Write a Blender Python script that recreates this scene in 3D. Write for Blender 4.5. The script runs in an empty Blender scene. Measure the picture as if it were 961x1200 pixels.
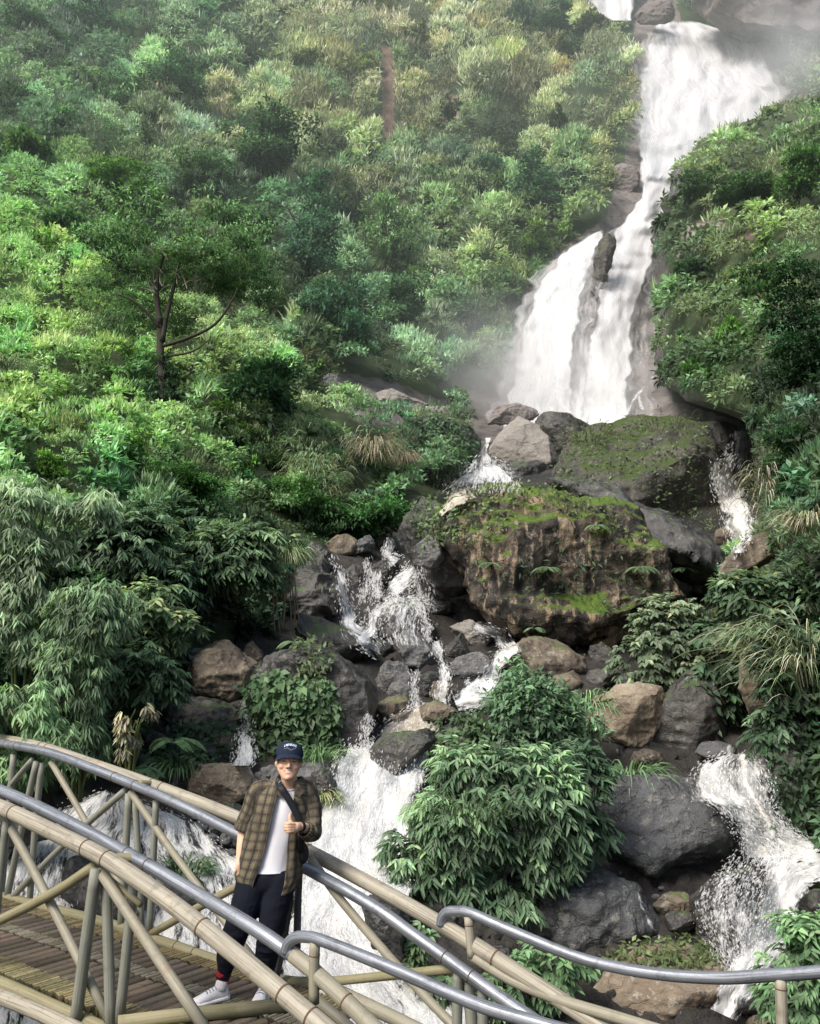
import bpy, bmesh, math, random
import numpy as np
from mathutils import Vector, Matrix

random.seed(7)
RNG = np.random.default_rng(7)
SC = bpy.context.scene
COL = SC.collection

# ---------------------------------------------------------------- camera
FPX, PITCH, CAMZ = 1079.0, math.radians(7.3), 2.52
CP, SP = math.cos(PITCH), math.sin(PITCH)
cam_data = bpy.data.cameras.new('camera')
cam = bpy.data.objects.new('camera', cam_data)
COL.objects.link(cam)
cam_data.sensor_fit = 'HORIZONTAL'
cam_data.sensor_width = 36.0
cam_data.lens = FPX / 961.0 * 36.0
cam_data.clip_end = 1000.0
cam.location = (0, 0, CAMZ)
cam.rotation_euler = (math.radians(90) + PITCH, 0, 0)
SC.camera = cam


def ray(px, py):
    a = (px - 480.5) / FPX
    b = (600.0 - py) / FPX
    return a, CP - b * SP, SP + b * CP


def at(px, py, Y):
    """surveyed point: photo direction (px, py) at distance Y in front of the viewer"""
    a, b, c = ray(px, py)
    k = Y / b
    return Vector((a * k, Y, CAMZ + c * k))


def at_np(px, py, Y):
    a = (px - 480.5) / FPX
    b = (600.0 - py) / FPX
    ry = CP - b * SP
    k = Y / ry
    return np.stack([a * k, Y + 0 * a, CAMZ + (SP + b * CP) * k], -1)


def to_px(P):
    P = np.asarray(P, float)
    x, y, z = P[..., 0], P[..., 1], P[..., 2] - CAMZ
    d = y * CP + z * SP
    u = -y * SP + z * CP
    return 480.5 + FPX * x / d, 600.0 - FPX * u / d


# ---------------------------------------------------------------- numpy noise
def _hash(i, j, k, seed):
    with np.errstate(over='ignore'):
        h = (i.astype(np.uint32) * np.uint32(374761393) + j.astype(np.uint32) * np.uint32(668265263)
             + k.astype(np.uint32) * np.uint32(2246822519) + np.uint32((seed * 3266489917) & 0xFFFFFFFF))
        h = (h ^ (h >> np.uint32(13))) * np.uint32(1274126177)
        h = h ^ (h >> np.uint32(16))
    return h.astype(np.float64) / 4294967295.0


def vnoise(P, seed=0):
    P = np.asarray(P, float)
    F = np.floor(P)
    t = P - F
    t = t * t * (3 - 2 * t)
    I = F.astype(np.int64)
    out = 0
    for dx in (0, 1):
        wx = t[..., 0] if dx else 1 - t[..., 0]
        for dy in (0, 1):
            wy = t[..., 1] if dy else 1 - t[..., 1]
            for dz in (0, 1):
                wz = t[..., 2] if dz else 1 - t[..., 2]
                out = out + wx * wy * wz * _hash(I[..., 0] + dx, I[..., 1] + dy, I[..., 2] + dz, seed)
    return out * 2 - 1


def fbm(P, octaves=4, seed=0, ridged=False):
    a, s, out = 1.0, 0.0, 0
    P = np.asarray(P, float)
    for o in range(octaves):
        n = vnoise(P, seed + o * 17)
        if ridged:
            n = 1 - 2 * np.abs(n)
        out = out + a * n
        s += a
        a *= 0.5
        P = P * 2.03 + 11.3
    return out / s


def in_poly(px, py, poly):
    px = np.asarray(px, float)
    py = np.asarray(py, float)
    ins = np.zeros(px.shape, bool)
    n = len(poly)
    for i in range(n):
        x0, y0 = poly[i]
        x1, y1 = poly[(i + 1) % n]
        if y0 == y1:
            continue
        c = ((y0 > py) != (y1 > py)) & (px < (x1 - x0) * (py - y0) / (y1 - y0) + x0)
        ins ^= c
    return ins


# ---------------------------------------------------------------- objects
def tag(o, label=None, cat=None, group=None, kind=None):
    if label:
        o['label'] = label
    if cat:
        o['category'] = cat
    if group:
        o['group'] = group
    if kind:
        o['kind'] = kind
    return o


def empty(name, loc=(0, 0, 0), parent=None):
    o = bpy.data.objects.new(name, None)
    COL.objects.link(o)
    o.location = loc
    o.empty_display_size = 0.1
    if parent:
        o.parent = parent
    return o


def np_mesh(name, verts, faces, face_cols=None, mat=None, smooth=False, uvs=None):
    """verts (N,3); faces (M,k) same size polygons"""
    me = bpy.data.meshes.new(name)
    verts = np.asarray(verts, np.float32)
    faces = np.asarray(faces, np.int32)
    m, k = faces.shape
    me.vertices.add(len(verts))
    me.vertices.foreach_set('co', verts.ravel())
    me.loops.add(m * k)
    me.loops.foreach_set('vertex_index', faces.ravel())
    me.polygons.add(m)
    me.polygons.foreach_set('loop_start', np.arange(m, dtype=np.int32) * k)
    me.polygons.foreach_set('loop_total', np.full(m, k, np.int32))
    if smooth:
        me.polygons.foreach_set('use_smooth', np.ones(m, bool))
    if face_cols is not None:
        at_ = me.attributes.new('Col', 'FLOAT_COLOR', 'FACE')
        c = np.ones((m, 4), np.float32)
        c[:, :3] = face_cols
        at_.data.foreach_set('color', c.ravel())
    if uvs is not None:
        uv = me.uv_layers.new(name='UVMap')
        uv.data.foreach_set('uv', np.asarray(uvs, np.float32)[faces.ravel()].ravel())
    me.update(calc_edges=True)
    if mat is not None:
        me.materials.append(mat)
    return me


def vattr(me, name, vals):
    a = me.attributes.new(name, 'FLOAT', 'POINT')
    a.data.foreach_set('value', np.asarray(vals, np.float32).ravel())


def obj(name, me, parent=None, loc=None):
    o = bpy.data.objects.new(name, me)
    COL.objects.link(o)
    if parent is not None:
        o.parent = parent
    if loc is not None:
        o.location = loc
    return o


class MB:
    """collects vertices and faces of one mesh"""

    def __init__(self):
        self.v, self.f, self.uv = [], [], []

    def add(self, vs, fs, uvs=None):
        b = len(self.v)
        self.v += [tuple(x) for x in vs]
        self.f += [tuple(i + b for i in f) for f in fs]
        self.uv += list(uvs) if uvs else [(0, 0)] * len(vs)

    def tube(self, path, radii, n=12, caps=True, closed=False, flat=1.0):
        pts = [Vector(p) for p in path]
        if not isinstance(radii, (list, tuple)):
            radii = [radii] * len(pts)
        t0 = (pts[1] - pts[0]).normalized()
        up = Vector((0, 0, 1)) if abs(t0.z) < 0.9 else Vector((0, 1, 0))
        nrm = (up - t0 * up.dot(t0)).normalized()
        vs, fs, uvs, ln = [], [], [], 0.0
        for i, p in enumerate(pts):
            if i == 0:
                t = pts[1] - pts[0]
            elif i == len(pts) - 1:
                t = pts[-1] - pts[-2]
            else:
                t = (pts[i + 1] - pts[i]).normalized() + (pts[i] - pts[i - 1]).normalized()
            t.normalize()
            nrm = (nrm - t * nrm.dot(t)).normalized()
            b = t.cross(nrm)
            if i:
                ln += (pts[i] - pts[i - 1]).length
            for k in range(n):
                a = 2 * math.pi * k / n
                vs.append(p + (nrm * math.cos(a) + b * math.sin(a) * flat) * radii[i])
                uvs.append((k / n, ln))
        for i in range(len(pts) - 1):
            for k in range(n):
                fs.append((i * n + k, i * n + (k + 1) % n, (i + 1) * n + (k + 1) % n, (i + 1) * n + k))
        if caps:
            fs.append(tuple(range(n - 1, -1, -1)))
            fs.append(tuple((len(pts) - 1) * n + k for k in range(n)))
        self.add(vs, fs, uvs)

    def box(self, c, sx, sy, sz, R=None):
        vs = []
        for x in (-1, 1):
            for y in (-1, 1):
                for z in (-1, 1):
                    v = Vector((x * sx / 2, y * sy / 2, z * sz / 2))
                    if R is not None:
                        v = R @ v
                    vs.append(Vector(c) + v)
        self.add(vs, [(0, 1, 3, 2), (4, 6, 7, 5), (0, 4, 5, 1), (2, 3, 7, 6), (0, 2, 6, 4), (1, 5, 7, 3)])

    def ellipsoid(self, c, rx, ry, rz, R=None, nu=20, nv=12):
        vs, fs = [], []
        for j in range(nv + 1):
            th = math.pi * j / nv
            for i in range(nu):
                ph = 2 * math.pi * i / nu
                v = Vector((rx * math.sin(th) * math.cos(ph), ry * math.sin(th) * math.sin(ph), rz * math.cos(th)))
                if R is not None:
                    v = R @ v
                vs.append(Vector(c) + v)
        for j in range(nv):
            for i in range(nu):
                fs.append((j * nu + i, (j + 1) * nu + i, (j + 1) * nu + (i + 1) % nu, j * nu + (i + 1) % nu))
        self.add(vs, fs)

    def rings(self, rings, closed=True, caps=True, uscale=None):
        """rings: list of equal-length point lists"""
        n = len(rings[0])
        vs, fs, uvs, ln = [], [], [], 0.0
        for i, r in enumerate(rings):
            if i:
                ln += (Vector(r[n // 2]) - Vector(rings[i - 1][n // 2])).length
            acc = 0.0
            for k, p in enumerate(r):
                if k:
                    acc += (Vector(p) - Vector(r[k - 1])).length
                vs.append(Vector(p))
                uvs.append((acc, ln))
        m = n if closed else n - 1
        for i in range(len(rings) - 1):
            for k in range(m):
                fs.append((i * n + k, i * n + (k + 1) % n, (i + 1) * n + (k + 1) % n, (i + 1) * n + k))
        if caps and closed:
            fs.append(tuple(range(n - 1, -1, -1)))
            fs.append(tuple((len(rings) - 1) * n + k for k in range(n)))
        self.add(vs, fs, uvs)

    def mesh(self, name, mat=None, smooth=True, origin=None):
        me = bpy.data.meshes.new(name)
        o = Vector(origin) if origin is not None else Vector((0, 0, 0))
        me.from_pydata([tuple(Vector(v) - o) for v in self.v], [], self.f)
        if smooth:
            me.polygons.foreach_set('use_smooth', [True] * len(me.polygons))
        uv = me.uv_layers.new(name='UVMap')
        idx = np.zeros(len(me.loops), np.int32)
        me.loops.foreach_get('vertex_index', idx)
        uv.data.foreach_set('uv', np.array(self.uv, np.float32)[idx].ravel())
        me.update()
        if mat is not None:
            me.materials.append(mat)
        return me

    def build(self, name, mat=None, parent=None, smooth=True, origin=None):
        return obj(name, self.mesh(name, mat, smooth, origin), parent)


def smooth_path(pts, n=8):
    P = [Vector(p) for p in pts]
    P = [P[0] * 2 - P[1]] + P + [P[-1] * 2 - P[-2]]
    out = []
    for i in range(1, len(P) - 2):
        p0, p1, p2, p3 = P[i - 1:i + 3]
        for k in range(n):
            t = k / n
            out.append(0.5 * ((2 * p1) + (p2 - p0) * t + (2 * p0 - 5 * p1 + 4 * p2 - p3) * t * t
                              + (3 * p1 - p0 - 3 * p2 + p3) * t ** 3))
    out.append(P[-2])
    return out


def remeshed(mb_or_mesh, voxel, smooth_it=2, name='m'):
    """voxel-fused copy of a mesh: one continuous surface"""
    me = mb_or_mesh.mesh(name) if isinstance(mb_or_mesh, MB) else mb_or_mesh
    o = bpy.data.objects.new('tmp', me)
    COL.objects.link(o)
    m = o.modifiers.new('r', 'REMESH')
    m.mode = 'VOXEL'
    m.voxel_size = voxel
    if smooth_it:
        s = o.modifiers.new('s', 'SMOOTH')
        s.iterations = smooth_it
        s.factor = 0.5
    dg = bpy.context.evaluated_depsgraph_get()
    new = bpy.data.meshes.new_from_object(o.evaluated_get(dg))
    new.name = name
    bpy.data.objects.remove(o)
    bpy.data.meshes.remove(me)
    new.materials.clear()
    new.polygons.foreach_set('use_smooth', [True] * len(new.polygons))
    return new


def co_of(me):
    a = np.zeros(len(me.vertices) * 3, np.float32)
    me.vertices.foreach_get('co', a)
    return a.reshape(-1, 3).astype(float)


def no_of(me):
    a = np.zeros(len(me.vertices) * 3, np.float32)
    me.vertices.foreach_get('normal', a)
    return a.reshape(-1, 3).astype(float)


def set_co(me, c):
    me.vertices.foreach_set('co', np.asarray(c, np.float32).ravel())
    me.update()


# ---------------------------------------------------------------- materials
class NT:
    def __init__(self, name):
        self.m = bpy.data.materials.new(name)
        self.m.use_nodes = True
        self.t = self.m.node_tree
        self.t.nodes.clear()
        self.out = self.t.nodes.new('ShaderNodeOutputMaterial')

    def n(self, typ, **kw):
        nd = self.t.nodes.new('ShaderNode' + typ)
        for k, v in kw.items():
            if k.startswith('i_'):
                key = k[2:].replace('_', ' ')
                self.set(nd.inputs[key], v)
            else:
                setattr(nd, k, v)
        return nd

    def set(self, sock, v):
        if hasattr(v, 'links') or isinstance(v, bpy.types.NodeSocket):
            self.t.links.new(v, sock)
        elif isinstance(v, (tuple, list)) and len(v) == 3 and sock.type == 'RGBA':
            sock.default_value = (*v, 1)
        else:
            sock.default_value = v

    def math(self, op, a, b=0.0, c=None, clamp=False):
        nd = self.t.nodes.new('ShaderNodeMath')
        nd.operation = op
        nd.use_clamp = clamp
        self.set(nd.inputs[0], a)
        self.set(nd.inputs[1], b)
        if c is not None:
            self.set(nd.inputs[2], c)
        return nd.outputs[0]

    def mix(self, f, a, b, blend='MIX'):
        nd = self.t.nodes.new('ShaderNodeMix')
        nd.data_type = 'RGBA'
        nd.blend_type = blend
        self.set(nd.inputs[0], f)
        self.set(nd.inputs[6], a)
        self.set(nd.inputs[7], b)
        return nd.outputs[2]

    def step(self, v, lo, hi):
        nd = self.t.nodes.new('ShaderNodeMapRange')
        nd.interpolation_type = 'SMOOTHSTEP'
        self.set(nd.inputs[0], v)
        nd.inputs[1].default_value = lo
        nd.inputs[2].default_value = hi
        return nd.outputs[0]

    def noise(self, vec, scale, detail=4, rough=0.55, out=0, dist=0.0):
        nd = self.t.nodes.new('ShaderNodeTexNoise')
        if vec is not None:
            self.set(nd.inputs['Vector'], vec)
        nd.inputs['Scale'].default_value = scale
        nd.inputs['Detail'].default_value = detail
        nd.inputs['Roughness'].default_value = rough
        nd.inputs['Distortion'].default_value = dist
        return nd.outputs[out]

    def mapv(self, vec, scale=(1, 1, 1), loc=(0, 0, 0)):
        nd = self.t.nodes.new('ShaderNodeMapping')
        self.set(nd.inputs['Vector'], vec)
        nd.inputs['Scale'].default_value = scale
        nd.inputs['Location'].default_value = loc
        return nd.outputs[0]

    def attr(self, name, out='Fac'):
        nd = self.t.nodes.new('ShaderNodeAttribute')
        nd.attribute_name = name
        return nd.outputs[out]

    def bump(self, h, strength=0.5, dist=0.02):
        nd = self.t.nodes.new('ShaderNodeBump')
        nd.inputs['Strength'].default_value = strength
        nd.inputs['Distance'].default_value = dist
        self.set(nd.inputs['Height'], h)
        return nd.outputs[0]

    def bsdf(self, col, rough=0.6, spec=0.4, metal=0.0, normal=None):
        nd = self.t.nodes.new('ShaderNodeBsdfPrincipled')
        self.set(nd.inputs['Base Color'], col)
        self.set(nd.inputs['Roughness'], rough)
        self.set(nd.inputs['Specular IOR Level'], spec)
        self.set(nd.inputs['Metallic'], metal)
        if normal is not None:
            self.set(nd.inputs['Normal'], normal)
        return nd.outputs[0]

    def done(self, shader):
        self.t.links.new(shader, self.out.inputs[0])
        return self.m


def leaf_mat(name, transl=0.3, rough=0.5, spec=0.3, tint=True):
    t = NT(name)
    hs = t.n('HueSaturation')
    hs.inputs['Saturation'].default_value = 0.77
    hs.inputs['Value'].default_value = 1.52
    t.set(hs.inputs['Color'], t.attr('Col', 'Color'))
    c = t.mix(1.0, hs.outputs[0], (1.0, 1.0, 1.12), 'MULTIPLY')
    if tint:
        oi = t.n('ObjectInfo')
        c = t.mix(1.0, c, oi.outputs['Color'], 'MULTIPLY')
    d = t.bsdf(c, rough, spec)
    tr = t.n('BsdfTranslucent')
    c2 = t.mix(1.0, c, (1.15, 1.15, 0.75), 'MULTIPLY')
    t.set(tr.inputs[0], c2)
    mx = t.n('MixShader')
    mx.inputs[0].default_value = transl
    t.t.links.new(d, mx.inputs[1])
    t.t.links.new(tr.outputs[0], mx.inputs[2])
    return t.done(mx.outputs[0])


def plain_mat(name, col, rough=0.6, spec=0.4, metal=0.0, nscale=20, var=0.15, bump=0.0):
    t = NT(name)
    pos = t.n('TexCoord').outputs['Object']
    nz = t.noise(pos, nscale, 5)
    c = t.mix(nz, tuple(max(0, x * (1 - var)) for x in col), tuple(x * (1 + var) for x in col))
    nrm = t.bump(nz, bump, 0.01) if bump else None
    return t.done(t.bsdf(c, rough, spec, metal, nrm))


def rock_mat(name, c1, c2, lichen=(0.42, 0.40, 0.34), lich=0.25, moss=0.3, mosscol=(0.06, 0.11, 0.02), streak=0.5,
             sc=1.0, rough=0.6, bump=0.6, wet=0.4, slo=.5, tan=None):
    t = NT(name)
    g = t.n('NewGeometry')
    pos = g.outputs['Position']
    nz = t.n('SeparateXYZ')
    t.t.links.new(g.outputs['Normal'], nz.inputs[0])
    up = nz.outputs[2]
    n1 = t.noise(pos, 0.9 * sc, 6, 0.6)
    n2 = t.noise(pos, 5.0 * sc, 6, 0.65)
    n3 = t.noise(pos, 22.0 * sc, 4, 0.6)
    ns = t.noise(t.mapv(pos, (3.0 * sc, 3.0 * sc, 0.45 * sc)), 1.0, 6, 0.6)
    base = t.mix(t.step(n1, 0.38, 0.64), c1, c2)
    base = t.mix(t.math('MULTIPLY', t.step(n2, 0.52, 0.75), 0.5), base, tuple(x * 0.45 for x in c1))
    base = t.mix(t.math('MULTIPLY', t.step(ns, slo, slo + .16), streak), base, tuple(x * 0.25 for x in c1))
    if tan:
        nt = t.noise(t.mapv(pos, (2.6 * sc, 2.6 * sc, 0.55 * sc), (7, 3, 1)), 1.0, 7, 0.68)
        base = t.mix(t.math('MULTIPLY', t.step(nt, .53, .60), .85), base, tan)
    l = t.math('MULTIPLY', t.step(t.math('ADD', n2, t.math('MULTIPLY', n3, 0.35)), 0.72, 0.84), lich)
    base = t.mix(l, base, lichen)
    # moss gathers where the surface faces upwards
    mm = t.math('ADD', t.math('MULTIPLY', up, 0.45), t.math('ADD', t.math('MULTIPLY', n1, 0.7), t.math('MULTIPLY', n2, 0.35)))
    mk = t.step(mm, 1.12 - moss, 1.30 - moss)
    mc = t.mix(n3, tuple(x * 0.45 for x in mosscol), tuple(min(1, x * 1.7) for x in mosscol))
    base = t.mix(mk, base, mc)
    # joints and cracks
    vo = t.n('TexVoronoi', feature='DISTANCE_TO_EDGE')
    wob = t.n('VectorMath', operation='ADD')
    t.t.links.new(pos, wob.inputs[0])
    t.t.links.new(t.n('TexNoise').outputs[1], wob.inputs[1])
    t.t.links.new(t.mapv(wob.outputs[0], (1, 1, 1.7)), vo.inputs['Vector'])
    vo.inputs['Scale'].default_value = 0.85 * sc
    crack = t.step(t.math('ADD', vo.outputs['Distance'], t.math('MULTIPLY', n2, 0.05)), 0.02, 0.05)
    crack = t.math('MAXIMUM', crack, t.step(t.noise(pos, 1.7 * sc, 3), .60, .44))
    base = t.mix(t.math('ADD', t.math('MULTIPLY', crack, .6), .4), tuple(x * 0.25 for x in c1), base)
    n2 = t.math('ADD', n2, t.math('MULTIPLY', crack, 0.25))
    h = t.math('ADD', t.math('ADD', t.math('MULTIPLY', n2, 0.8), t.math('MULTIPLY', n3, 0.35)), t.math('MULTIPLY', ns, 0.5))
    nr = t.bump(h, bump, 0.12 / sc)
    r = t.math('ADD', t.math('MULTIPLY', t.step(n1, 0.35, 0.7), 0.35), rough - 0.3 * wet)
    r = t.math('MAXIMUM', r, t.math('MULTIPLY', mk, 0.9))
    return t.done(t.bsdf(base, r, 0.45, 0.0, nr))
# ================================================================ terrain
class TPS:
    """thin-plate interpolation of log distance over viewing direction"""

    def __init__(self, pts):
        a = np.array(pts, float)
        self.c = a[:, :2] / 300.0
        y = np.log(a[:, 2])
        n = len(a)
        K = self.k(np.linalg.norm(self.c[:, None] - self.c[None], axis=-1)) + np.eye(n) * 0.004
        Pm = np.c_[np.ones(n), self.c]
        M = np.zeros((n + 3, n + 3))
        M[:n, :n] = K
        M[:n, n:] = Pm
        M[n:, :n] = Pm.T
        self.w = np.linalg.solve(M, np.r_[y, 0, 0, 0])

    @staticmethod
    def k(r):
        return np.where(r > 1e-9, r * r * np.log(np.maximum(r, 1e-9)), 0)

    def __call__(self, px, py):
        q = np.stack([np.asarray(px, float), np.asarray(py, float)], -1) / 300.0
        sh = q.shape[:-1]
        q = q.reshape(-1, 2)
        out = np.empty(len(q))
        for i in range(0, len(q), 20000):
            s = q[i:i + 20000]
            r = np.linalg.norm(s[:, None] - self.c[None], axis=-1)
            out[i:i + 20000] = self.k(r) @ self.w[:-3] + self.w[-3] + s @ self.w[-2:]
        return np.exp(out).reshape(sh)


A = []
for x, ys in {
    -350: [(-300, 150), (0, 92), (200, 42), (450, 20), (700, 13), (1000, 10), (1500, 6.5)],
    0: [(-300, 160), (0, 98), (100, 74), (200, 50), (300, 34), (450, 22), (600, 15.5), (700, 13.5), (850, 12.2), (1000, 10.8), (1200, 9), (1500, 6.6)],
    200: [(-300, 165), (0, 108), (100, 88), (200, 66), (300, 49), (400, 34), (500, 25), (600, 20), (700, 17), (800, 15.5), (900, 13.3), (1000, 11.2), (1200, 9), (1500, 6.6)],
    400: [(-300, 172), (0, 118), (100, 102), (200, 84), (300, 67), (420, 47), (500, 35), (600, 26.5), (700, 20.5), (800, 16.5), (900, 13.3), (1000, 11.4), (1200, 9), (1500, 6.6)],
    550: [(-300, 176), (0, 122), (150, 100), (300, 77), (400, 61), (500, 48), (560, 38), (650, 25), (720, 21.5), (770, 18), (850, 15.2), (1000, 11.7), (1200, 9.2), (1500, 6.6)],
    690: [(-300, 180), (0, 128), (50, 119), (150, 98), (250, 80), (350, 66), (450, 56), (510, 48), (600, 29), (700, 23.5), (750, 20), (800, 16.6), (850, 15.3), (1000, 12.1), (1200, 9.4), (1500, 6.6)],
    830: [(-300, 182), (0, 133), (50, 122), (150, 100), (250, 85), (400, 66), (500, 44), (600, 29), (700, 21.5), (850, 15.3), (1000, 12.4), (1200, 9.5), (1500, 6.6)],
    960: [(-300, 182), (0, 132), (100, 114), (200, 97), (400, 70), (500, 46), (600, 27), (700, 17), (850, 14), (1000, 12), (1200, 9.3), (1500, 6.5)],
    1300: [(-300, 178), (0, 125), (200, 92), (400, 60), (600, 24), (800, 14), (1000, 11), (1500, 6.5)],
}.items():
    for y, d in ys:
        A.append((x, y, d))
DEPTH = TPS(A)

# bare ground: the gorge of the fall and the stream, the red scar
GORGE = [(672, -300), (672, -40), (700, 20), (742, 30), (738, 100), (732, 190), (708, 258), (654, 292), (618, 340), (594, 402), (562, 455),
         (520, 470), (470, 450), (425, 440), (380, 432), (385, 470), (430, 500), (480, 500), (540, 500), (545, 560), (500, 585), (460, 610),
         (430, 628), (380, 640), (335, 680), (330, 735), (280, 748), (200, 762), (185, 840), (150, 905), (60, 930), (-80, 950), (-400, 1000),
         (-400, 1600), (1400, 1600), (1400, 1180), (960, 1140), (955, 1030), (905, 900), (868, 800), (850, 745), (845, 650), (890, 640),
         (885, 500), (790, 470), (790, 250), (820, 170), (930, 110), (905, 60), (860, 50), (800, 28), (780, -40), (780, -300)]
SCAR = [(445, 55), (460, 55), (463, 110), (461, 165), (444, 168), (446, 110)]
PATCH = [(515, 120), (530, 108), (543, 122), (538, 142), (515, 146)]


GSTEP = 5
gx = np.arange(-350, 1301, GSTEP, dtype=float)
gy = np.arange(-300, 1501, GSTEP, dtype=float)
GX, GY = np.meshgrid(gx, gy)
GD = DEPTH(GX, GY)
P0 = at_np(GX, GY, GD)
n_lo = fbm(np.stack([GX / 75, GY / 75, GX * 0], -1), 4, 3)
n_hi = fbm(np.stack([GX / 20, GY / 14, GX * 0], -1), 4, 9, True)
BARE = in_poly(GX, GY, GORGE) | in_poly(GX, GY, SCAR) | in_poly(GX, GY, PATCH)
for _ in range(1):
    b = BARE.astype(float)
    k = b.copy()
    k[1:-1, 1:-1] = (b[1:-1, 1:-1] * 4 + b[:-2, 1:-1] + b[2:, 1:-1] + b[1:-1, :-2] + b[1:-1, 2:]) / 8
    BAREF = k
GD = GD * (1 + 0.035 * n_lo + np.where(BARE, 0.018, 0.008) * n_hi)
# the gullies of the left wood: hollows between the shrubs
GP = at_np(GX, GY, GD)
ny, nx = GX.shape
idx = np.arange(ny * nx).reshape(ny, nx)
faces = np.stack([idx[:-1, :-1], idx[1:, :-1], idx[1:, 1:], idx[:-1, 1:]], -1).reshape(-1, 4)


def grid_normals(P):
    du = np.gradient(P, axis=1)
    dv = np.gradient(P, axis=0)
    n = np.cross(du, dv)
    n /= np.linalg.norm(n, axis=-1, keepdims=True) + 1e-9
    flip = np.sum(n * (P - np.array([0, 0, CAMZ])), -1) > 0
    n[flip] *= -1
    return n


GN = grid_normals(GP)


def sample_grid(arr, px, py):
    fx = np.clip((np.asarray(px, float) - gx[0]) / GSTEP, 0, nx - 1.001)
    fy = np.clip((np.asarray(py, float) - gy[0]) / GSTEP, 0, ny - 1.001)
    i, j = fx.astype(int), fy.astype(int)
    u, v = fx - i, fy - j
    if arr.ndim == 3:
        u, v = u[..., None], v[..., None]
    return (arr[j, i] * (1 - u) * (1 - v) + arr[j, i + 1] * u * (1 - v) + arr[j + 1, i] * (1 - u) * v + arr[j + 1, i + 1] * u * v)


def dep(px, py):
    return float(sample_grid(GD, np.array([px]), np.array([py]))[0])


def ground_mat(name):
    t = NT(name)
    pos = t.n('NewGeometry').outputs['Position']
    r = t.attr('bare')
    red = t.attr('red')
    n1 = t.noise(pos, 0.25, 8, 0.65)
    n2 = t.noise(pos, 1.6, 8, 0.7)
    rock = t.mix(t.step(n1, 0.35, 0.65), (0.022, 0.021, 0.02), (0.07, 0.062, 0.055))
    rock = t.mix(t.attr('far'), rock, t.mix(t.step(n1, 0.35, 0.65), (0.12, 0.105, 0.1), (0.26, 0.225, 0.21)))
    rock = t.mix(t.math('MULTIPLY', t.step(n2, 0.5, 0.66), 0.75), rock, (0.018, 0.018, 0.017))
    rock = t.mix(red, rock, (0.21, 0.14, 0.11))
    soil = t.mix(n2, (0.02, 0.036, 0.014), (0.085, 0.115, 0.045))
    c = t.mix(t.step(t.math('ADD', r, t.math('MULTIPLY', t.math('SUBTRACT', n2, 0.5), 0.6)), 0.35, 0.65), soil, rock)
    h = t.math('ADD', n1, n2)
    return t.done(t.bsdf(c, 0.65, 0.4, 0, t.bump(h, 0.9, 0.35)))


MAT_GROUND = ground_mat('hillside_earth')
hill_me = np_mesh('hillside', GP.reshape(-1, 3), faces, None, MAT_GROUND, True)
vattr(hill_me, 'bare', BAREF)
vattr(hill_me, 'red', (in_poly(GX, GY, SCAR) | in_poly(GX, GY, PATCH)).astype(float))
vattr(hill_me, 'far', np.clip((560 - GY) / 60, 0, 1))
hill = tag(obj('hillside', hill_me), kind='structure')

# ---------------- the nearer spur on the right, in front of the fall
EDGE = [(90, 985), (110, 962), (118, 938), (124, 915), (150, 852), (164, 820), (182, 814), (192, 796), (205, 786), (232, 779), (290, 766), (330, 771),
        (400, 766), (450, 777), (470, 800), (485, 850), (500, 884), (540, 886), (590, 892), (640, 905), (700, 918), (780, 905), (830, 905), (900, 925), (960, 955), (1040, 985)]
SA = [(975, 90, 60), (920, 125, 64), (852, 160, 60), (815, 180, 58), (785, 215, 54), (850, 200, 52), (960, 170, 48), (1150, 60, 45), (770, 300, 49), (830, 290, 44),
      (960, 260, 38), (1250, 200, 28), (770, 400, 42), (850, 400, 33), (960, 380, 24), (1250, 400, 16), (790, 460, 37), (880, 500, 24), (960, 500, 18.5),
      (900, 600, 18.6), (960, 600, 15.5), (1250, 600, 11), (920, 680, 16), (961, 720, 14), (910, 800, 14.5), (961, 850, 12.6), (1250, 800, 9.5), (930, 900, 12.9), (961, 960, 11.9), (990, 1040, 10.8), (1250, 1040, 8.5)]
SDEPTH = TPS(SA)
sy = np.arange(90, 1041, GSTEP, dtype=float)
ex = np.interp(sy, [e[0] for e in EDGE], [e[1] for e in EDGE])
ex = ex + 5 * vnoise(np.stack([sy / 14, sy * 0, sy * 0], -1), 5) + 2.5 * vnoise(np.stack([sy / 5, sy * 0, sy * 0], -1), 8)
su = np.r_[[-3, -2, -1], np.linspace(0, 1, 100) ** 1.15]
SU, SY = np.meshgrid(su, sy)
EXX = np.repeat(ex[:, None], len(su), 1)
SX = np.where(SU >= 0, EXX + np.maximum(SU, 0) * (1300 - EXX), EXX + (SU + 0) * -4)
SD = SDEPTH(SX, SY)
fold = np.exp(-np.clip(SX - EXX, 0, None) / 14.0)
SD = SD * (1 + 0.10 * fold) * (1 + 0.05 * fbm(np.stack([SX / 60, SY / 60, SX * 0 + 4], -1), 4, 21) + 0.012 * fbm(np.stack([SX / 15, SY / 12, SX * 0], -1), 3, 23, True))
SD = np.where(SU < 0, SD[:, 3:4] + (sample_grid(GD, SX, SY) - SD[:, 3:4]) * (-SU / 3.0) * 0.98, SD)
SPX = np.where(SU < 0, EXX - 2 * SU, SX)
SPt = at_np(SPX, SY, SD)
sny, snx = SU.shape
sidx = np.arange(sny * snx).reshape(sny, snx)
sf = np.stack([sidx[:-1, :-1], sidx[1:, :-1], sidx[1:, 1:], sidx[:-1, 1:]], -1).reshape(-1, 4)
spur_me = np_mesh('cliff_spur', SPt.reshape(-1, 3), sf, None, MAT_GROUND, True)
SPN = grid_normals(SPt)
SBARE = np.clip(1.1 - np.abs(SX - EXX) / 16.0, 0, 1) * (SY > 178) * (SY < 640)
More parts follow.
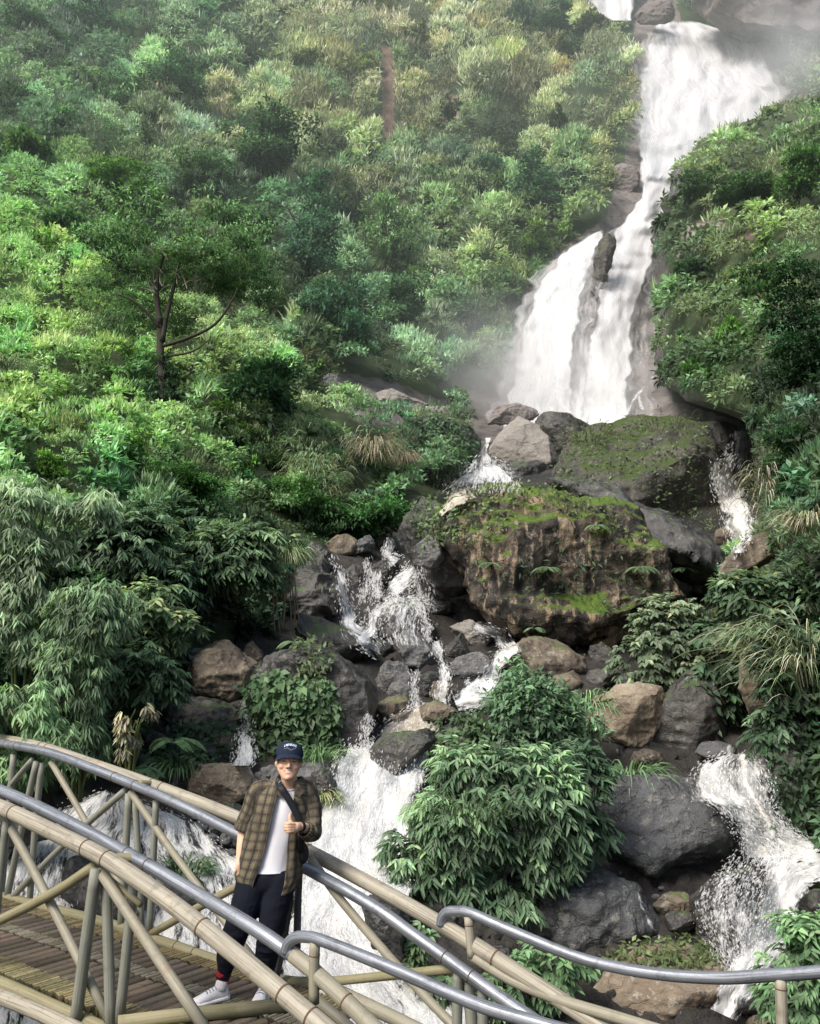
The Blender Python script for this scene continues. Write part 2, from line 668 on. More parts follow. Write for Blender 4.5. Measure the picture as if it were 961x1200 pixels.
ROCKY = [(790, 262), (850, 255), (890, 270), (880, 285), (830, 300), (800, 305)]
SBARE = np.maximum(SBARE, in_poly(SX, SY, ROCKY) * 1.0)
vattr(spur_me, 'bare', SBARE)
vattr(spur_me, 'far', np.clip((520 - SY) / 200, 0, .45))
vattr(spur_me, 'red', in_poly(SX, SY, ROCKY) * 0.5)
spur = tag(obj('cliff_spur', spur_me), kind='structure')


def spur_dep(px, py):
    return float(SDEPTH(np.array([px]), np.array([py]))[0])


# ================================================================ boulders
R_DARK = rock_mat('wet_dark_rock', (0.03, 0.03, 0.03), (0.088, 0.082, 0.076), lich=0.25, moss=0.24, streak=0.4, sc=1.4, rough=.62, wet=.95)
R_BROWN = rock_mat('brown_rock', (0.095, 0.075, 0.058), (0.21, 0.17, 0.125), lich=0.45, moss=0.22, streak=0.4, sc=1.4, rough=0.75, wet=0.1)
R_TAN = rock_mat('tan_rock', (0.17, 0.13, 0.095), (0.30, 0.245, 0.18), lich=0.6, moss=0.15, streak=0.2, sc=1.6, rough=0.8, wet=0.0)
R_MOSS = rock_mat('mossy_rock', (0.05, 0.047, 0.042), (0.11, 0.1, 0.085), lich=0.3, moss=0.38, streak=0.6, sc=1.1, rough=0.8, wet=0.1, mosscol=(0.045, 0.066, 0.018))
R_GREY = rock_mat('grey_rock', (0.085, 0.085, 0.088), (0.17, 0.165, 0.16), lich=0.3, moss=0.05, streak=0.25, sc=1.3, rough=0.65, wet=0.3)
R_SLAB = rock_mat('slate_grey_slab', (0.045, 0.047, 0.05), (0.098, 0.1, 0.104), lich=0.35, moss=0.0, streak=0.5, sc=1.2, rough=0.6, wet=0.8, bump=0.8)
R_SLOPE = rock_mat('dark_sloping_rock', (0.04, 0.041, 0.043), (0.09, 0.088, 0.086), lich=0.3, moss=0.2, streak=0.5, sc=1.2, rough=0.6, wet=0.6, mosscol=(0.05, 0.07, 0.02))
R_PALE = rock_mat('pale_warm_grey_rock', (0.2, 0.18, 0.165), (0.29, 0.265, 0.24), lich=0.35, moss=0.05, streak=0.12, sc=0.6, rough=0.8, wet=0.0)
R_MIST = rock_mat('misty_mauve_rock', (0.17, 0.145, 0.14), (0.26, 0.225, 0.215), lich=0.2, moss=0.12, streak=0.3, sc=0.25, rough=0.8, wet=0.0)
R_BIG = rock_mat('overhang_rock', (0.036, 0.032, 0.028), (0.12, 0.095, 0.07), lichen=(0.4, 0.33, 0.25), lich=0.5, moss=0.42, streak=0.95, sc=1.25, slo=.45, tan=(.36, .27, .18),
                 rough=0.75, wet=0.15, mosscol=(0.08, 0.13, 0.018), bump=0.9)


def boulder(name, label, outline, mat, thick=0.7, sink=0.1, seed=0, Y=None, rough=1.0, cat='boulder', group=None, lean=0.0, res=64, ins=0.74, grow=1.07, facets=9):
    """rounded, fractured block whose outline seen from the path is `outline`; thick = depth / mean width; lean>0: top leans back"""
    pts = np.array(outline, float)
    cx, cy = pts.mean(0)
    pts = (pts - [cx, cy]) * grow + [cx, cy]
    outline = [tuple(v) for v in pts]
    w, h = np.ptp(pts[:, 0]), np.ptp(pts[:, 1])
    if Y is None:
        Y = dep(cx, cy + 0.15 * h)
    size = (w + h) / 2 * Y / FPX
    T = thick * size
    Y = Y - sink * T
    rnd = random.Random(seed)
    hull = []
    for i, (x, y) in enumerate(outline):
        dl = -lean * size * (y - cy) / max(h, 1)
        hull.append(at(x, y, Y + dl + rnd.uniform(-.08, .12) * T))
        a = ins + rnd.uniform(-.13, .16)
        hull.append(at(cx + (x - cx) * a, cy + (y - cy) * a, Y + dl * a - T * rnd.uniform(.36, .56)))
        a = .8
        hull.append(at(cx + (x - cx) * a, cy + (y - cy) * a, Y + dl + T * rnd.uniform(.45, .6)))
    bm = bmesh.new()
    for v in hull:
        bm.verts.new(v)
    r = bmesh.ops.convex_hull(bm, input=bm.verts)
    bmesh.ops.delete(bm, geom=[e for e in r['geom_interior'] if isinstance(e, bmesh.types.BMVert)], context='VERTS')
    me = bpy.data.meshes.new('b')
    bm.to_mesh(me)
    bm.free()
    me = remeshed(me, size / res, 2, name)
    c = co_of(me)
    n = no_of(me)
    # broken faces: planes that cut the block on the side seen from the path
    c0 = c.mean(0)
    q2 = np.random.default_rng(seed + 900)
    for k in range(facets):
        pn = q2.normal(size=3) * np.array([1, .8, 1]) + np.array([0, -.55, .35])
        pn /= np.linalg.norm(pn)
        pr = (c - c0) @ pn
        lim = np.quantile(pr, q2.uniform(.86, .97))
        c = c - pn[None] * np.clip(pr - lim, 0, None)[:, None] * .92
    set_co(me, c)
    n = no_of(me)
    q = c / size
    d = 0.04 * fbm(q * 2.2, 4, seed + 1) + 0.05 * (fbm(q * np.array([3.2, 3.2, 4.5]), 4, seed + 2, True) - 0.35) + 0.012 * fbm(q * 14, 3, seed + 5, True)
    c = c + n * (d * size * rough)[:, None]
    base = Vector(at(cx, pts[:, 1].max(), Y))
    set_co(me, c - np.array(base))
    me.materials.append(mat)
    o = obj(name, me, loc=base)
    return tag(o, label, cat, group)


BOULDERS = [
    # name, label, outline, material, thick, kwargs
    ('boulder', 'huge mossy overhanging boulder with tan streaked face in mid stream', [(518, 574), (540, 560), (600, 553), (645, 558), (698, 586), (760, 626), (812, 662), (830, 690), (800, 708), (748, 734), (700, 768), (640, 752), (590, 735), (556, 702), (543, 650), (520, 612)], R_BIG, 0.62, dict(seed=3, Y=19.9, sink=0, rough=1.5, res=105, lean=0.1, facets=16)),
    ('rock_slab', 'long smooth dark grey sloping slab behind the mossy overhanging boulder', [(640, 566), (700, 566), (770, 598), (825, 632), (843, 655), (846, 694), (800, 680), (740, 640)], R_SLOPE, 0.8, dict(seed=4, Y=21.8, sink=0.0, lean=0.5)),
    ('rock_mound', 'broad moss covered rock mound at the foot of the high fall', [(632, 558), (645, 528), (700, 503), (760, 489), (825, 500), (856, 535), (858, 600), (838, 640), (780, 620), (700, 590), (650, 580)], R_MOSS, 0.9, dict(seed=5, Y=32, lean=0.35)),
    ('boulder', 'pale warm grey boulder with a smooth face below the high fall', [(573, 532), (588, 508), (608, 491), (632, 488), (644, 520), (668, 535), (640, 549), (600, 545)], R_PALE, 0.8, dict(seed=6, Y=42, lean=0.3, rough=0.6)),
    ('boulder', 'black wet boulder right of the pale boulder under the high fall', [(624, 488), (645, 484), (668, 488), (692, 500), (699, 520), (675, 532), (640, 530), (622, 512)], R_DARK, 0.8, dict(seed=7, Y=41.5)),
    ('rock_slab', 'low grey slab in the mist left of the pale boulder', [(575, 480), (605, 472), (634, 484), (618, 494), (596, 497), (572, 496)], R_MIST, 0.8, dict(seed=8, Y=46)),
    ('rock', 'dark rock put in as the darkness beneath the pale boulder', [(568, 548), (610, 543), (648, 545), (640, 570), (600, 588), (572, 580)], R_DARK, 0.9, dict(seed=9, Y=40)),  # dark rock added for the shade beneath the pale boulder
    ('rock_dome', 'green mossy dome left of the small spout', [(468, 498), (497, 482), (540, 496), (562, 522), (556, 545), (525, 566), (478, 565)], R_MOSS, 0.8, dict(seed=10, Y=39, lean=0.2)),
    ('rock_slab', 'pale flat ledge on the left bank below the mist', [(423, 460), (460, 457), (500, 474), (487, 482), (440, 479)], R_PALE, 1.0, dict(seed=11)),
    ('rock_slab', 'tan flat ledge above the green mossy dome', [(478, 474), (522, 478), (545, 492), (512, 500), (484, 490)], R_PALE, 1.0, dict(seed=12)),
    ('rock', 'jagged grey outcrop among bushes at the upper end of the left bank', [(372, 440), (392, 436), (402, 452), (398, 474), (380, 470)], R_GREY, 0.8, dict(seed=13)),
    ('rock', 'small pale outcrop half buried under dry grass', [(392, 512), (412, 508), (426, 516), (420, 528), (396, 528)], R_PALE, 0.8, dict(seed=14)),
    ('rock', 'weathered brown bank rock beside the dry hanging grass', [(455, 500), (470, 498), (478, 530), (474, 555), (458, 548)], R_BROWN, 0.8, dict(seed=15)),
    ('boulder', 'black mossy boulder left of the huge overhanging boulder', [(476, 602), (508, 577), (538, 596), (548, 640), (545, 690), (520, 700), (486, 668), (468, 632)], R_DARK, 0.8, dict(seed=16, Y=20.8)),
    ('boulder', 'small grey speckled boulder in front of the black mossy boulder', [(485, 642), (499, 628), (516, 631), (520, 655), (509, 669), (489, 664)], R_GREY, 0.8, dict(seed=17, Y=19.4)),
    ('rock_wall', 'black rock put in as the shadow under the huge overhanging boulder', [(508, 672), (550, 675), (600, 735), (660, 760), (690, 790), (640, 790), (560, 770), (510, 740)], R_DARK, 0.5, dict(seed=18, Y=22)),  # its dark colour stands in for the shadow below the overhang
    ('rock', 'flat grey block at the head of the middle cascade', [(398, 642), (435, 627), (440, 645), (412, 652)], R_GREY, 0.9, dict(seed=19)),
    ('rock', 'square brownish block beside the topmost spout of the middle cascade', [(437, 627), (458, 626), (458, 642), (438, 643)], R_BROWN, 0.9, dict(seed=20)),
    ('rock', 'rounded wet rock split by thin spouts in the middle cascade', [(430, 668), (450, 654), (466, 661), (464, 690), (442, 698), (430, 688)], R_DARK, 0.8, dict(seed=21)),
    ('rock', 'small wet rock left of the thin spouts', [(402, 672), (418, 660), (428, 670), (426, 692), (410, 696)], R_DARK, 0.8, dict(seed=22)),
    ('rock_dome', 'wet dome washed over by the middle cascade', [(440, 722), (462, 702), (495, 706), (511, 740), (506, 772), (450, 762)], R_DARK, 0.8, dict(seed=23)),
    ('rock_dome', 'wet rock with a white veil at the right end of the middle cascade', [(458, 682), (472, 664), (498, 668), (512, 700), (500, 722), (470, 716)], R_DARK, 0.8, dict(seed=24)),
    ('rocky_bank', 'layered dark rock face left of the middle cascade', [(328, 690), (345, 662), (376, 658), (394, 690), (390, 738), (350, 738), (326, 722)], R_DARK, 0.7, dict(seed=25, rough=1.5)),
    ('rock', 'dark rock at the bank under the grass tuft', [(352, 650), (366, 636), (388, 648), (392, 672), (370, 676)], R_DARK, 0.8, dict(seed=26)),
    ('boulder', 'long rounded dark boulder lying across the left end of the middle cascade', [(328, 730), (350, 719), (374, 727), (432, 753), (443, 776), (434, 792), (398, 776), (348, 752)], R_DARK, 0.75, dict(seed=27)),
    ('boulder', 'big dark boulder partly covered by climbing leaves', [(300, 795), (328, 764), (370, 757), (420, 785), (439, 812), (432, 852), (424, 884), (388, 890), (338, 880), (306, 840)], R_DARK, 0.75, dict(seed=28)),
    ('boulder', 'plain grey boulder between the middle cascade and the big leafy boulder', [(437, 800), (454, 771), (478, 779), (484, 812), (460, 822)], R_GREY, 0.8, dict(seed=29)),
    ('rock', 'low lichen topped rock at the edge of the tan pool', [(430, 840), (448, 820), (476, 814), (478, 834), (450, 850), (436, 852)], R_BROWN, 0.8, dict(seed=30)),
    ('boulder', 'split grey and rust brown boulder on the left bank', [(186, 792), (205, 765), (264, 754), (297, 780), (300, 808), (276, 826), (236, 818), (208, 806)], R_BROWN, 0.8, dict(seed=31)),
    ('rock', 'black rock in shadow below the split rust brown boulder', [(196, 822), (240, 815), (282, 830), (280, 880), (230, 895), (190, 870)], R_DARK, 0.6, dict(seed=32, Y=15.0)),
    ('rock', 'small pointed rock wedged right of the rust brown boulder', [(284, 762), (296, 750), (312, 775), (300, 792), (288, 782)], R_BROWN, 0.8, dict(seed=33)),
    ('rock_slab', 'tilted pyramid shaped grey slab under the middle cascade', [(464, 750), (480, 735), (500, 752), (522, 784), (502, 791), (474, 782)], R_GREY, 0.8, dict(seed=36)),
    ('rock', 'mossy block between the two channels below the pyramid slab', [(489, 792), (514, 786), (512, 820), (494, 824)], R_DARK, 0.9, dict(seed=37)),
    ('rock', 'dark pointed rock right of the narrow channel', [(516, 764), (543, 741), (550, 768), (526, 777)], R_DARK, 0.9, dict(seed=38)),
    ('rock', 'angular grey rock with a black foot right of the narrow channel', [(527, 778), (558, 757), (573, 775), (570, 800), (532, 804)], R_GREY, 0.9, dict(seed=39)),
    ('rock', 'whitish wet rock at the mouth of the shadowed hollow', [(523, 738), (548, 725), (582, 745), (572, 760), (546, 758)], R_PALE, 0.9, dict(seed=40, Y=19.2)),
    ('boulder', 'brown boulder with a moss ridge just above the round bush', [(588, 774), (620, 748), (652, 748), (682, 770), (694, 792), (650, 802), (602, 798)], R_BROWN, 0.8, dict(seed=41, Y=17.6)),
    ('boulder', 'dark mossy boulder left of the round bush', [(498, 884), (520, 845), (558, 834), (585, 860), (560, 900), (506, 908)], R_DARK, 0.8, dict(seed=42)),
    ('boulder', 'tan sunlit boulder behind the railing beside the person', [(216, 914), (232, 898), (290, 897), (304, 930), (262, 948), (226, 938)], R_TAN, 0.8, dict(seed=43)),
    ('rock_slab', 'flat layered grey slab behind the head of the person', [(296, 908), (340, 892), (392, 894), (392, 915), (366, 928), (310, 934)], R_GREY, 0.9, dict(seed=44)),
    ('boulder', 'tan round boulder below the pale leafy bush on the right', [(678, 852), (694, 820), (730, 804), (772, 807), (782, 838), (764, 870), (716, 890), (690, 876)], R_TAN, 0.8, dict(seed=45)),
    ('rock_wall', 'black shaded rock between the tan round boulder and the right cascade', [(765, 815), (800, 792), (845, 800), (850, 860), (835, 915), (780, 925), (750, 900)], R_DARK, 0.6, dict(seed=46, Y=15.2)),
    ('boulder', 'large slate grey slab boulder jutting over a dark hollow', [(688, 912), (720, 905), (790, 924), (850, 935), (872, 950), (879, 990), (850, 1012), (790, 1016), (758, 1034), (704, 1034), (690, 966)], R_SLAB, 0.7, dict(seed=47, Y=12.9, res=90, sink=0.2, grow=1.14, facets=5)),
    ('boulder', 'smooth dark grey boulder behind the curved steel handrail', [(596, 1035), (690, 1022), (742, 1040), (772, 1092), (756, 1114), (690, 1130), (618, 1112)], R_SLAB, 0.7, dict(seed=48, Y=11.4, grow=1.12, facets=5)),
    ('rock_wall', 'black recess rock below the slate grey slab', [(740, 1030), (800, 1010), (850, 1010), (860, 1060), (830, 1110), (760, 1100)], R_DARK, 0.5, dict(seed=49, Y=12.6)),
    ('boulder', 'tan boulder with moss cap under the curved steel handrail', [(680, 1190), (712, 1135), (756, 1112), (800, 1099), (842, 1115), (876, 1142), (860, 1200), (760, 1235), (690, 1225)], R_TAN, 0.7, dict(seed=50, Y=10.4)),
    ('rock_dome', 'dark dome under the veil of the right cascade', [(812, 1055), (838, 1030), (880, 1018), (906, 1060), (898, 1112), (862, 1142), (822, 1104)], R_DARK, 0.8, dict(seed=51)),
    ('rock_wall', 'black rock wall right of the right cascade', [(886, 852), (906, 830), (990, 850), (990, 1015), (930, 992), (896, 930), (874, 884)], R_DARK, 0.5, dict(seed=52, Y=12.7)),
    ('rock', 'tall tan upright rock above the right cascade', [(869, 775), (884, 748), (899, 800), (908, 832), (886, 852), (869, 812)], R_TAN, 0.9, dict(seed=53, Y=14.0)),
    ('rock', 'small wet rock at the far right edge of the right cascade', [(922, 1056), (945, 1044), (985, 1044), (985, 1078), (936, 1078)], R_DARK, 0.9, dict(seed=54)),
    ('rock_slab', 'tilted brown rock at the foot of the upper right spout', [(845, 670), (870, 637), (916, 619), (924, 640), (884, 667), (852, 692)], R_BROWN, 0.8, dict(seed=55, Y=18.0)),
    ('rock', 'yellow green moss covered block below the tilted brown rock', [(843, 690), (880, 668), (940, 676), (960, 720), (920, 745), (850, 742)], R_MOSS, 0.7, dict(seed=56, Y=16.2)),
    ('rock', 'black ledge beside the lip of the upper right spout', [(812, 492), (846, 488), (866, 505), (858, 535), (826, 532)], R_DARK, 0.8, dict(seed=57, Y=33)),
    ('boulder', 'misty grey boulder in the fall at the top of the picture', [(744, 16), (764, -2), (786, 2), (794, 18), (778, 27), (752, 27)], R_MIST, 0.8, dict(seed=58, Y=118)),
    ('cliff', 'mauve brown cliff with a dark overhang above the fall', [(806, -60), (806, 0), (834, 26), (868, 42), (915, 50), (1000, 58), (1060, 0), (1000, -80)], R_MIST, 0.5, dict(seed=59, Y=116)),
    ('rock_rib', 'green brown rock rib dividing the two strands of the fall', [(703, 285), (716, 268), (722, 270), (716, 305), (706, 338), (702, 362), (694, 364), (690, 338)], R_MOSS, 0.5, dict(seed=60, Y=66.5, rough=1.4)),
    ('rock', 'small brown ledge between the two strands of the fall', [(672, 366), (690, 352), (702, 358), (698, 384), (676, 392)], R_MIST, 0.5, dict(seed=66, Y=63.5)),
    ('rocky_bank', 'grey rocky rim of the cliff spur at the neck of the fall', [(784, 236), (788, 206), (800, 192), (822, 190), (818, 215), (806, 240)], R_GREY, 0.6, dict(seed=63, Y=50.5, rough=1.4)),
    ('rocky_bank', 'tan rock ledge crossing the cliff spur under the dark wide tree', [(788, 300), (800, 270), (840, 258), (884, 262), (886, 278), (850, 288), (822, 306)], R_PALE, 0.6, dict(seed=64, Y=43.5, rough=1.4)),
    ('rock', 'grey ledge left of the narrow neck of the fall', [(716, 196), (742, 190), (752, 214), (745, 236), (722, 228)], R_MIST, 0.6, dict(seed=62, Y=84)),
]
for nm, lb, ol, mt, th, kw in BOULDERS:
    boulder(nm, lb, ol, mt, th, **kw)
# loose stones lodged between the boulders
rf = random.Random(77)
stones = [(x, y) for x, y in [(352, 815), (448, 762), (470, 812), (520, 812), (556, 822), (600, 812), (640, 818), (665, 800), (705, 795), (540, 870), (392, 905), (402, 640), (470, 690), (515, 712), (548, 712),
          (575, 742), (640, 770), (705, 768), (740, 800), (690, 900), (660, 900), (640, 1000), (660, 1020), (700, 1080), (730, 1080), (660, 1140), (640, 1180), (790, 1060), (800, 1080), (905, 1010), (840, 880), (760, 890),
          (170, 895), (180, 870), (240, 880), (262, 868), (160, 920), (205, 930), (880, 1180), (900, 1200), (585, 1120), (480, 590), (600, 596), (850, 630), (832, 690)]]
for i, (x, y) in enumerate(stones):
    rx, ry = rf.uniform(13, 26), rf.uniform(9, 17)
    ol = [(x + rx * math.cos(a) * rf.uniform(.8, 1.15), y + ry * math.sin(a) * rf.uniform(.8, 1.15)) for a in [k * math.pi / 4 for k in range(8)]]
    boulder('stone', 'dark loose stone lodged between the boulders of the stream', ol, [R_DARK, R_DARK, R_GREY, R_BROWN][i % 4], 0.9, seed=300 + i, res=24, cat='stone', group='loose stones of the stream bed')
# cobbles of the low bank under the railing
rr = random.Random(5)
cob = []
for row, y0 in enumerate((952, 968, 985, 1002)):
    x = 186 + rr.uniform(0, 12)
    while x < 292:
        w = rr.uniform(15, 27)
        cob.append((x + w / 2, y0 + rr.uniform(-3, 3), w / 2, rr.uniform(8, 11)))
        x += w * 0.98
for i, (cx, cy, rx, ry) in enumerate(cob):
    ol = [(cx + rx * math.cos(a) * rr.uniform(.85, 1.1), cy + ry * math.sin(a) * rr.uniform(.85, 1.1)) for a in [k * math.pi / 4 for k in range(8)]]
    boulder('cobble', 'grey wet cobble in the low stony bank behind the railing', ol, R_GREY if i % 3 else R_DARK, 0.9, seed=100 + i, res=16, cat='cobble', group='cobbles of the stony bank', Y=12.0 + 0.02 * (960 - cy))

bpy.context.view_layer.update()
DG = bpy.context.evaluated_depsgraph_get()
ORG = Vector((0, 0, CAMZ))


def hit(px, py):
    """first rock or earth surface met when surveying towards (px, py)"""
    d = Vector(ray(px, py)).normalized()
    ok, loc, nrm, fi, ob, mx = SC.ray_cast(DG, ORG, d)
    if not ok:
        return None, None
    if nrm.dot(d) > 0:
        nrm = -nrm
    return loc, nrm
# ---- places on the rocks where climbers, ferns and moss tufts root (found before any leaf is built)
def sample_rock(poly, n, seed):
    rng = np.random.default_rng(seed)
    p = np.array(poly, float)
    out = []
    while len(out) < n:
        x, y = rng.uniform(p[:, 0].min(), p[:, 0].max()), rng.uniform(p[:, 1].min(), p[:, 1].max())
        if in_poly(np.array([x]), np.array([y]), poly)[0]:
            l, nr = hit(x, y)
            if l is not None:
                out.append((*l, *nr))
    a = np.array(out)
    return a[:, :3], a[:, 3:]


CLIMB = {
    'ivy': sample_rock([(296, 800), (330, 790), (352, 800), (384, 800), (392, 830), (388, 880), (350, 886), (300, 880), (292, 840)], 900, 1),
    'dome': sample_rock([(468, 500), (500, 484), (540, 497), (560, 522), (552, 548), (520, 564), (478, 566), (450, 540)], 700, 2),
    'mound': sample_rock([(636, 548), (660, 524), (710, 503), (770, 492), (830, 505), (850, 540), (850, 600), (830, 632), (790, 612), (760, 590), (740, 560), (690, 570), (650, 566)], 620, 3),
    'over': sample_rock([(522, 580), (560, 566), (640, 566), (700, 590), (740, 625), (770, 650), (740, 645), (690, 612), (640, 592), (600, 600), (580, 640), (545, 640)], 420, 4),
    'over2': sample_rock([(560, 650), (640, 630), (760, 660), (800, 690), (760, 715), (700, 720), (620, 700)], 70, 5),
    'right': sample_rock([(843, 690), (880, 672), (930, 680), (960, 720), (945, 760), (850, 770)], 500, 6),
    'foot': sample_rock([(700, 1130), (750, 1108), (800, 1100), (840, 1112), (850, 1130), (800, 1140), (740, 1135)], 160, 7),
    'wall': sample_rock([(890, 850), (990, 840), (990, 1010), (930, 990), (900, 930)], 330, 8),
    'lm': sample_rock([(500, 850), (560, 838), (575, 860), (540, 900), (510, 900)], 170, 9),
    'bk': sample_rock([(478, 600), (510, 582), (536, 598), (540, 630), (500, 640)], 120, 10),
    'lbank': sample_rock([(195, 850), (270, 850), (280, 890), (215, 905), (180, 900)], 160, 11),
    'topb': sample_rock([(345, 755), (385, 750), (378, 800), (355, 800)], 60, 12),
}
FERN_Y = {x: (hit(x, y)[0].y if hit(x, y)[0] is not None else 20) for x, y in [(640, 668), (575, 662), (752, 668), (700, 618), (628, 738), (800, 668)]}
# ================================================================ water
def water_mat(name, sx, sy, lo, hi, col=(0.9, 0.9, 0.9), shade=(0.62, 0.64, 0.66), cream=None, det=6, bumps=0.5, fine=0.22):
    t = NT(name)
    uv = t.n('UVMap').outputs[0]
    d = t.attr('dens')
    n1 = t.noise(t.mapv(uv, (sx, sy, 1)), 1.0, det, 0.62, dist=0.25)
    n2 = t.noise(t.mapv(uv, (sx * 2.7, sy * 2.2, 1), (3, 7, 0)), 1.0, 4, 0.6)
    n3 = t.noise(t.mapv(uv, (sx * 0.35, sy * 0.5, 1), (9, 2, 0)), 1.0, 3, 0.5)
    n4 = t.noise(t.mapv(uv, (sx * 7, sy * 6, 1), (1, 5, 0)), 1.0, 3, 0.6)
    v = t.math('ADD', t.math('ADD', t.math('MULTIPLY', n1, 0.45), t.math('MULTIPLY', n2, 0.33)), t.math('MULTIPLY', n4, fine))
    # dens 0: nothing, 1: closed sheet
    a = t.step(t.math('ADD', v, t.math('SUBTRACT', d, 0.5)), lo, hi)
    c = t.mix(t.step(t.math('ADD', t.math('MULTIPLY', n3, 0.35), t.math('MULTIPLY', v, 0.65)), 0.40, 0.58), shade, col)
    if cream:
        c = t.mix(t.math('MULTIPLY', t.step(n3, 0.5, 0.7), 0.6), c, cream)
    b = t.bsdf(c, 0.55, 0.25, 0, t.bump(v, bumps, 0.12))
    tl = t.n('BsdfTranslucent')
    t.set(tl.inputs[0], c)
    m1 = t.n('MixShader')
    m1.inputs[0].default_value = 0.25
    t.t.links.new(b, m1.inputs[1])
    t.t.links.new(tl.outputs[0], m1.inputs[2])
    tr = t.n('BsdfTransparent')
    m2 = t.n('MixShader')
    t.set(m2.inputs[0], a)
    t.t.links.new(tr.outputs[0], m2.inputs[1])
    t.t.links.new(m1.outputs[0], m2.inputs[2])
    return t.done(m2.outputs[0])


W_FAR = water_mat('falling_water_far', 1.0, 0.06, 0.32, 0.60, (0.90, 0.91, 0.92), (0.66, 0.675, 0.69), bumps=0.2)
W_NEAR = water_mat('white_water', 1.0, 0.30, 0.40, 0.56, (0.90, 0.90, 0.89), (0.44, 0.45, 0.46), cream=(0.74, 0.70, 0.62), bumps=0.5, fine=.34)
W_VEIL = water_mat('water_veil', 1.3, 0.26, 0.42, 0.60, (0.86, 0.87, 0.88), (0.5, 0.52, 0.54), bumps=0.5, fine=.26)
W_TAN = water_mat('tan_pool_water', 0.8, 0.7, 0.36, 0.5, (0.74, 0.68, 0.58), (0.42, 0.36, 0.28), cream=(0.5, 0.43, 0.34), bumps=0.8)
M_DROP = plain_mat('water_drops', (0.9, 0.91, 0.92), 0.4, 0.4, var=0.03)


def foam_mat():
    t = NT('foam')
    d = t.n('BsdfDiffuse')
    t.set(d.inputs[0], (.92, .92, .92))
    l = t.n('BsdfTranslucent')
    t.set(l.inputs[0], (.92, .92, .92))
    m = t.n('MixShader')
    m.inputs[0].default_value = .35
    t.t.links.new(d.outputs[0], m.inputs[1])
    t.t.links.new(l.outputs[0], m.inputs[2])
    tr = t.n('BsdfTransparent')
    m2 = t.n('MixShader')
    m2.inputs[0].default_value = .42
    t.t.links.new(tr.outputs[0], m2.inputs[1])
    t.t.links.new(m.outputs[0], m2.inputs[2])
    return t.done(m2.outputs[0])


M_FOAM = foam_mat()


def strip(rows, mat, freq=0.05, dens=0.62, edge=0.55, off=0.012, step=3.0, name='waterfall', smooth=2, raw=False, ragged=0.0, lift=0.0, endfade=0.0, back=None, wob=3.0):
    """sheet of water: rows of (x_left, y_left, x_right, y_right) in flow order; laid over the rocks it runs down.
    freq: noise features per photo pixel across"""
    R = np.array(rows, float)
    seg = np.r_[0, np.cumsum(np.hypot(np.diff(R[:, [0, 2]].mean(1)), np.diff(R[:, [1, 3]].mean(1))))]
    n = max(4, int(seg[-1] / step))
    tt = np.linspace(0, seg[-1], n)
    L = np.stack([np.interp(tt, seg, R[:, 0]), np.interp(tt, seg, R[:, 1])], -1)
    Q = np.stack([np.interp(tt, seg, R[:, 2]), np.interp(tt, seg, R[:, 3])], -1)
    sd = int(abs(R[:, 0].sum())) % 97
    wl = wob * vnoise(np.stack([tt / 13, tt * 0, tt * 0], -1), sd) + wob * .6 * vnoise(np.stack([tt / 5, tt * 0, tt * 0], -1), sd + 1)
    wr = wob * vnoise(np.stack([tt / 13, tt * 0, tt * 0], -1), sd + 2) + wob * .6 * vnoise(np.stack([tt / 5, tt * 0, tt * 0], -1), sd + 3)
    L[:, 0] += wl
    Q[:, 0] += wr
    wid = np.hypot(*(Q - L).T).max()
    m = max(5, int(wid / step))
    U = np.linspace(0, 1, m)
    PX = L[:, None, 0] + (Q - L)[:, None, 0] * U[None]
    PY = L[:, None, 1] + (Q - L)[:, None, 1] * U[None]
    D = np.zeros(PX.shape)
    for i in range(n):
        for j in range(m):
            p = None if raw else hit(PX[i, j], PY[i, j])[0]
            D[i, j] = p.y if p is not None else np.nan
    D = np.where(np.isnan(D), sample_grid(GD, PX, PY), D)
    for _ in range(smooth):
        E_ = np.pad(D, 1, mode='edge')
        av = (E_[:-2, 1:-1] + E_[2:, 1:-1] + E_[1:-1, :-2] + E_[1:-1, 2:] + E_[1:-1, 1:-1]) / 5
        D = np.minimum(av, D) if _ < 10 else av
    D = D * (1 - off) - lift
    D = D * (1 + (0.0015 if smooth > 15 else 0.004) * fbm(np.stack([PX / 9, PY / 14, PX * 0 + sd], -1), 3, sd))
    P = at_np(PX, PY, D)
    ids = np.arange(n * m).reshape(n, m)
    fs = np.stack([ids[:-1, :-1], ids[1:, :-1], ids[1:, 1:], ids[:-1, 1:]], -1).reshape(-1, 4)
    wpx = np.hypot(*(Q - L).T)
    # features keep their size across: u in metres-equivalent at this distance
    u = (U[None] - .5) * wpx.mean() * freq * (0.55 + 0.45 * wpx / wpx.mean())[:, None]
    v = np.repeat(tt[:, None], m, 1) * freq
    me = np_mesh(name, P.reshape(-1, 3), fs, None, mat, True, np.stack([u + sd, v], -1).reshape(-1, 2))
    e = np.clip(np.minimum(U, 1 - U)[None] * wpx[:, None] / (7.0 if not ragged else 16.0), 0, 1) ** 0.7
    dn = dens * (1 - edge) * np.ones_like(D) + dens * edge * e
    dn = dn - (0.25 if not ragged else 0.12) * (1 - e)
    if ragged:
        dn = dn + ragged * fbm(np.stack([PX / 11, PY / 26, PX * 0 + sd], -1), 3, sd + 9) * 1.2
    if endfade:
        dn = dn - 0.6 * np.clip(1 - tt / endfade, 0, 1)[:, None] - 0.6 * np.clip(1 - (seg[-1] - tt) / endfade, 0, 1)[:, None]
    vattr(me, 'dens', dn)
    o = tag(obj(name, me), kind='structure')
    return o, (PX, PY, D)


def rows_y(*r):
    """rows given as (y, x_left, x_right)"""
    return [(a[1], a[0], a[2], a[0]) for a in r]


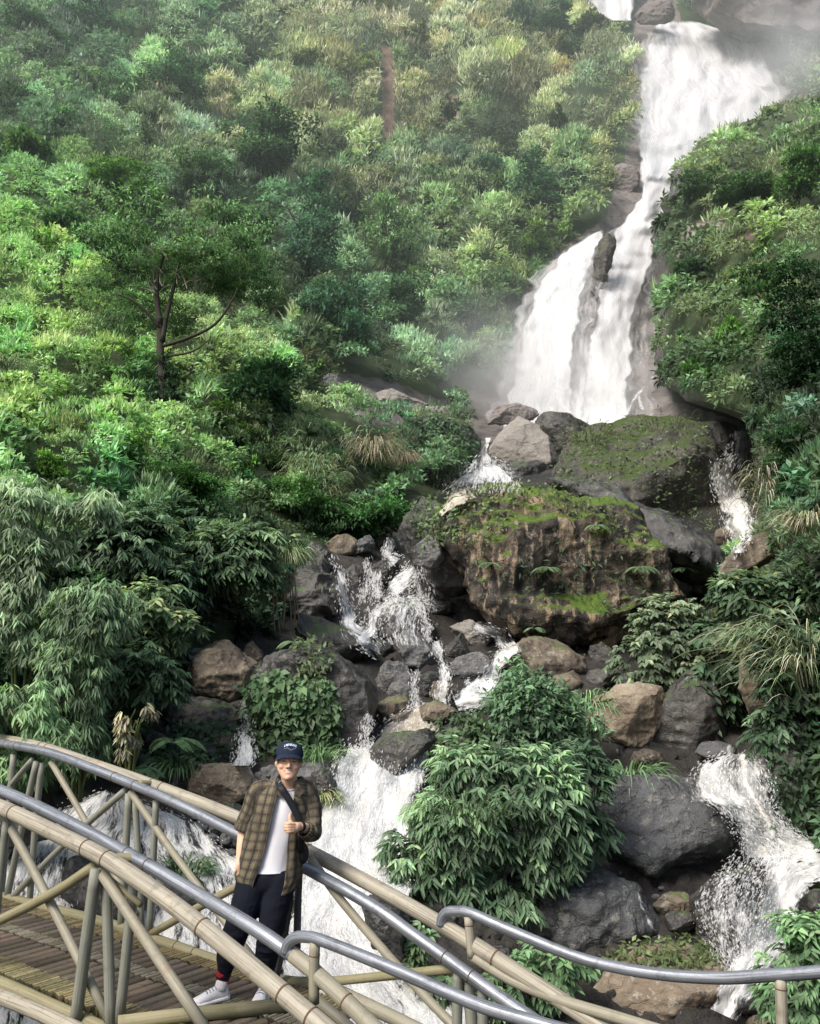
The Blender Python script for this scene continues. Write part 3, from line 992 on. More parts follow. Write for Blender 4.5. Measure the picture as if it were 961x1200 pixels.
def ribbon(pts):
    """centre line (x, y, width) -> rows, cut square to the flow"""
    out = []
    p = np.array(pts, float)
    for i in range(len(p)):
        a, b = p[max(i - 1, 0)], p[min(i + 1, len(p) - 1)]
        t = (b - a)[:2]
        t = t / (np.hypot(*t) + 1e-9)
        nx_, ny_ = t[1], -t[0]
        w = p[i, 2] / 2
        l, r = (p[i, 0] + nx_ * w, p[i, 1] + ny_ * w), (p[i, 0] - nx_ * w, p[i, 1] - ny_ * w)
        out.append((*l, *r))
    return out


W_MAIN = water_mat('foaming_water', 1.0, 0.24, 0.39, 0.56, (0.91, 0.91, 0.90), (0.46, 0.47, 0.48), cream=(0.80, 0.76, 0.69), bumps=0.45, fine=.28)
W_SOFT = water_mat('drifting_spray', 1.0, 0.10, 0.25, 0.95, (0.90, 0.91, 0.92), (0.78, 0.79, 0.8), bumps=0.1)
drops = [[], []]


flecks = []


def foam(PX, PY, D, n, ln=(2.0, 7), wd=(.9, 2.0), spread=3.0, fwd=.03):
    """torn shreds of white water carried along the flow"""
    i = RNG.integers(0, D.shape[0] - 1, n)
    j = RNG.integers(0, D.shape[1], n)
    px, py = PX[i, j] + RNG.normal(0, spread, n), PY[i, j] + RNG.normal(0, spread, n)
    fx, fy = PX[i + 1, j] - PX[i, j], PY[i + 1, j] - PY[i, j]
    d = D[i, j] * (1 - fwd * RNG.random(n) ** 2 - .004)
    P = at_np(px, py, d)
    Q = at_np(px + fx + RNG.normal(0, .8, n), py + fy + RNG.normal(0, .5, n), d - RNG.normal(0, .02, n))
    AX = Q - P
    AX /= np.linalg.norm(AX, axis=-1, keepdims=True) + 1e-9
    NR = np.array([-.25, -.8, .6]) + RNG.normal(0, .22, (n, 3))
    S = d / FPX
    flecks.append((P, AX, NR, S * RNG.uniform(*ln, n), S * RNG.uniform(*wd, n)))


def spray(PX, PY, D, n, size=1.3, spread=5.0, fwd=0.02, k=0):
    foam(PX, PY, D, int(n * (2.6 if n > 600 else 1.7)), spread=spread * .55)
    i = RNG.integers(0, D.shape[0], n)
    j = RNG.integers(0, D.shape[1], n)
    # more at the edges
    ed = RNG.random(n) < 0.55
    j = np.where(ed, np.where(RNG.random(n) < .5, 0, D.shape[1] - 1), j)
    px = PX[i, j] + RNG.normal(0, spread * .6, n)
    py = PY[i, j] + RNG.normal(0, spread * .6, n) * 0.9
    d = D[i, j] * (1 - fwd * RNG.random(n))
    P = at_np(px, py, d)
    s = d / FPX * size * .42 * RNG.uniform(.3, 1.2, n) ** 1.6
    drops[k].append((P, s))


# ---- the high fall
W = []
strip(rows_y((-60, 655, 770), (0, 686, 746), (24, 712, 742)), W_FAR, .14, .7, raw=True, name='waterfall', off=.03)
strip(rows_y((22, 772, 812), (34, 766, 846), (50, 758, 882), (80, 752, 902), (112, 748, 918), (150, 746, 930), (190, 748, 905), (214, 752, 880)), W_FAR, .12, .80, endfade=14, raw=True, name='waterfall', off=.03, edge=.5)
strip(rows_y((168, 750, 830), (186, 749, 818), (210, 751, 800), (232, 747, 786), (250, 738, 780), (272, 722, 776)), W_FAR, .14, .74, raw=True, name='waterfall', off=.02)
strip(rows_y((246, 738, 780), (270, 720, 775), (300, 706, 766), (340, 701, 752), (375, 695, 744), (420, 687, 742), (470, 679, 738), (524, 670, 740)), W_FAR, .14, .72, endfade=18, raw=True, name='waterfall', off=.035, edge=.62)
strip(rows_y((262, 708, 718), (282, 680, 706), (300, 656, 700), (330, 632, 692), (350, 622, 684), (400, 608, 676), (450, 597, 672), (512, 584, 672)), W_FAR, .14, .72, endfade=18, raw=True, name='waterfall', off=.035, edge=.62)
strip(rows_y((300, 690, 715), (370, 690, 700), (470, 668, 690), (495, 665, 690)), W_FAR, .15, .46, raw=True, name='waterfall', off=.04)
strip(ribbon([(772, 340, 5), (768, 380, 4), (774, 412, 4), (766, 440, 6), (744, 466, 12), (732, 486, 14)]), W_VEIL, .3, .62, name='waterfall', off=.03)
strip(ribbon([(750, 350, 5), (752, 400, 5), (750, 440, 5), (752, 480, 12)]), W_VEIL, .3, .6, name='waterfall', off=.03)
# the loose spray that hangs along both sides of the fall
strip(rows_y((24, 766, 826), (50, 746, 892), (112, 738, 928), (190, 738, 905)), W_SOFT, .12, .52, raw=True, name='waterfall', off=.05, wob=6, endfade=20)
strip(rows_y((250, 722, 790), (300, 694, 776), (400, 676, 776), (470, 664, 776), (520, 652, 774)), W_SOFT, .12, .42, raw=True, name='waterfall', off=.06, wob=6, endfade=20)
strip(rows_y((280, 668, 712), (330, 616, 706), (400, 590, 694), (512, 566, 690)), W_SOFT, .12, .50, raw=True, name='waterfall', off=.06, wob=6, endfade=20)
# ---- small spout and its splash, upper right spout
_, g = strip(rows_y((513, 566, 577), (530, 564, 576), (546, 561, 577)), W_NEAR, .2, .72, name='waterfall', off=.02)
_, g = strip(rows_y((538, 558, 582), (550, 545, 596), (562, 532, 606), (574, 524, 610)), W_VEIL, .2, .55, endfade=9, name='waterfall', off=.05)
spray(*g, 500, 1.3, 7)
strip(ribbon([(545, 572, 40), (528, 588, 26), (518, 604, 16)]), W_TAN, .12, .5, name='stream', off=.01)
_, g = strip(rows_y((505, 861, 876), (524, 855, 874), (545, 836, 872), (560, 832, 873), (592, 842, 880), (622, 852, 883), (648, 856, 872)), W_NEAR, .2, .56, name='waterfall', off=.025, edge=.3, ragged=.12)
spray(*g, 350, 1.3, 5)
# ---- middle cascade
for r, w, fr, dn in [
    (ribbon([(387, 650, 7), (395, 665, 9), (402, 684, 18), (405, 706, 24), (409, 730, 26), (424, 748, 30), (444, 763, 20)]), W_VEIL, .2, .66),
    (ribbon([(455, 632, 6), (455, 650, 9), (464, 660, 22)]), W_VEIL, .22, .72),
    (rows_y((655, 427, 433), (675, 425, 435), (705, 422, 440)), W_NEAR, .17, .58),
    (rows_y((672, 439, 446), (700, 438, 446)), W_VEIL, .2, .6),
    (ribbon([(488, 666, 26), (472, 682, 28), (454, 700, 26), (438, 722, 26), (430, 745, 30)]), W_VEIL, .2, .64),
    (ribbon([(505, 706, 8), (484, 702, 9), (462, 704, 10), (446, 714, 10)]), W_VEIL, .24, .7),
    (rows_y((664, 472, 500), (690, 476, 506), (716, 486, 508)), W_VEIL, .16, .5),
    (rows_y((700, 440, 500), (725, 440, 500), (756, 448, 500)), W_VEIL, .16, .46),
    (ribbon([(492, 708, 4), (499, 724, 4), (503, 752, 6)]), W_VEIL, .3, .8),
    (ribbon([(508, 752, 12), (517, 772, 12), (525, 786, 15), (521, 802, 16), (514, 822, 22)]), W_NEAR, .19, .66),
    (rows_y((787, 481, 491), (806, 480, 489), (828, 479, 492)), W_VEIL, .2, .72),
    (ribbon([(556, 733, 18), (588, 746, 20), (598, 762, 24), (582, 778, 22), (574, 800, 34), (552, 818, 44), (534, 826, 20)]), W_NEAR, .19, .66),
    (rows_y((826, 488, 522), (838, 458, 530), (850, 446, 516), (862, 440, 505)), W_TAN, .12, .66),
    (ribbon([(432, 838, 12), (430, 858, 11), (431, 884, 16)]), W_VEIL, .18, .72),
]:
    _, g = strip(r, w, fr, dn - (.02 if dn > .55 else 0), name='cascade', off=.018, edge=.4, ragged=.1)
    spray(*g, 130, 1.3, 3.2)
# ---- main cascade behind the person, and the water under the bridge
_, g = strip(rows_y((872, 412, 446), (884, 396, 502), (900, 386, 504), (925, 376, 494), (960, 367, 486), (1000, 358, 480), (1040, 345, 482), (1085, 336, 470), (1130, 330, 500), (1180, 340, 560), (1260, 330, 600)), W_MAIN, .13, .62, name='cascade', off=.035, edge=.3, smooth=40, ragged=.13, endfade=10)
spray(*g, 2200, 1.6, 7)
_, g = strip([(120, 925, 150, 935), (60, 950, 230, 962), (0, 975, 262, 990), (-30, 1010, 296, 1010), (-60, 1060, 322, 1050), (-90, 1120, 340, 1100), (-100, 1200, 345, 1170), (-100, 1300, 345, 1280)], W_MAIN, .13, .50, name='stream', off=.02, smooth=20, edge=.3, ragged=.14)
spray(*g, 900, 1.5, 6)
_, g = strip(rows_y((822, 284, 292), (850, 283, 298), (880, 276, 300), (897, 268, 298)), W_VEIL, .16, .58, name='waterfall', off=.03)
spray(*g, 260, 1.2, 3)
# ---- right cascade
_, g = strip(ribbon([(852, 850, 7), (855, 868, 8), (860, 890, 22)]), W_VEIL, .2, .66, name='cascade', off=.03)
_, g = strip(rows_y((884, 846, 880), (896, 822, 896), (912, 812, 904), (932, 816, 908), (950, 846, 912), (968, 862, 922), (985, 868, 950), (1005, 872, 985)), W_MAIN, .17, .56, name='cascade', off=.03, smooth=8, edge=.3, ragged=.14)
spray(*g, 900, 1.5, 7)
_, g = strip(ribbon([(960, 1010, 60), (930, 1020, 60), (915, 1050, 56), (905, 1085, 56), (885, 1120, 52), (868, 1150, 44), (850, 1190, 40)]), W_MAIN, .13, .58, name='cascade', off=.03, smooth=10, edge=.3, ragged=.12)
_, g = strip(rows_y((1004, 862, 930), (1030, 836, 920), (1060, 820, 912), (1100, 826, 902), (1135, 850, 890)), W_VEIL, .15, .47, name='cascade', off=.03, ragged=.12, edge=.3)
spray(*g, 700, 1.3, 6)
# ---- threads on the slab rocks
for r, dn in [
    (rows_y((958, 668, 682), (985, 670, 690), (1016, 674, 688), (1022, 668, 696)), .66),
    (ribbon([(735, 916, 4), (740, 950, 4), (742, 1000, 5), (746, 1040, 9), (752, 1058, 14)]), .52),
    (ribbon([(750, 1058, 8), (760, 1076, 9), (774, 1100, 8)]), .78),
    (ribbon([(684, 812, 12), (676, 850, 12), (678, 872, 10)]), .6),
    (ribbon([(710, 905, 10), (735, 908, 6), (758, 914, 4)]), .7),
]:
    strip(r, W_VEIL, .2, dn, name='cascade', off=.012)
# splash drops: thrown out along the cascades, nobody could count them
Pd = np.concatenate([a for a, b in drops[0]])
Sd = np.concatenate([b for a, b in drops[0]])
T4 = np.array([(1, 1, 1), (1, -1, -1), (-1, 1, -1), (-1, -1, 1)], float) * .7
st = RNG.uniform(.35, 1.1, (len(Pd), 1, 3))
vs = (Pd[:, None] + T4[None] * st * Sd[:, None, None]).reshape(-1, 3)
b4 = np.arange(len(Pd))[:, None, None] * 4
fs = (b4 + np.array([(0, 1, 2), (0, 3, 1), (0, 2, 3), (1, 3, 2)])[None]).reshape(-1, 3)
tag(obj('splash_drops', np_mesh('splash_drops', vs, fs, None, M_DROP, True)), 'white splash drops thrown up along the cascades', 'spray', kind='stuff')

P, AX, NR, L, Wd = [np.concatenate(a) for a in zip(*flecks)]
sd_ = np.cross(AX, NR)
sd_ /= np.linalg.norm(sd_, axis=-1, keepdims=True) + 1e-9
V = np.stack([P, P + AX * (L * .4)[:, None] + sd_ * (Wd * .5)[:, None], P + AX * L[:, None], P + AX * (L * .4)[:, None] - sd_ * (Wd * .5)[:, None]], 1).reshape(-1, 3)
tag(obj('foam_shreds', np_mesh('foam_shreds', V, np.arange(len(P))[:, None] * 4 + np.arange(4)[None], None, M_FOAM)), 'white shreds of foam torn along the cascades', 'foam', kind='stuff')
# ---- rocks that break the white water, and the loose gravel of the bed
for nm, lb, ol, mt, th, kw in [
    ('rock', 'dark wet rock breaking the white water behind the near railing posts', [(62, 1016), (112, 1000), (168, 1018), (182, 1070), (120, 1090), (64, 1064)], R_DARK, 0.6, dict(seed=71, Y=10.25)),
    ('rock', 'low dark rock at the left edge behind the railing posts', [(-30, 962), (20, 946), (66, 955), (58, 985), (0, 996), (-30, 990)], R_DARK, 0.6, dict(seed=72, Y=10.6)),
    ('rock', 'dark rock in the white water just left of the legs of the person', [(196, 1040), (226, 1026), (252, 1042), (246, 1066), (206, 1068)], R_DARK, 0.6, dict(seed=73, Y=10.3)),
    ('rock', 'black rock showing through the main cascade below the right hand railing', [(425, 1052), (452, 1046), (476, 1075), (470, 1125), (438, 1110)], R_DARK, 0.6, dict(seed=74, Y=9.25)),
    ('rock', 'square block damming the white water above the main cascade', [(434, 874), (446, 860), (500, 857), (508, 868), (486, 886), (462, 910), (440, 910)], R_DARK, 0.8, dict(seed=34, Y=13.3)),
    ('rock', 'rounded brown rock right of the tan pool', [(490, 828), (518, 820), (534, 834), (516, 848), (496, 844)], R_BROWN, 0.9, dict(seed=35, Y=15.0)),
    ('rock', 'dark rock dividing the main cascade at its left rim', [(366, 908), (384, 900), (396, 912), (392, 936), (372, 940)], R_DARK, 0.7, dict(seed=75, Y=12.1)),
]:
    boulder(nm, lb, ol, mt, th, **kw)
rg_ = np.random.default_rng(55)
GP_, GR_ = [], []
while len(GP_) < 1500:
    x, y = rg_.uniform(150, 960), rg_.uniform(600, 1190)
    if not in_poly(np.array([x]), np.array([y]), GORGE)[0]:
        continue
    ok_, l, nr, fi_, ob_, mx_ = SC.ray_cast(DG, ORG, Vector(ray(x, y)).normalized())
    if not ok_ or ob_.name != 'hillside':
        if rg_.random() < .002:
            break
        continue
    GP_.append(l)
    GR_.append(l.y / FPX * float(rg_.choice([2.0, 3.0, 5.0, 8.0], p=[.4, .3, .2, .1])) * rg_.uniform(.7, 1.3))
bmi = bmesh.new()
bmesh.ops.create_icosphere(bmi, subdivisions=2, radius=1)
ico_v = np.array([v.co[:] for v in bmi.verts])
ico_f = np.array([[v.index for v in f.verts] for f in bmi.faces])
bmi.free()
vs = []
for k, (p, r) in enumerate(zip(GP_, GR_)):
    d = 1 + .35 * fbm(ico_v * 1.3 + k * 3.1, 2, 5)
    vs.append(ico_v * d[:, None] * r * rg_.uniform(.6, 1.2, 3)[None] + np.array(p)[None])
fs = (ico_f[None] + (np.arange(len(GP_)) * len(ico_v))[:, None, None]).reshape(-1, 3)
tag(obj('gravel', np_mesh('gravel', np.concatenate(vs), fs, None, R_GREY, True)), 'wet gravel and small stones scattered over the stream bed', 'gravel', kind='stuff')
# ================================================================ foliage
LEAF = leaf_mat('leaf', 0.36)
M_BARK = plain_mat('bark', (0.05, 0.045, 0.038), 0.9, 0.2, nscale=12, var=0.4, bump=0.4)
M_PALEBARK = plain_mat('pale_bark', (0.2, 0.18, 0.15), 0.9, 0.2, nscale=12, var=0.3)


def unit(v):
    return v / (np.linalg.norm(v, axis=-1, keepdims=True) + 1e-9)


def leaf_arrays(B, AX, NR, L, Wd, fold=0.22, droop=0.0, quads=1):
    """one folded leaf per row: base B, axis AX, face normal NR, length L, width Wd"""
    side = unit(np.cross(AX, NR))
    nr = np.cross(side, AX)
    L = L[:, None]
    Wd = Wd[:, None]
    dz = np.zeros_like(B)
    dz[:, 2] = 1
    v0 = B
    v2 = B + AX * L - dz * L * droop
    if quads == 1:
        mid = B + AX * L * 0.42 - dz * L * droop * 0.25
        v1 = mid + side * Wd * .5 + nr * Wd * fold
        v3 = mid - side * Wd * .5 + nr * Wd * fold
        V = np.stack([v0, v1, v2, v3], 1)
        F = np.arange(len(B))[:, None] * 4 + np.array([0, 1, 2, 3])[None]
        return V.reshape(-1, 3), F, np.arange(len(B))
    m1 = B + AX * L * 0.28 - dz * L * droop * 0.1
    m2 = B + AX * L * 0.66 - dz * L * droop * 0.5
    V = np.stack([v0, m1 + side * Wd * .46 + nr * Wd * fold, m2 + side * Wd * .42 + nr * Wd * fold, v2,
                  m2 - side * Wd * .42 + nr * Wd * fold, m1 - side * Wd * .46 + nr * Wd * fold], 1)
    b = np.arange(len(B))[:, None] * 6
    F = np.concatenate([b + np.array([0, 1, 2, 3])[None], b + np.array([0, 3, 4, 5])[None]], 0)
    return V.reshape(-1, 3), F, np.r_[np.arange(len(B)), np.arange(len(B))]


def rdir(n, rng):
    v = rng.normal(size=(n, 3))
    return unit(v)


class Leaves:
    def __init__(self):
        self.parts = []
        self.vb = 0

    def add(self, B, AX, NR, L, Wd, colr, fold=0.22, droop=0.0, quads=1):
        V, F, ix = leaf_arrays(B, unit(AX), unit(NR), L, Wd, fold, droop, quads)
        self.parts.append((V, F + self.vb, np.asarray(colr)[ix]))
        self.vb += len(V)

    def mesh(self, name, mat=None, origin=None):
        V = np.concatenate([p[0] for p in self.parts])
        if origin is not None:
            V = V - np.array(origin)[None]
        return np_mesh(name, V, np.concatenate([p[1] for p in self.parts]), np.concatenate([p[2] for p in self.parts]), mat or LEAF)


# ---------------------------------------------------------------- undergrowth
PAL = [  # photo place, colour of the cover, grass share
    (60, 60, (.045, .095, .042), .15), (150, 20, (.05, .10, .04), .2), (40, 180, (.05, .12, .035), .1), (160, 150, (.07, .125, .05), .4),
    (230, 170, (.12, .17, .075), .8), (250, 60, (.055, .105, .045), .2), (330, 30, (.10, .145, .06), .6), (400, 20, (.15, .18, .08), .85), (480, 10, (.16, .185, .085), .8),
    (390, 110, (.11, .15, .055), .7), (440, 150, (.09, .13, .045), .4), (500, 100, (.11, .135, .045), .7), (560, 60, (.13, .155, .055), .7), (620, 100, (.12, .145, .05), .7),
    (690, 100, (.11, .14, .055), .5), (690, 190, (.10, .14, .05), .4), (560, 170, (.055, .10, .05), .2), (430, 220, (.11, .165, .06), .3), (470, 280, (.09, .15, .055), .3),
    (540, 300, (.10, .16, .05), .35), (620, 270, (.10, .18, .04), .3), (520, 380, (.085, .15, .055), .3), (590, 330, (.095, .16, .045), .3), (470, 420, (.07, .13, .055), .2),
    (60, 260, (.07, .15, .03), .1), (60, 330, (.10, .20, .035), .1), (120, 430, (.11, .22, .035), .1), (60, 480, (.11, .22, .035), .1), (30, 560, (.10, .20, .04), .1),
    (200, 290, (.042, .09, .03), .1), (280, 300, (.04, .085, .032), .1), (130, 260, (.05, .105, .03), .1), (330, 330, (.05, .10, .035), .1), (240, 385, (.10, .17, .04), .2), (240, 240, (.055, .11, .035), .1), (330, 380, (.10, .17, .04), .25), (400, 400, (.06, .12, .045), .15), (150, 520, (.09, .19, .035), .1),
    (260, 520, (.085, .18, .035), .15), (360, 480, (.10, .18, .045), .2), (420, 560, (.05, .11, .03), .3), (350, 560, (.06, .13, .03), .3), (150, 620, (.035, .085, .025), .05),
    (250, 640, (.04, .095, .028), .1), (120, 720, (.025, .06, .02), .05), (60, 760, (.045, .10, .03), .05), (180, 800, (.02, .05, .018), .05), (100, 860, (.03, .075, .025), .1),
    (300, 720, (.02, .05, .018), .1), (440, 600, (.03, .075, .022), .1), (850, 20, (.07, .11, .05), .3), (930, 50, (.09, .12, .06), .3)]
SPAL = [(900, 150, (.085, .13, .045), .3), (950, 180, (.055, .11, .03), .1), (840, 190, (.06, .10, .035), .2), (880, 230, (.045, .085, .025), .1), (830, 330, (.03, .065, .02), .05), (900, 320, (.09, .15, .035), .25),
        (870, 400, (.06, .115, .03), .15), (940, 380, (.018, .045, .016), .05), (840, 440, (.06, .13, .03), .1), (930, 480, (.025, .06, .02), .05), (900, 540, (.03, .065, .022), .2),  # darkest entry at the right edge has the tree shadow in its colour
        (940, 620, (.05, .10, .03), .4), (920, 740, (.035, .08, .025), .2), (920, 860, (.02, .045, .017), .1), (960, 980, (.03, .07, .02), .1)]


def palette(px, py, pal):
    c = np.array([(a, b) for a, b, _, _ in pal], float)
    v = np.array([(*k, g) for _, _, k, g in pal])
    d2 = ((np.stack([px, py], -1)[:, None] - c[None]) ** 2).sum(-1)
    w_ = np.exp(-d2 / (2 * 42.0 ** 2)) + 1e-7 / (1 + d2)
    w_ /= w_.sum(1, keepdims=True)
    return w_ @ v


def cover(name, label, n_clump, per, dom, pal, depth_f, normal_f, bare_f, seed, kpx=1.0, keep_f=None):
    rng = np.random.default_rng(seed)
    x0, x1, y0, y1 = dom
    px = rng.uniform(x0, x1, n_clump)
    py = rng.uniform(y0, y1, n_clump)
    keep = ~bare_f(px, py)
    px, py = px[keep], py[keep]
    D = depth_f(px, py)
    P = at_np(px, py, D)
    N = normal_f(px, py)
    pv = palette(px, py, pal)
    nzf = fbm(np.stack([px / 26, py / 20, px * 0 + seed], -1), 3, seed)
    # the cover is made of rounded bushes: every clump belongs to the nearest one
    nb = int((x1 - x0) * (y1 - y0) / 900)
    bc = np.stack([rng.uniform(x0, x1, nb), rng.uniform(y0, y1, nb)], -1)
    br = rng.uniform(14, 34, nb)
    btint = np.clip(1.05 + rng.normal(0, .42, nb), .36, 2.0)
    bsize = np.clip(rng.normal(1, .28, nb), .55, 1.7)
    bhue = rng.normal(0, 1, (nb, 3)) * np.array([.14, .05, .14])
    own = np.empty(len(px), int)
    dist = np.empty(len(px))
    for i in range(0, len(px), 2000):
        dd = np.hypot(px[i:i + 2000, None] - bc[None, :, 0], (py[i:i + 2000, None] - bc[None, :, 1]) * 1.2) / br[None]
        own[i:i + 2000] = dd.argmin(1)
        dist[i:i + 2000] = dd.min(1)
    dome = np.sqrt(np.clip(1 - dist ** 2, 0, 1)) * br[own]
    nz2 = fbm(np.stack([px / 70, py / 60, px * 0 + seed], -1), 2, seed + 4)
    grass = rng.random(len(px)) < np.clip(pv[:, 3] + nz2 * .4, 0, 1)
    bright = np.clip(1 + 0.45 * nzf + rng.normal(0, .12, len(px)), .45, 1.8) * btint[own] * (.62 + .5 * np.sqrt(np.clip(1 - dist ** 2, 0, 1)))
    hue = 1 + bhue[own]
    near = np.clip((22 - D) / 12, 0, 1)
    S = D / FPX
    Rc = S * rng.uniform(6, 13, len(px)) * (1 + .35 * near) * kpx
    lift = S * (dome * 1.05 * np.where(pv[:, 3] > .55, .38, 1.0) + 3 * nzf)
    # repeat clumps to leaves
    k = per
    rep = np.repeat(np.arange(len(px)), k)
    m = len(rep)
    o = rdir(m, rng)
    Nr = N[rep]
    o = o + Nr * 0.75 + np.array([0, 0, .35])
    o = unit(o)
    rad = Rc[rep] * rng.random(m) ** .4
    B = P[rep] + o * rad[:, None] * np.array([1.15, 1.0, .95]) + (Nr * .6 + np.array([0, -.25, .55])) * lift[rep][:, None]
    g = grass[rep]
    AX = o * .8 + rdir(m, rng) * .75 + np.array([0, 0, -.25])
    AXg = np.array([0, 0, 1.0]) + rdir(m, rng) * .55 + o * .25
    AX = np.where(g[:, None], AXg, AX)
    NR = o * .6 + np.array([-.15, -.2, .7]) + rdir(m, rng) * .5
    Lp = (6.2 + 5.0 * near[rep]) * rng.uniform(.6, 1.35, m) * bsize[own][rep]
    L = S[rep] * Lp * np.where(g, 1.7, 1.0) * kpx
    Wd = S[rep] * Lp * np.where(g, .22, .46) * rng.uniform(.8, 1.2, m) * kpx
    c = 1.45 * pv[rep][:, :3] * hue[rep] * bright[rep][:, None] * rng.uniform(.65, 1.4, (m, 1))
    c = c * (1 + rng.normal(0, .08, (m, 3)))
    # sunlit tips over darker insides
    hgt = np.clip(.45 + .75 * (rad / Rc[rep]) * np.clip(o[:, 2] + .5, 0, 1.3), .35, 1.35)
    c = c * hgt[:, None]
    c = np.where(g[:, None], c * np.array([1.2, 1.05, 1.0]), c)
    c = c * np.array([1.0, 1.0, 1.12]) * (1 + .45 * np.clip((330 - py) / 280, 0, 1))[rep][:, None]  # leaf colour brightened up the far slope to offset the dim light there
    lv = Leaves()
    ok = keep_f(B) if keep_f is not None else np.ones(m, bool)
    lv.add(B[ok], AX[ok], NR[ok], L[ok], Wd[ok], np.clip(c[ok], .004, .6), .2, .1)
    return tag(obj(name, lv.mesh(name)), label, 'undergrowth', kind='stuff')


def hill_bare(px, py):
    b = sample_grid(BARE.astype(float), px, py)
    tuft = fbm(np.stack([px / 16, py / 12, px * 0], -1), 3, 77)
    far = (py < 460)
    thin = (px > 470) & (px < 720) & (py < 175) & (tuft > .42)
    return ((b > .5) & ~((tuft > .25) & far & (px < np.where(py < 262, 716, 586)))) | ((b > .5) & (py > 620)) | thin


FALLPOLY = [(684, -60), (688, 5), (712, 26), (768, 26), (752, 60), (748, 190), (720, 262), (660, 298), (612, 345), (590, 440), (590, 480), (760, 480), (770, 300), (790, 230), (930, 110), (880, 50), (800, 28), (770, -60)]


def hill_keep(B):
    # no leaf grows out of the falling water
    x, y = to_px(B)
    return ~(in_poly(x, y, FALLPOLY) | in_poly(x, y, SCAR) | in_poly(x, y, PATCH))


HS = lambda x, y: sample_grid(GD, x, y)
HN = lambda x, y: unit(sample_grid(GN, x, y))
cover('bank_undergrowth', 'broad green leaves covering the near left bank', 11000, 30, (-260, 900, 430, 1000), PAL, HS, HN, hill_bare, 11, 1.0, hill_keep)
cover('hillside_undergrowth', 'green leaves and grass covering the far hillside', 27000, 24, (-220, 960, -130, 450), PAL, HS, HN, hill_bare, 13, .92, hill_keep)


def spur_idx(px, py):
    j = np.clip(np.round((py - sy[0]) / GSTEP).astype(int), 0, sny - 1)
    e = ex[j]
    u = np.clip((px - e) / (1300 - e), 0, 1) ** (1 / 1.15)
    i = np.clip(np.round(u * 99).astype(int) + 3, 3, snx - 1)
    return j, i


def spur_bare(px, py):
    j, i = spur_idx(px, py)
    j2, _ = spur_idx(px, py - 13)
    return (px < ex[j] + 5) | (px < ex[j2] + 3) | ((SBARE[j, i] > .6) & (RNG.random(len(px)) < .75)) | ((py > 830) & (RNG.random(len(px)) < .5))


def spur_keep(B):
    # leaves stay on the spur: its rim against the fall stays crisp
    x, y = to_px(B)
    return (x > np.interp(y, sy, ex) - 2) & (y > 100)


cover('spur_undergrowth', 'dark green leaves covering the cliff spur right of the fall', 5200, 36, (760, 1220, 95, 1035), SPAL,
      lambda x, y: SD[spur_idx(x, y)], lambda x, y: SPN[spur_idx(x, y)], spur_bare, 12, 1.05, spur_keep)


# ---------------------------------------------------------------- trees and bushes of the slopes
def crown_mesh(name, seed, lobes, nclump, per, lf, aspect=.45, clr=.22, droop=.15, vert=0.0, spread=.8):
    """unit crown: lobes (x, y, z, r, squash) -> leaf clumps on the lobes' shells"""
    rng = np.random.default_rng(seed)
    lb = np.array(lobes, float)
    wts = lb[:, 3] ** 2
    ii = rng.choice(len(lb), nclump, p=wts / wts.sum())
    d = rdir(nclump, rng)
    d[:, 2] = np.where(d[:, 2] < -.35, -d[:, 2] * .6, d[:, 2])
    d = unit(d)
    rr_ = rng.uniform(.55, 1.05, nclump)
    C = lb[ii, :3] + d * (lb[ii, 3] * rr_)[:, None] * np.stack([np.ones(nclump), np.ones(nclump), lb[ii, 4]], -1)
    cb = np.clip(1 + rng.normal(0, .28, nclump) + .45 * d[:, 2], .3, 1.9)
    rep = np.repeat(np.arange(nclump), per)
    m = len(rep)
    o = rdir(m, rng)
    cr = clr * rng.uniform(.6, 1.2, nclump)[rep]
    B = C[rep] + o * (cr * rng.random(m) ** .5)[:, None] * np.array([1, 1, .6])
    AX = d[rep] * spread + rdir(m, rng) * .8 + np.array([0, 0, -.2 + vert])
    NR = d[rep] * .5 + np.array([-.1, -.15, .8]) + rdir(m, rng) * .4
    L = lf * rng.uniform(.6, 1.3, m)
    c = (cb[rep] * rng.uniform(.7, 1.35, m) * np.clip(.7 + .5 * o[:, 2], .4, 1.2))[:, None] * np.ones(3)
    c = c * (1 + rng.normal(0, .07, (m, 3)))
    lv = Leaves()
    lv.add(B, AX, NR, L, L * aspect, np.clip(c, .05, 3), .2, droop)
    return lv.mesh(name)


rl = random.Random(3)


def lobes_round(n=9, seed=0):
    q = random.Random(seed)
    return [(0, 0, .55, .55, .8)] + [(q.uniform(-.62, .62), q.uniform(-.55, .55), q.uniform(.2, .95), q.uniform(.26, .42), q.uniform(.6, .85)) for _ in range(n)]


def lobes_tall(seed=0):
    q = random.Random(seed)
    return [(q.uniform(-.3, .3), q.uniform(-.3, .3), z, r, .6) for z, r in ((.2, .62), (.55, .66), (.95, .6), (1.3, .55), (1.7, .5), (2.05, .4), (2.35, .28))] + \
           [(q.uniform(-.7, .7), q.uniform(-.4, .4), q.uniform(.1, 1.6), .32, .5) for _ in range(8)]


def lobes_cone(seed=0):
    q = random.Random(seed)
    out = []
    for k in range(8):
        z = .1 + k * .26
        r = .75 * (1 - k / 9)
        for a in range(3):
            an = a * 2.1 + k * .7
            out.append((math.cos(an) * r * .55, math.sin(an) * r * .55, z, r * .62, .45))
    return out


def lobes_umbrella(seed=0):
    q = random.Random(seed)
    return [(q.uniform(-.85, .85), q.uniform(-.7, .7), .62 + q.uniform(-.22, .22), q.uniform(.22, .36), .28) for _ in range(22)]


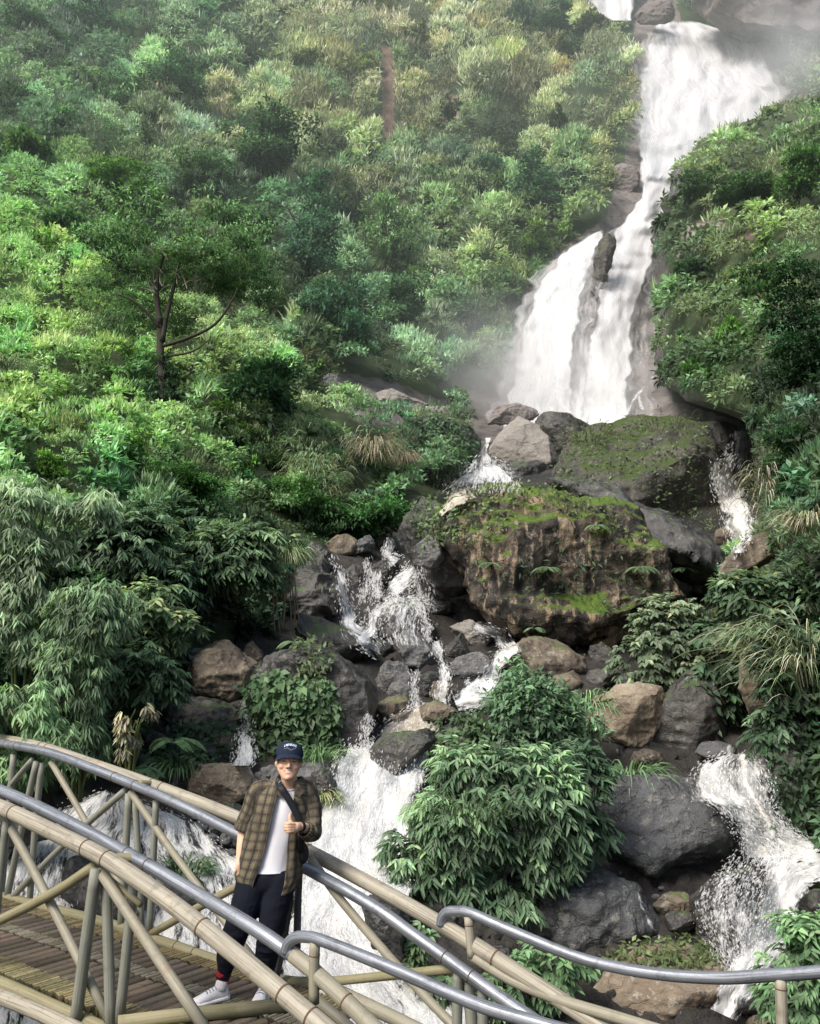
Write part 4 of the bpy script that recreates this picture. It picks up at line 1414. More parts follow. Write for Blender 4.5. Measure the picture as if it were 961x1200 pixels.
def lobes_shrub(seed=0):
    q = random.Random(seed)
    return [(0, 0, .25, .6, .7)] + [(q.uniform(-.7, .7), q.uniform(-.6, .6), q.uniform(.05, .55), q.uniform(.25, .4), .75) for _ in range(8)]


PROTO = {}
for kind, lf_, asp in (('round', None, .48), ('tall', None, .5), ('cone', None, .5), ('umbrella', None, .35), ('shrub', None, .48), ('loose', None, .42)):
    for size, (ncl, per, lf) in {'s': (70, 11, .26), 'm': (150, 14, .16), 'l': (330, 17, .10)}.items():
        for v in range(2):
            s = hash((kind, size, v)) % 1000 if False else (len(PROTO) * 37 + 5)
            lob = {'round': lobes_round(9, s), 'tall': lobes_tall(s), 'cone': lobes_cone(s), 'umbrella': lobes_umbrella(s), 'shrub': lobes_shrub(s),
                   'loose': lobes_round(12, s)}[kind]
            k_ = 1.7 if kind in ('tall', 'cone') else (.62 if kind == 'loose' else 1.0)
            PROTO[kind, size, v] = crown_mesh(kind + '_crown', s, lob, int(ncl * k_), per, lf * (.85 if kind in ('tall', 'cone') else 1), asp, clr=.2 if kind != 'loose' else .16)


def trunk_mesh(h, r, seed, branches=4):
    q = random.Random(seed)
    b = MB()
    p = [(0, 0, -.3)]
    for k in range(1, 6):
        p.append((q.uniform(-.06, .06) * h, q.uniform(-.06, .06) * h, h * k / 5))
    b.tube(smooth_path(p, 3), [r * (1 - .75 * i / 15) for i in range(16)], 7)
    for k in range(branches):
        z = h * q.uniform(.45, .85)
        a = q.uniform(0, 6.28)
        l = h * q.uniform(.3, .5)
        e = (math.cos(a) * l, math.sin(a) * l, z + l * .6)
        b.tube([(0, 0, z), (e[0] * .5, e[1] * .5, z + l * .22), e], [r * .45, r * .3, r * .1], 5)
    return b.mesh('trunk', M_BARK)


PROTO['umbrella', 'x', 0] = crown_mesh('umbrella_crown', 901, lobes_umbrella(5), 430, 18, .055, .36, clr=.15)
TRUNKS = [trunk_mesh(1.0, .045, s) for s in range(4)]
DKG, MDG, PLG, TEAL, YLG = (.034, .080, .028), (.055, .115, .034), (.10, .165, .06), (.036, .085, .045), (.12, .20, .04)
n_tree = [0]


def tree(name, label, cx, by, w, h, kind, colr, cat='tree', group=None, spur_=False, trunk=True, Y=None, yaw=None):
    """crown w x h photo pixels wide and tall standing on the slope at (cx, by)"""
    n_tree[0] += 1
    if Y is None:
        Y = (spur_dep(cx, by) if spur_ else dep(cx, by)) * .985
    S = Y / FPX
    size = 's' if w < 46 else ('m' if w < 85 else 'l')
    me = PROTO[kind, size, n_tree[0] % 2]
    base = at(cx, by, Y)
    unit_h = {'tall': 2.65, 'cone': 2.35, 'umbrella': 1.0, 'shrub': .95, 'round': 1.35, 'loose': 1.35}[kind]
    sxy = w * S / 2 / {'umbrella': 1.05, 'tall': .95, 'cone': .8}.get(kind, 1.0)
    stem = h * S * (.42 if kind == 'umbrella' else .12)
    sz = (h * S - stem) / unit_h
    q = random.Random(n_tree[0] * 31)
    if trunk:
        r = empty(name, base)
        c = obj('crown', me, r, (0, 0, stem))
        t = obj('trunk', TRUNKS[n_tree[0] % 4], r)
        th = stem + sz * unit_h * .6
        t.scale = (th * .9, th * .9, th)
        t.rotation_euler = (0, 0, q.uniform(0, 6.28))
    else:
        r = c = obj(name, me, None, base)
    c.scale = (sxy, sxy, sz)
    c.rotation_euler = (0, 0, q.uniform(0, 6.28) if yaw is None else yaw)
    j = q.uniform(.85, 1.15)
    j *= 1.35
    c.color = (colr[0] * j, colr[1] * j, colr[2] * j, 1)
    tag(r, label, cat, group)
    return r


TREES = [
    ('tree', 'dark round crowned tree on the slope under the red earth scar', 312, 222, 128, 108, 'round', DKG),
    ('tree', 'tall dark columnar tree right of the bare branched tree', 366, 350, 92, 175, 'tall', TEAL),
    ('tree', 'dark tree below the tall columnar tree at the edge of the mist', 388, 425, 105, 120, 'round', TEAL),
    ('tree', 'dark cone shaped tree alone on the slope left of the fall', 628, 262, 74, 112, 'cone', TEAL),
    ('tree', 'dark green tree close behind the umbrella crown, to its left', 130, 335, 110, 95, 'round', (.036, .085, .028)),
    ('tree', 'dark green tree close behind the umbrella crown, to its right', 285, 335, 115, 110, 'round', (.036, .082, .03)),
    ('tree', 'dark loose tree standing above the umbrella crown', 235, 228, 95, 62, 'loose', (.045, .10, .034)),
    ('shrub', 'big dark leafy shrub at the foot of the bare branched tree, to its right', 305, 505, 135, 118, 'round', (.036, .085, .03)),
    ('tree', 'rounded dark green tree at the left edge below the pale bushes', 30, 215, 82, 80, 'round', (.05, .11, .022)),
    ('tree', 'dark tree in the top left corner', 35, 75, 95, 85, 'round', DKG),
    ('tree', 'dark teal tree at the top left, second from the corner', 112, 60, 100, 70, 'loose', TEAL),
    ('tree', 'pale green loose crowned tree on the upper left slope', 95, 118, 74, 55, 'loose', (.085, .14, .065)),
    ('tree', 'mid green tree with a pale trunk on the upper left slope', 205, 128, 90, 88, 'round', (.045, .10, .04)),
    ('tree', 'slim pale trunked tree left of the dark round crowned tree', 135, 142, 62, 66, 'loose', (.06, .12, .05)),
    ('bush', 'silvery dark broad leaved bush among the dry grass', 142, 205, 62, 48, 'shrub', (.04, .08, .04)),
    ('tree', 'bright green spreading tree above the bare branched tree', 140, 262, 120, 62, 'umbrella', (.07, .16, .03)),
    ('tree', 'pale green feathery tree right of the tall columnar tree', 452, 330, 92, 120, 'loose', (.085, .15, .06)),
    ('tree', 'small teal tree in the middle of the upper slope', 575, 235, 62, 70, 'round', TEAL),
    ('tree', 'teal bush tree left of the lone cone shaped tree', 512, 245, 74, 66, 'loose', (.05, .10, .055)),
    ('tree', 'dark tree at the lip of the upper slope beside the top of the fall', 645, 46, 70, 42, 'round', TEAL),
    ('bush', 'dark bush at the top edge of the picture above the grassy slope', 608, 26, 42, 40, 'shrub', TEAL),
    ('bush', 'dark bush below the lip beside the top of the fall', 682, 62, 46, 28, 'shrub', (.05, .10, .05)),
    ('tree', 'dark tree at the top edge above the mid green tree', 205, 8, 76, 60, 'round', DKG),
    ('bush', 'dark bush right of the lone cone shaped tree', 662, 228, 48, 46, 'shrub', TEAL),
    ('tree', 'hazy green tree low on the slope beside the mist', 470, 402, 86, 90, 'round', (.06, .12, .055)),
    ('tree', 'hazy teal tree above the left strand of the fall', 535, 395, 72, 70, 'loose', (.06, .115, .055)),
    ('bush', 'dark leafy bush on the left slope under the spreading bright green tree', 75, 282, 80, 48, 'shrub', (.03, .075, .025)),
    ('shrub', 'dark hollow shrub on the lower left slope above the bamboo', 145, 690, 150, 120, 'round', (.022, .06, .02)),
    ('shrub', 'dark rounded shrub left of the drooping bank bush', 215, 600, 115, 75, 'round', (.04, .10, .026)),
    ('shrub', 'dark shrub on the bank behind the dry hanging grass', 430, 632, 115, 70, 'shrub', (.03, .08, .022)),
    ('shrub', 'glossy dark shrub on the bank left of the dry hanging grass', 350, 605, 95, 60, 'shrub', (.045, .105, .03)),
]
for a in TREES:
    tree(*a, trunk=a[0] == 'tree', cat='tree' if a[0] == 'tree' else 'bush')
STREES = [
    ('tree', 'tree filling the right edge beside the cliff spur, shadow put into its leaf colour', 950, 478, 118, 200, 'tall', (.012, .032, .012)),  # near-black leaf colour carries the dark shadow of the tree
    ('bush', 'dark round bush on the rim of the cliff spur beside the fall', 815, 338, 62, 56, 'round', (.022, .055, .02)),
    ('tree', 'dark wide tree high on the cliff spur', 872, 262, 105, 72, 'round', (.03, .068, .022)),
    ('tree', 'dark bush tree on the cliff spur below its rocky rim', 828, 240, 76, 52, 'loose', (.032, .07, .024)),
    ('tree', 'mid green tree at the upper right edge of the cliff spur', 950, 250, 86, 95, 'round', (.045, .10, .026)),
    ('bush', 'bright green bush on the middle of the cliff spur', 862, 410, 66, 52, 'shrub', (.06, .135, .028)),
    ('bush', 'bright leafy bush above the upper right spout', 838, 452, 70, 46, 'shrub', (.05, .12, .026)),
    ('shrub', 'dark shrub hanging on the right bank beside the upper right spout', 935, 560, 90, 80, 'round', (.022, .055, .018)),
    ('tree', 'dark green tree on the spur below the wide tree', 895, 372, 80, 78, 'loose', (.03, .07, .02)),
]
for a in STREES:
    tree(*a, trunk=a[0] == 'tree', cat='tree' if a[0] == 'tree' else 'bush', spur_=True)

# smaller bushes spread over the far slopes; described by size, colour and what they stand near
MARKS = [((452, 110), 'the red earth scar'), ((312, 165), 'the dark round crowned tree'), ((366, 260), 'the tall columnar tree'), ((628, 205), 'the lone cone shaped tree'),
         ((205, 300), 'the bare branched tree'), ((528, 125), 'the bare rock patch'), ((690, 20), 'the top of the fall'), ((600, 390), 'the left strand of the fall'), ((735, 150), 'the upper fall'),
         ((20, 20), 'the top left corner'), ((30, 175), 'the rounded tree at the left edge'), ((30, 420), 'the left edge'), ((305, 450), 'the big dark leafy shrub')]
rb = random.Random(12)
made = []
tries = 0
while len(made) < 105 and tries < 6000:
    tries += 1
    x, y = rb.uniform(-60, 730), rb.uniform(-40, 560)
    if in_poly(np.array([x]), np.array([y]), GORGE)[0] or (120 < x < 290 and 250 < y < 480) or (x > 540 and y > 440):
        continue
    if 430 < x < 475 and 40 < y < 190:
        continue
    if x > 470 and y < 150 and rb.random() < .55:
        continue
    w = rb.uniform(24, 58) * (1.15 if y > 250 else 1)
    if any((x - q[0]) ** 2 + (y - q[1]) ** 2 < (w * .5 + q[2] * .35) ** 2 for q in made):
        continue
    made.append((x, y, w))
seen = {}
for x, y, w in made:
    pv = palette(np.array([x]), np.array([y]), PAL)[0, :3]
    dark = rb.random()
    if dark < .45:
        cn, f = 'dark', .55
    elif dark < .78:
        cn, f = 'mid green', .85
    else:
        cn, f = 'pale green', 1.2
    kd = rb.choice(['round', 'shrub', 'loose', 'round', 'shrub', 'cone' if y < 240 else 'loose'])
    best = min(MARKS, key=lambda m_: (m_[0][0] - x) ** 2 + (m_[0][1] - y) ** 2)
    dx, dy = x - best[0][0], y - best[0][1]
    rel = ('right of ' if dx > 0 else 'left of ') if abs(dx) > abs(dy) else ('below ' if dy > 0 else 'above ')
    sz_ = 'small' if w < 34 else ('medium' if w < 46 else 'large')
    shp = {'round': 'round', 'shrub': 'low', 'loose': 'loose', 'cone': 'pointed'}[kd]
    key = f'{sz_} {cn} {shp} bush {rel}{best[1]}'
    seen.setdefault(key, []).append((x, y, w, kd, [c_ * f for c_ in pv]))
for key, L_ in seen.items():
    L_.sort()
    for i, (x, y, w, kd, c_) in enumerate(L_):
        lb = key if len(L_) == 1 else (('left one' if i == 0 else 'right one') if len(L_) == 2 else ('leftmost' if i == 0 else ('rightmost' if i == len(L_) - 1 else ['second', 'third', 'fourth', 'fifth'][min(i - 1, 3)] + ' from left'))) + ' of ' + {2: 'two', 3: 'three', 4: 'four', 5: 'five'}.get(len(L_), 'several') + ' ' + key.replace('bush', 'bushes', 1).replace(' crowned', '').replace('the ', '')
        tree('bush', lb, x, y + w * .4, w, w * rb.uniform(.75, 1.1) * (1.5 if kd == 'cone' else 1), kd, c_, cat='bush', group='bushes scattered over the far slope', trunk=False)

# ---------------------------------------------------------------- the bare branched tree
def bare_tree():
    Y = dep(192, 478) * .97
    S = Y / FPX
    base = at(192, 482, Y)
    r = tag(empty('tree', base), 'tall tree with bare twisted twigs under a dark feathery umbrella crown', 'tree')
    q = random.Random(8)
    b = MB()

    def limb(pts, r0, r1, n=7):
        P = smooth_path([at(x, y, Y + d * S) - base for x, y, d in pts], 4)
        b.tube(P, [(r0 + (r1 - r0) * i / (len(P) - 1)) * S for i in range(len(P))], n)

    limb([(192, 488, 0), (190, 440, 0), (188, 400, 2), (187, 372, 0)], 5.2, 3.8)
    limb([(188, 380, 0), (184, 350, 0), (186, 318, -3), (196, 290, -5)], 4, 1.5)
    limb([(190, 400, 0), (195, 370, 3), (203, 340, 8), (212, 305, 10)], 4, 1.2)
    limb([(188, 385, 0), (172, 366, -8), (155, 352, -14), (138, 345, -18)], 2.6, .8)
    limb([(192, 405, 0), (220, 396, -10), (252, 380, -20), (272, 352, -22), (278, 338, -22)], 2.6, .8)
    limb([(193, 418, 0), (225, 412, -10), (246, 398, -14)], 1.8, .6)
    b.build('trunk', M_BARK, r)
    b = MB()
    for k in range(80):
        x, y = q.uniform(158, 250), q.uniform(272, 345)
        a = q.uniform(-2.6, -.5)
        l = q.uniform(10, 24)
        pts = [(x, y, q.uniform(-14, 10))]
        for s in range(3):
            a += q.uniform(-.6, .6)
            pts.append((pts[-1][0] + math.cos(a) * l / 3, pts[-1][1] + math.sin(a) * l / 3, pts[-1][2] + q.uniform(-4, 4)))
        limb(pts, .95, .45, 4)
    b.build('twigs', M_PALEBARK, r)
    c = obj('crown', PROTO['umbrella', 'x', 0], r, (0.4, .5, (478 - 350) * S))
    c.scale = (112 * S, 90 * S, 150 * S)
    c.color = (.115, .215, .085, 1)
    c = obj('crown', PROTO['umbrella', 'x', 0], r, (62 * S, .5, (478 - 330) * S))
    c.scale = (64 * S, 70 * S, 80 * S)
    c.color = (.11, .2, .082, 1)
    for k, (ox, oz, sx_, c_) in enumerate([(-52, 352, 58, .9), (20, 330, 60, 1.0), (88, 345, 50, .85), (-15, 388, 44, .8)]):
        c = obj('crown', PROTO['umbrella', 'x', 0], r, (ox * S, .8, (478 - oz) * S))
        c.scale = (sx_ * S, sx_ * S, 62 * S)
        c.color = (.105 * c_, .195 * c_, .08 * c_, 1)
    # ivy round the foot of the trunk
    c = obj('ivy', PROTO['tall', 'm', 0], r, (4 * S, -3 * S, 0))
    c.scale = (20 * S, 18 * S, 30 * S)
    c.color = (.02, .05, .02, 1)
    # snag to the left
    b = MB()
    P = [at(143, 475, Y), at(142, 450, Y), at(144, 425, Y)]
    o = P[0]
    b.tube([p - o for p in P], [5 * S, 4.5 * S, 2 * S], 7)
    tag(obj('tree_stump', b.mesh('tree_stump', M_BARK), None, o), 'dark broken tree stump left of the bare branched tree', 'tree stump')


bare_tree()
for i, (x, y0, y1, lb) in enumerate([(138, 138, 108, 'thin pale leaning trunk left of the mid green tree'), (440, 92, 55, 'thin pale bare trunk right of the dark tree on the upper slope'), (412, 118, 106, 'short pale snag left of the red earth scar')]):
    x = [138, 219, 412][i]
    Y = dep(x, y0) * .97
    S = Y / FPX
    o = at(x, y0, Y)
    b = MB()
    b.tube([Vector((0, 0, 0)), at(x + 1, (y0 + y1) / 2, Y) - o, at(x + 2, y1, Y) - o], [1.6 * S, 1.3 * S, .7 * S], 6)
    b.tube([at(x + 1, (y0 + y1) / 2, Y) - o, at(x + 8, (y0 + y1) / 2 - 10, Y) - o], [.9 * S, .5 * S], 5)
    tag(obj('bare_trunk', b.mesh('bare_trunk', M_PALEBARK), None, o), lb, 'tree trunk')
# ================================================================ plants close to the bridge
LEAF_GLOSS = leaf_mat('glossy_leaf', 0.34, 0.5, 0.3)
M_STEM = plain_mat('green_stem', (0.07, 0.09, 0.03), 0.7, 0.3)


def col_rows(rng, n, base, var=.35, hue=.08):
    c = 1.35 * np.array(base)[None] * rng.uniform(1 - var, 1 + var, (n, 1))
    return np.clip(c * (1 + rng.normal(0, hue, (n, 3))), .003, .8)


def near_bush(name, label, lobes, Y, nsp, per, Lpx, asp, colr, seed, style='spray', droop=.25, dz=1.0, low=.45, tip=None, cat='bush', group=None, stems=6, base=None, quads=2):
    """bush made of leafy sprays on ellipsoid lobes (cx, cy, rx, ry [, dy metres]) seen at distance Y"""
    rng = np.random.default_rng(seed)
    S = Y / FPX
    lb = np.array([(*l, 0) if len(l) == 4 else l for l in lobes], float)
    wts = lb[:, 2] * lb[:, 3]
    # sprays come in tufts, with darker gaps between the tufts
    nt = max(4, nsp // 11)
    ti = rng.choice(len(lb), nt, p=wts / wts.sum())
    td = rdir(nt, rng)
    own = rng.integers(0, nt, nsp)
    ii = ti[own]
    d = unit(td[own] + rdir(nsp, rng) * .30)
    tsh = np.clip(rng.normal(1, .22, nt), .5, 1.5)
    trad = rng.uniform(.72, 1.12, nt) * np.where(rng.random(nt) < .16, 1.24, 1.0)
    d[:, 1] = -np.abs(d[:, 1]) * np.where(rng.random(nsp) < .8, 1, -1)
    d[:, 2] = np.where((d[:, 2] < -.5) & (rng.random(nsp) < .6), -d[:, 2], d[:, 2])
    C0 = np.array([at(l[0], l[1], Y + l[4]) for l in lb])
    R = np.stack([lb[:, 2] * S, (lb[:, 2] + lb[:, 3]) * .5 * S * dz, lb[:, 3] * S], -1)
    rad = rng.uniform(.6, 1.0, nsp) * trad[own]
    C = C0[ii] + d * R[ii] * rad[:, None]
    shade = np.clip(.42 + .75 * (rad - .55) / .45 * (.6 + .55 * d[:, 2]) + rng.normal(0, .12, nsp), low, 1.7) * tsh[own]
    rep = np.repeat(np.arange(nsp), per)
    m = len(rep)
    k = np.tile(np.arange(per), nsp)
    L = S * Lpx * rng.uniform(.7, 1.25, m)
    tw = unit(d * np.array([1, 1, .6]) + rdir(nsp, rng) * .5 + np.array([0, 0, -.05]))
    tl = S * Lpx * (1.5 if style == 'spray' else .5)
    side = unit(np.cross(tw, np.array([0, 0, 1.0])[None] + rdir(nsp, rng) * .3))
    if style == 'spray':
        f = (k + .5) / per
        sg = np.where(k % 2 == 0, 1, -1)[:, None]
        B = C[rep] + tw[rep] * (f * tl)[:, None] + np.array([0, 0, -1.0]) * (f ** 2 * tl * .35)[:, None]
        AX = tw[rep] * .75 + side[rep] * sg * .75 + np.array([0, 0, -.45]) + rdir(m, rng) * .25
    elif style == 'fan':
        B = C[rep] + rdir(m, rng) * S * Lpx * .2
        an = (k / max(per - 1, 1) - .5) * 2.4
        AX = tw[rep] * .55 + side[rep] * np.sin(an)[:, None] * .9 + np.array([0, 0, -.75]) + rdir(m, rng) * .28
    else:  # small dense leaves
        B = C[rep] + rdir(m, rng) * S * Lpx * 1.5 * rng.random((m, 1))
        AX = tw[rep] * .6 + rdir(m, rng) * .9 + np.array([0, 0, -.1])
    NR = np.array([-.12, -.3, .8]) + d[rep] * .5 + rdir(m, rng) * .35
    c = col_rows(rng, m, colr, .3) * shade[rep][:, None]
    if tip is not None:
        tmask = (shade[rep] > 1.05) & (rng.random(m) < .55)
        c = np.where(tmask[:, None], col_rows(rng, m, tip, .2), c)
    lv = Leaves()
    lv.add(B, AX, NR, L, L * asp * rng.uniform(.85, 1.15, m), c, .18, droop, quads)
    if base is None:
        j = np.argmax(lb[:, 1] + lb[:, 3])
        base = at(lb[j, 0], lb[j, 1] + lb[j, 3] * .85, Y + .2)
    else:
        base = at(base[0], base[1], Y + .2)
    r = tag(empty(name, base), label, cat, group)
    obj('foliage', lv.mesh('foliage', LEAF_GLOSS if quads == 2 else LEAF, base), r)
    b = MB()
    q = random.Random(seed)
    for s in range(stems):
        e = Vector(C0[q.randrange(len(lb))]) + Vector((q.uniform(-.7, .7) * R[0][0], q.uniform(-.3, .3) * R[0][1], q.uniform(-.2, .8) * R[0][2])) - base
        mid = e * .5 + Vector((q.uniform(-.1, .1), q.uniform(-.1, .1), .12 * e.length))
        P = smooth_path([Vector((q.uniform(-.05, .05), 0, -.1)), mid, e], 4)
        b.tube(P, [S * 2.2 * (1 - .75 * i / (len(P) - 1)) for i in range(len(P))], 5)
    obj('stem', b.mesh('stem', M_STEM), r)
    return r


def blades(name, label, cx, by, Y, n, Hpx, spread, wpx, colr, seed, droop=.8, tip=None, hang=False, cat='grass', group=None, wide=None, lean=(0, 0), zj=0):
    rng = np.random.default_rng(seed)
    S = Y / FPX
    base = np.array(at(cx, by, Y))
    a = rng.uniform(0, 2 * np.pi, n)
    rr_ = np.sqrt(rng.random(n))
    wd = spread if wide is None else wide
    o = np.stack([np.cos(a) * rr_ * wd * .5 * S, np.sin(a) * rr_ * spread * .4 * S, rng.normal(0, 1, n) * spread * (.10 if not zj else zj) * S], -1)
    out = unit(np.stack([np.cos(a) + lean[0], np.sin(a) * .8 - .25, 0 * a], -1))
    H = Hpx * S * rng.uniform(.55, 1.2, n)
    ls = rng.uniform(.25, .75, n)
    seg = 5
    V, ts = [], np.linspace(0, 1, seg + 1)
    sd = unit(np.cross(out, np.array([0, 0, 1.0])[None]) + rng.normal(0, .3, (n, 3)))
    for t_ in ts:
        up = (t_ - droop * t_ ** 2.2) if not hang else (.25 * t_ - 1.15 * t_ ** 1.7)
        p = o + out * (H * ls * t_ * (1 + .4 * t_))[:, None] + np.array([0, 0, 1.0]) * (H * up)[:, None]
        w_ = wpx * S * (1 - t_) ** .6 * np.minimum(1, .5 + t_ * 2) * .5 * rng.uniform(.9, 1.1, n)
        V += [p - sd * w_[:, None], p + sd * w_[:, None]]
    V = np.stack(V, 1)
    kk = V.shape[1]
    b = np.arange(n)[:, None] * kk
    F = np.concatenate([b + np.array([2 * i, 2 * i + 1, 2 * i + 3, 2 * i + 2])[None] for i in range(seg)], 0)
    c0 = col_rows(rng, n, colr, .4)
    if tip is not None:
        c0 = np.where((rng.random(n) < .35)[:, None], col_rows(rng, n, tip, .3), c0)
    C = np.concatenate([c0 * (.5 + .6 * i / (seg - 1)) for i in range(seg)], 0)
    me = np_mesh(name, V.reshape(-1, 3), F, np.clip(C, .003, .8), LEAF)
    return tag(obj(name, me, None, base), label, cat, group)


def fern(name, label, cx, by, Y, n, Lpx, colr, seed, group=None):
    rng = np.random.default_rng(seed)
    S = Y / FPX
    base = np.array(at(cx, by, Y))
    lv = Leaves()
    for i in range(n):
        a = rng.uniform(0, 2 * np.pi)
        o = np.array([np.cos(a), np.sin(a) * .6 - .35, 0])
        o /= np.linalg.norm(o)
        L = Lpx * S * rng.uniform(.7, 1.15)
        t_ = np.linspace(.08, 1, 16)
        mid = o[None] * (L * t_ * .85)[:, None] + np.array([0, 0, 1.0])[None] * (L * (.75 * t_ - .95 * t_ ** 2))[:, None]
        tg = unit(np.gradient(mid, axis=0))
        sd = np.cross(o, [0, 0, 1.0])
        for s in (-1, 1):
            AX = sd[None] * s + tg * .45 + np.array([0, 0, -.2])
            ln = L * .27 * np.sin(np.pi * np.clip(t_ * .92 + .06, 0, 1)) ** .8
            lv.add(mid, AX, np.tile(np.array([0, -.2, 1.0]), (16, 1)), ln, ln * .34 + S * .6, col_rows(rng, 16, colr, .2) * rng.uniform(.7, 1.2), .1, .15)
    return tag(obj(name, lv.mesh(name), None, base), label, 'fern', group)


def climber(name, label, key, Lpx, asp, colr, seed, cat='plant', per=1, up=.2, kind=None, push=.03, quads=1):
    rng = np.random.default_rng(seed)
    P, N = CLIMB[key]
    rep = np.repeat(np.arange(len(P)), per)
    m = len(rep)
    S = P[rep, 1] / FPX
    nn = N[rep]
    B = P[rep] + rdir(m, rng) * (S * Lpx * .8)[:, None] + nn * (S * Lpx * rng.uniform(.1, 1.0, m))[:, None]
    AX = np.array([0, 0, -.75 + up]) + rdir(m, rng) * .8 + nn * .35
    NR = nn * .8 + np.array([0, -.3, .5]) + rdir(m, rng) * .4
    cl = np.clip(.75 + .6 * fbm(P[rep] * 2.5, 2, seed), .3, 1.5)[:, None]
    L = S * Lpx * rng.uniform(.6, 1.25, m)
    lv = Leaves()
    lv.add(B, AX, NR, L, L * asp, col_rows(rng, m, colr, .35) * cl, .15, .1, quads)
    o = P.mean(0)
    return tag(obj(name, lv.mesh(name, LEAF, o), None, o), label, cat, kind=kind)


# ---- left bank: bamboo and shrubs
BAM = (.15, .235, .095)
near_bush('bamboo_clump', 'pale drooping bamboo at the left edge, the upper clump', [(20, 610, 75, 55), (45, 680, 72, 60), (15, 740, 60, 45), (100, 600, 40, 30), (-60, 660, 70, 70)], 11.6, 1900, 6, 11.5, .19, BAM, 31, 'fan', tip=(.2, .3, .12), base=(20, 860), cat='bamboo')
near_bush('bamboo_clump', 'fresh green bamboo behind the left end of the railing', [(15, 835, 52, 42), (55, 870, 40, 32), (-50, 850, 60, 60), (20, 900, 60, 30)], 9.6, 1000, 6, 11.5, .2, (.115, .22, .06), 32, 'fan', tip=(.16, .29, .09), base=(10, 960), cat='bamboo')
near_bush('bamboo_clump', 'darker bamboo beside the shadowed hollow on the left bank', [(85, 800, 50, 55), (110, 720, 50, 45), (95, 870, 35, 45)], 11.0, 900, 6, 11.5, .2, (.08, .155, .05), 33, 'fan', tip=(.12, .2, .07), base=(90, 930), cat='bamboo')
near_bush('shrub', 'shrub with yellowish young leaves in the middle of the left bank', [(175, 720, 48, 34), (150, 752, 55, 34), (205, 735, 30, 24)], 13.5, 560, 7, 10, .32, (.07, .13, .035), 34, 'spray', tip=(.2, .24, .06), base=(170, 790))
near_bush('shrub', 'dark low shrub under the yellowish shrub on the left bank', [(140, 780, 60, 26), (175, 800, 36, 20)], 13.0, 430, 7, 10, .3, (.045, .095, .03), 35, 'spray', base=(150, 815))
near_bush('shrub', 'domed shrub with drooping pointed leaves overhanging the left bank', [(268, 655, 62, 36), (300, 640, 40, 30), (235, 670, 30, 26)], 16.5, 760, 8, 10, .28, (.055, .115, .035), 36, 'spray', tip=(.13, .21, .07), base=(275, 700))
near_bush('shrub', 'dark shrub with long leaves left of the domed shrub', [(150, 640, 62, 44), (190, 690, 44, 30), (100, 650, 30, 40)], 15.5, 760, 7, 10, .28, (.04, .09, .03), 37, 'spray', tip=(.09, .16, .05), base=(150, 710))
near_bush('shrub', 'sprig with withered yellow leaves above the railing on the left', [(165, 850, 22, 26), (150, 870, 16, 14)], 10.8, 60, 6, 10, .25, (.16, .15, .07), 38, 'fan', tip=(.3, .26, .15), base=(150, 910), low=.7)
blades('grass_tuft', 'pale green grass tuft hanging over the bank right of the domed shrub', 332, 655, 17.2, 420, 36, 46, 1.7, (.11, .17, .05), 41, 1.25, (.22, .24, .11))
blades('grass_tuft', 'dry straw coloured grass hanging from the outcrop on the left bank', 438, 528, 29, 620, 27, 50, 1.5, (.16, .17, .07), 42, 1.3, (.32, .28, .17), zj=.14)
blades('grass_tuft', 'green grass fringe left of the dry hanging grass', 370, 558, 25, 460, 22, 80, 1.5, (.12, .19, .06), 43, 1.2, (.2, .23, .1), zj=.25)
blades('grass_tuft', 'rusty dry grass beside the weathered brown bank rock', 470, 540, 31, 260, 24, 36, 1.4, (.15, .13, .06), 44, 1.3, (.26, .2, .12))
blades('grass_tuft', 'tall pale grass at the left edge below the silvery bush', 8, 432, 20, 160, 36, 30, 1.8, (.13, .19, .09), 45, .9, (.22, .27, .15))
blades('grass_tuft', 'grass tuft growing under the big leafy boulder above the cap of the person', 372, 892, 13.0, 150, 38, 40, 2.4, (.09, .19, .045), 46, .9)
blades('grass_tuft', 'yellow green grass tuft on the slab beside the shoulder of the person', 374, 938, 12.0, 150, 34, 30, 2.3, (.15, .19, .05), 47, 1.1, (.24, .24, .1))
blades('grass_tuft', 'dark green grassy tuft on the bank left of the small waterfall', 208, 905, 12.8, 170, 36, 50, 2.6, (.055, .125, .035), 48, 1.15)
blades('grass_tuft', 'bright grass tuft under the tan round boulder on the right', 738, 915, 12.6, 170, 50, 50, 2.8, (.09, .2, .045), 49, 1.1)
blades('grass_tuft', 'soft green grass tuft right of the round bush', 690, 830, 15.0, 200, 42, 58, 2.6, (.085, .17, .045), 50, 1.1, (.16, .24, .08))
blades('grass_tuft', 'green moss and grass patch seen through the railing', 218, 1022, 10.6, 260, 24, 52, 2.4, (.06, .14, .03), 51, .9)
fern('fern', 'bright fern beside the rust brown boulder', 205, 872, 12.6, 12, 40, (.075, .16, .045), 52)
fern('fern', 'small fern on the long dark boulder', 348, 755, 15.4, 12, 26, (.075, .14, .045), 53)
fern('fern', 'fern low on the left bank above the railing', 165, 905, 11.4, 12, 34, (.05, .11, .035), 54)
# hanging roots
b = MB()
q = random.Random(4)
Y = 16.8
o = at(333, 690, Y)
for k in range(9):
    x = 322 + k * 3 + q.uniform(-2, 2)
    P = [at(x + q.uniform(-2, 2) + t_ * 4 * math.sin(k), 672 + t_ * q.uniform(55, 72), Y - .15 * t_) - o for t_ in (0, .3, .6, 1)]
    b.tube(smooth_path(P, 3), [.011] * 10, 4)
tag(obj('hanging_roots', b.mesh('hanging_roots', plain_mat('dry_root', (.16, .13, .08), .9)), None, o), 'thin dry roots hanging below the pale grass tuft on the bank', 'roots')
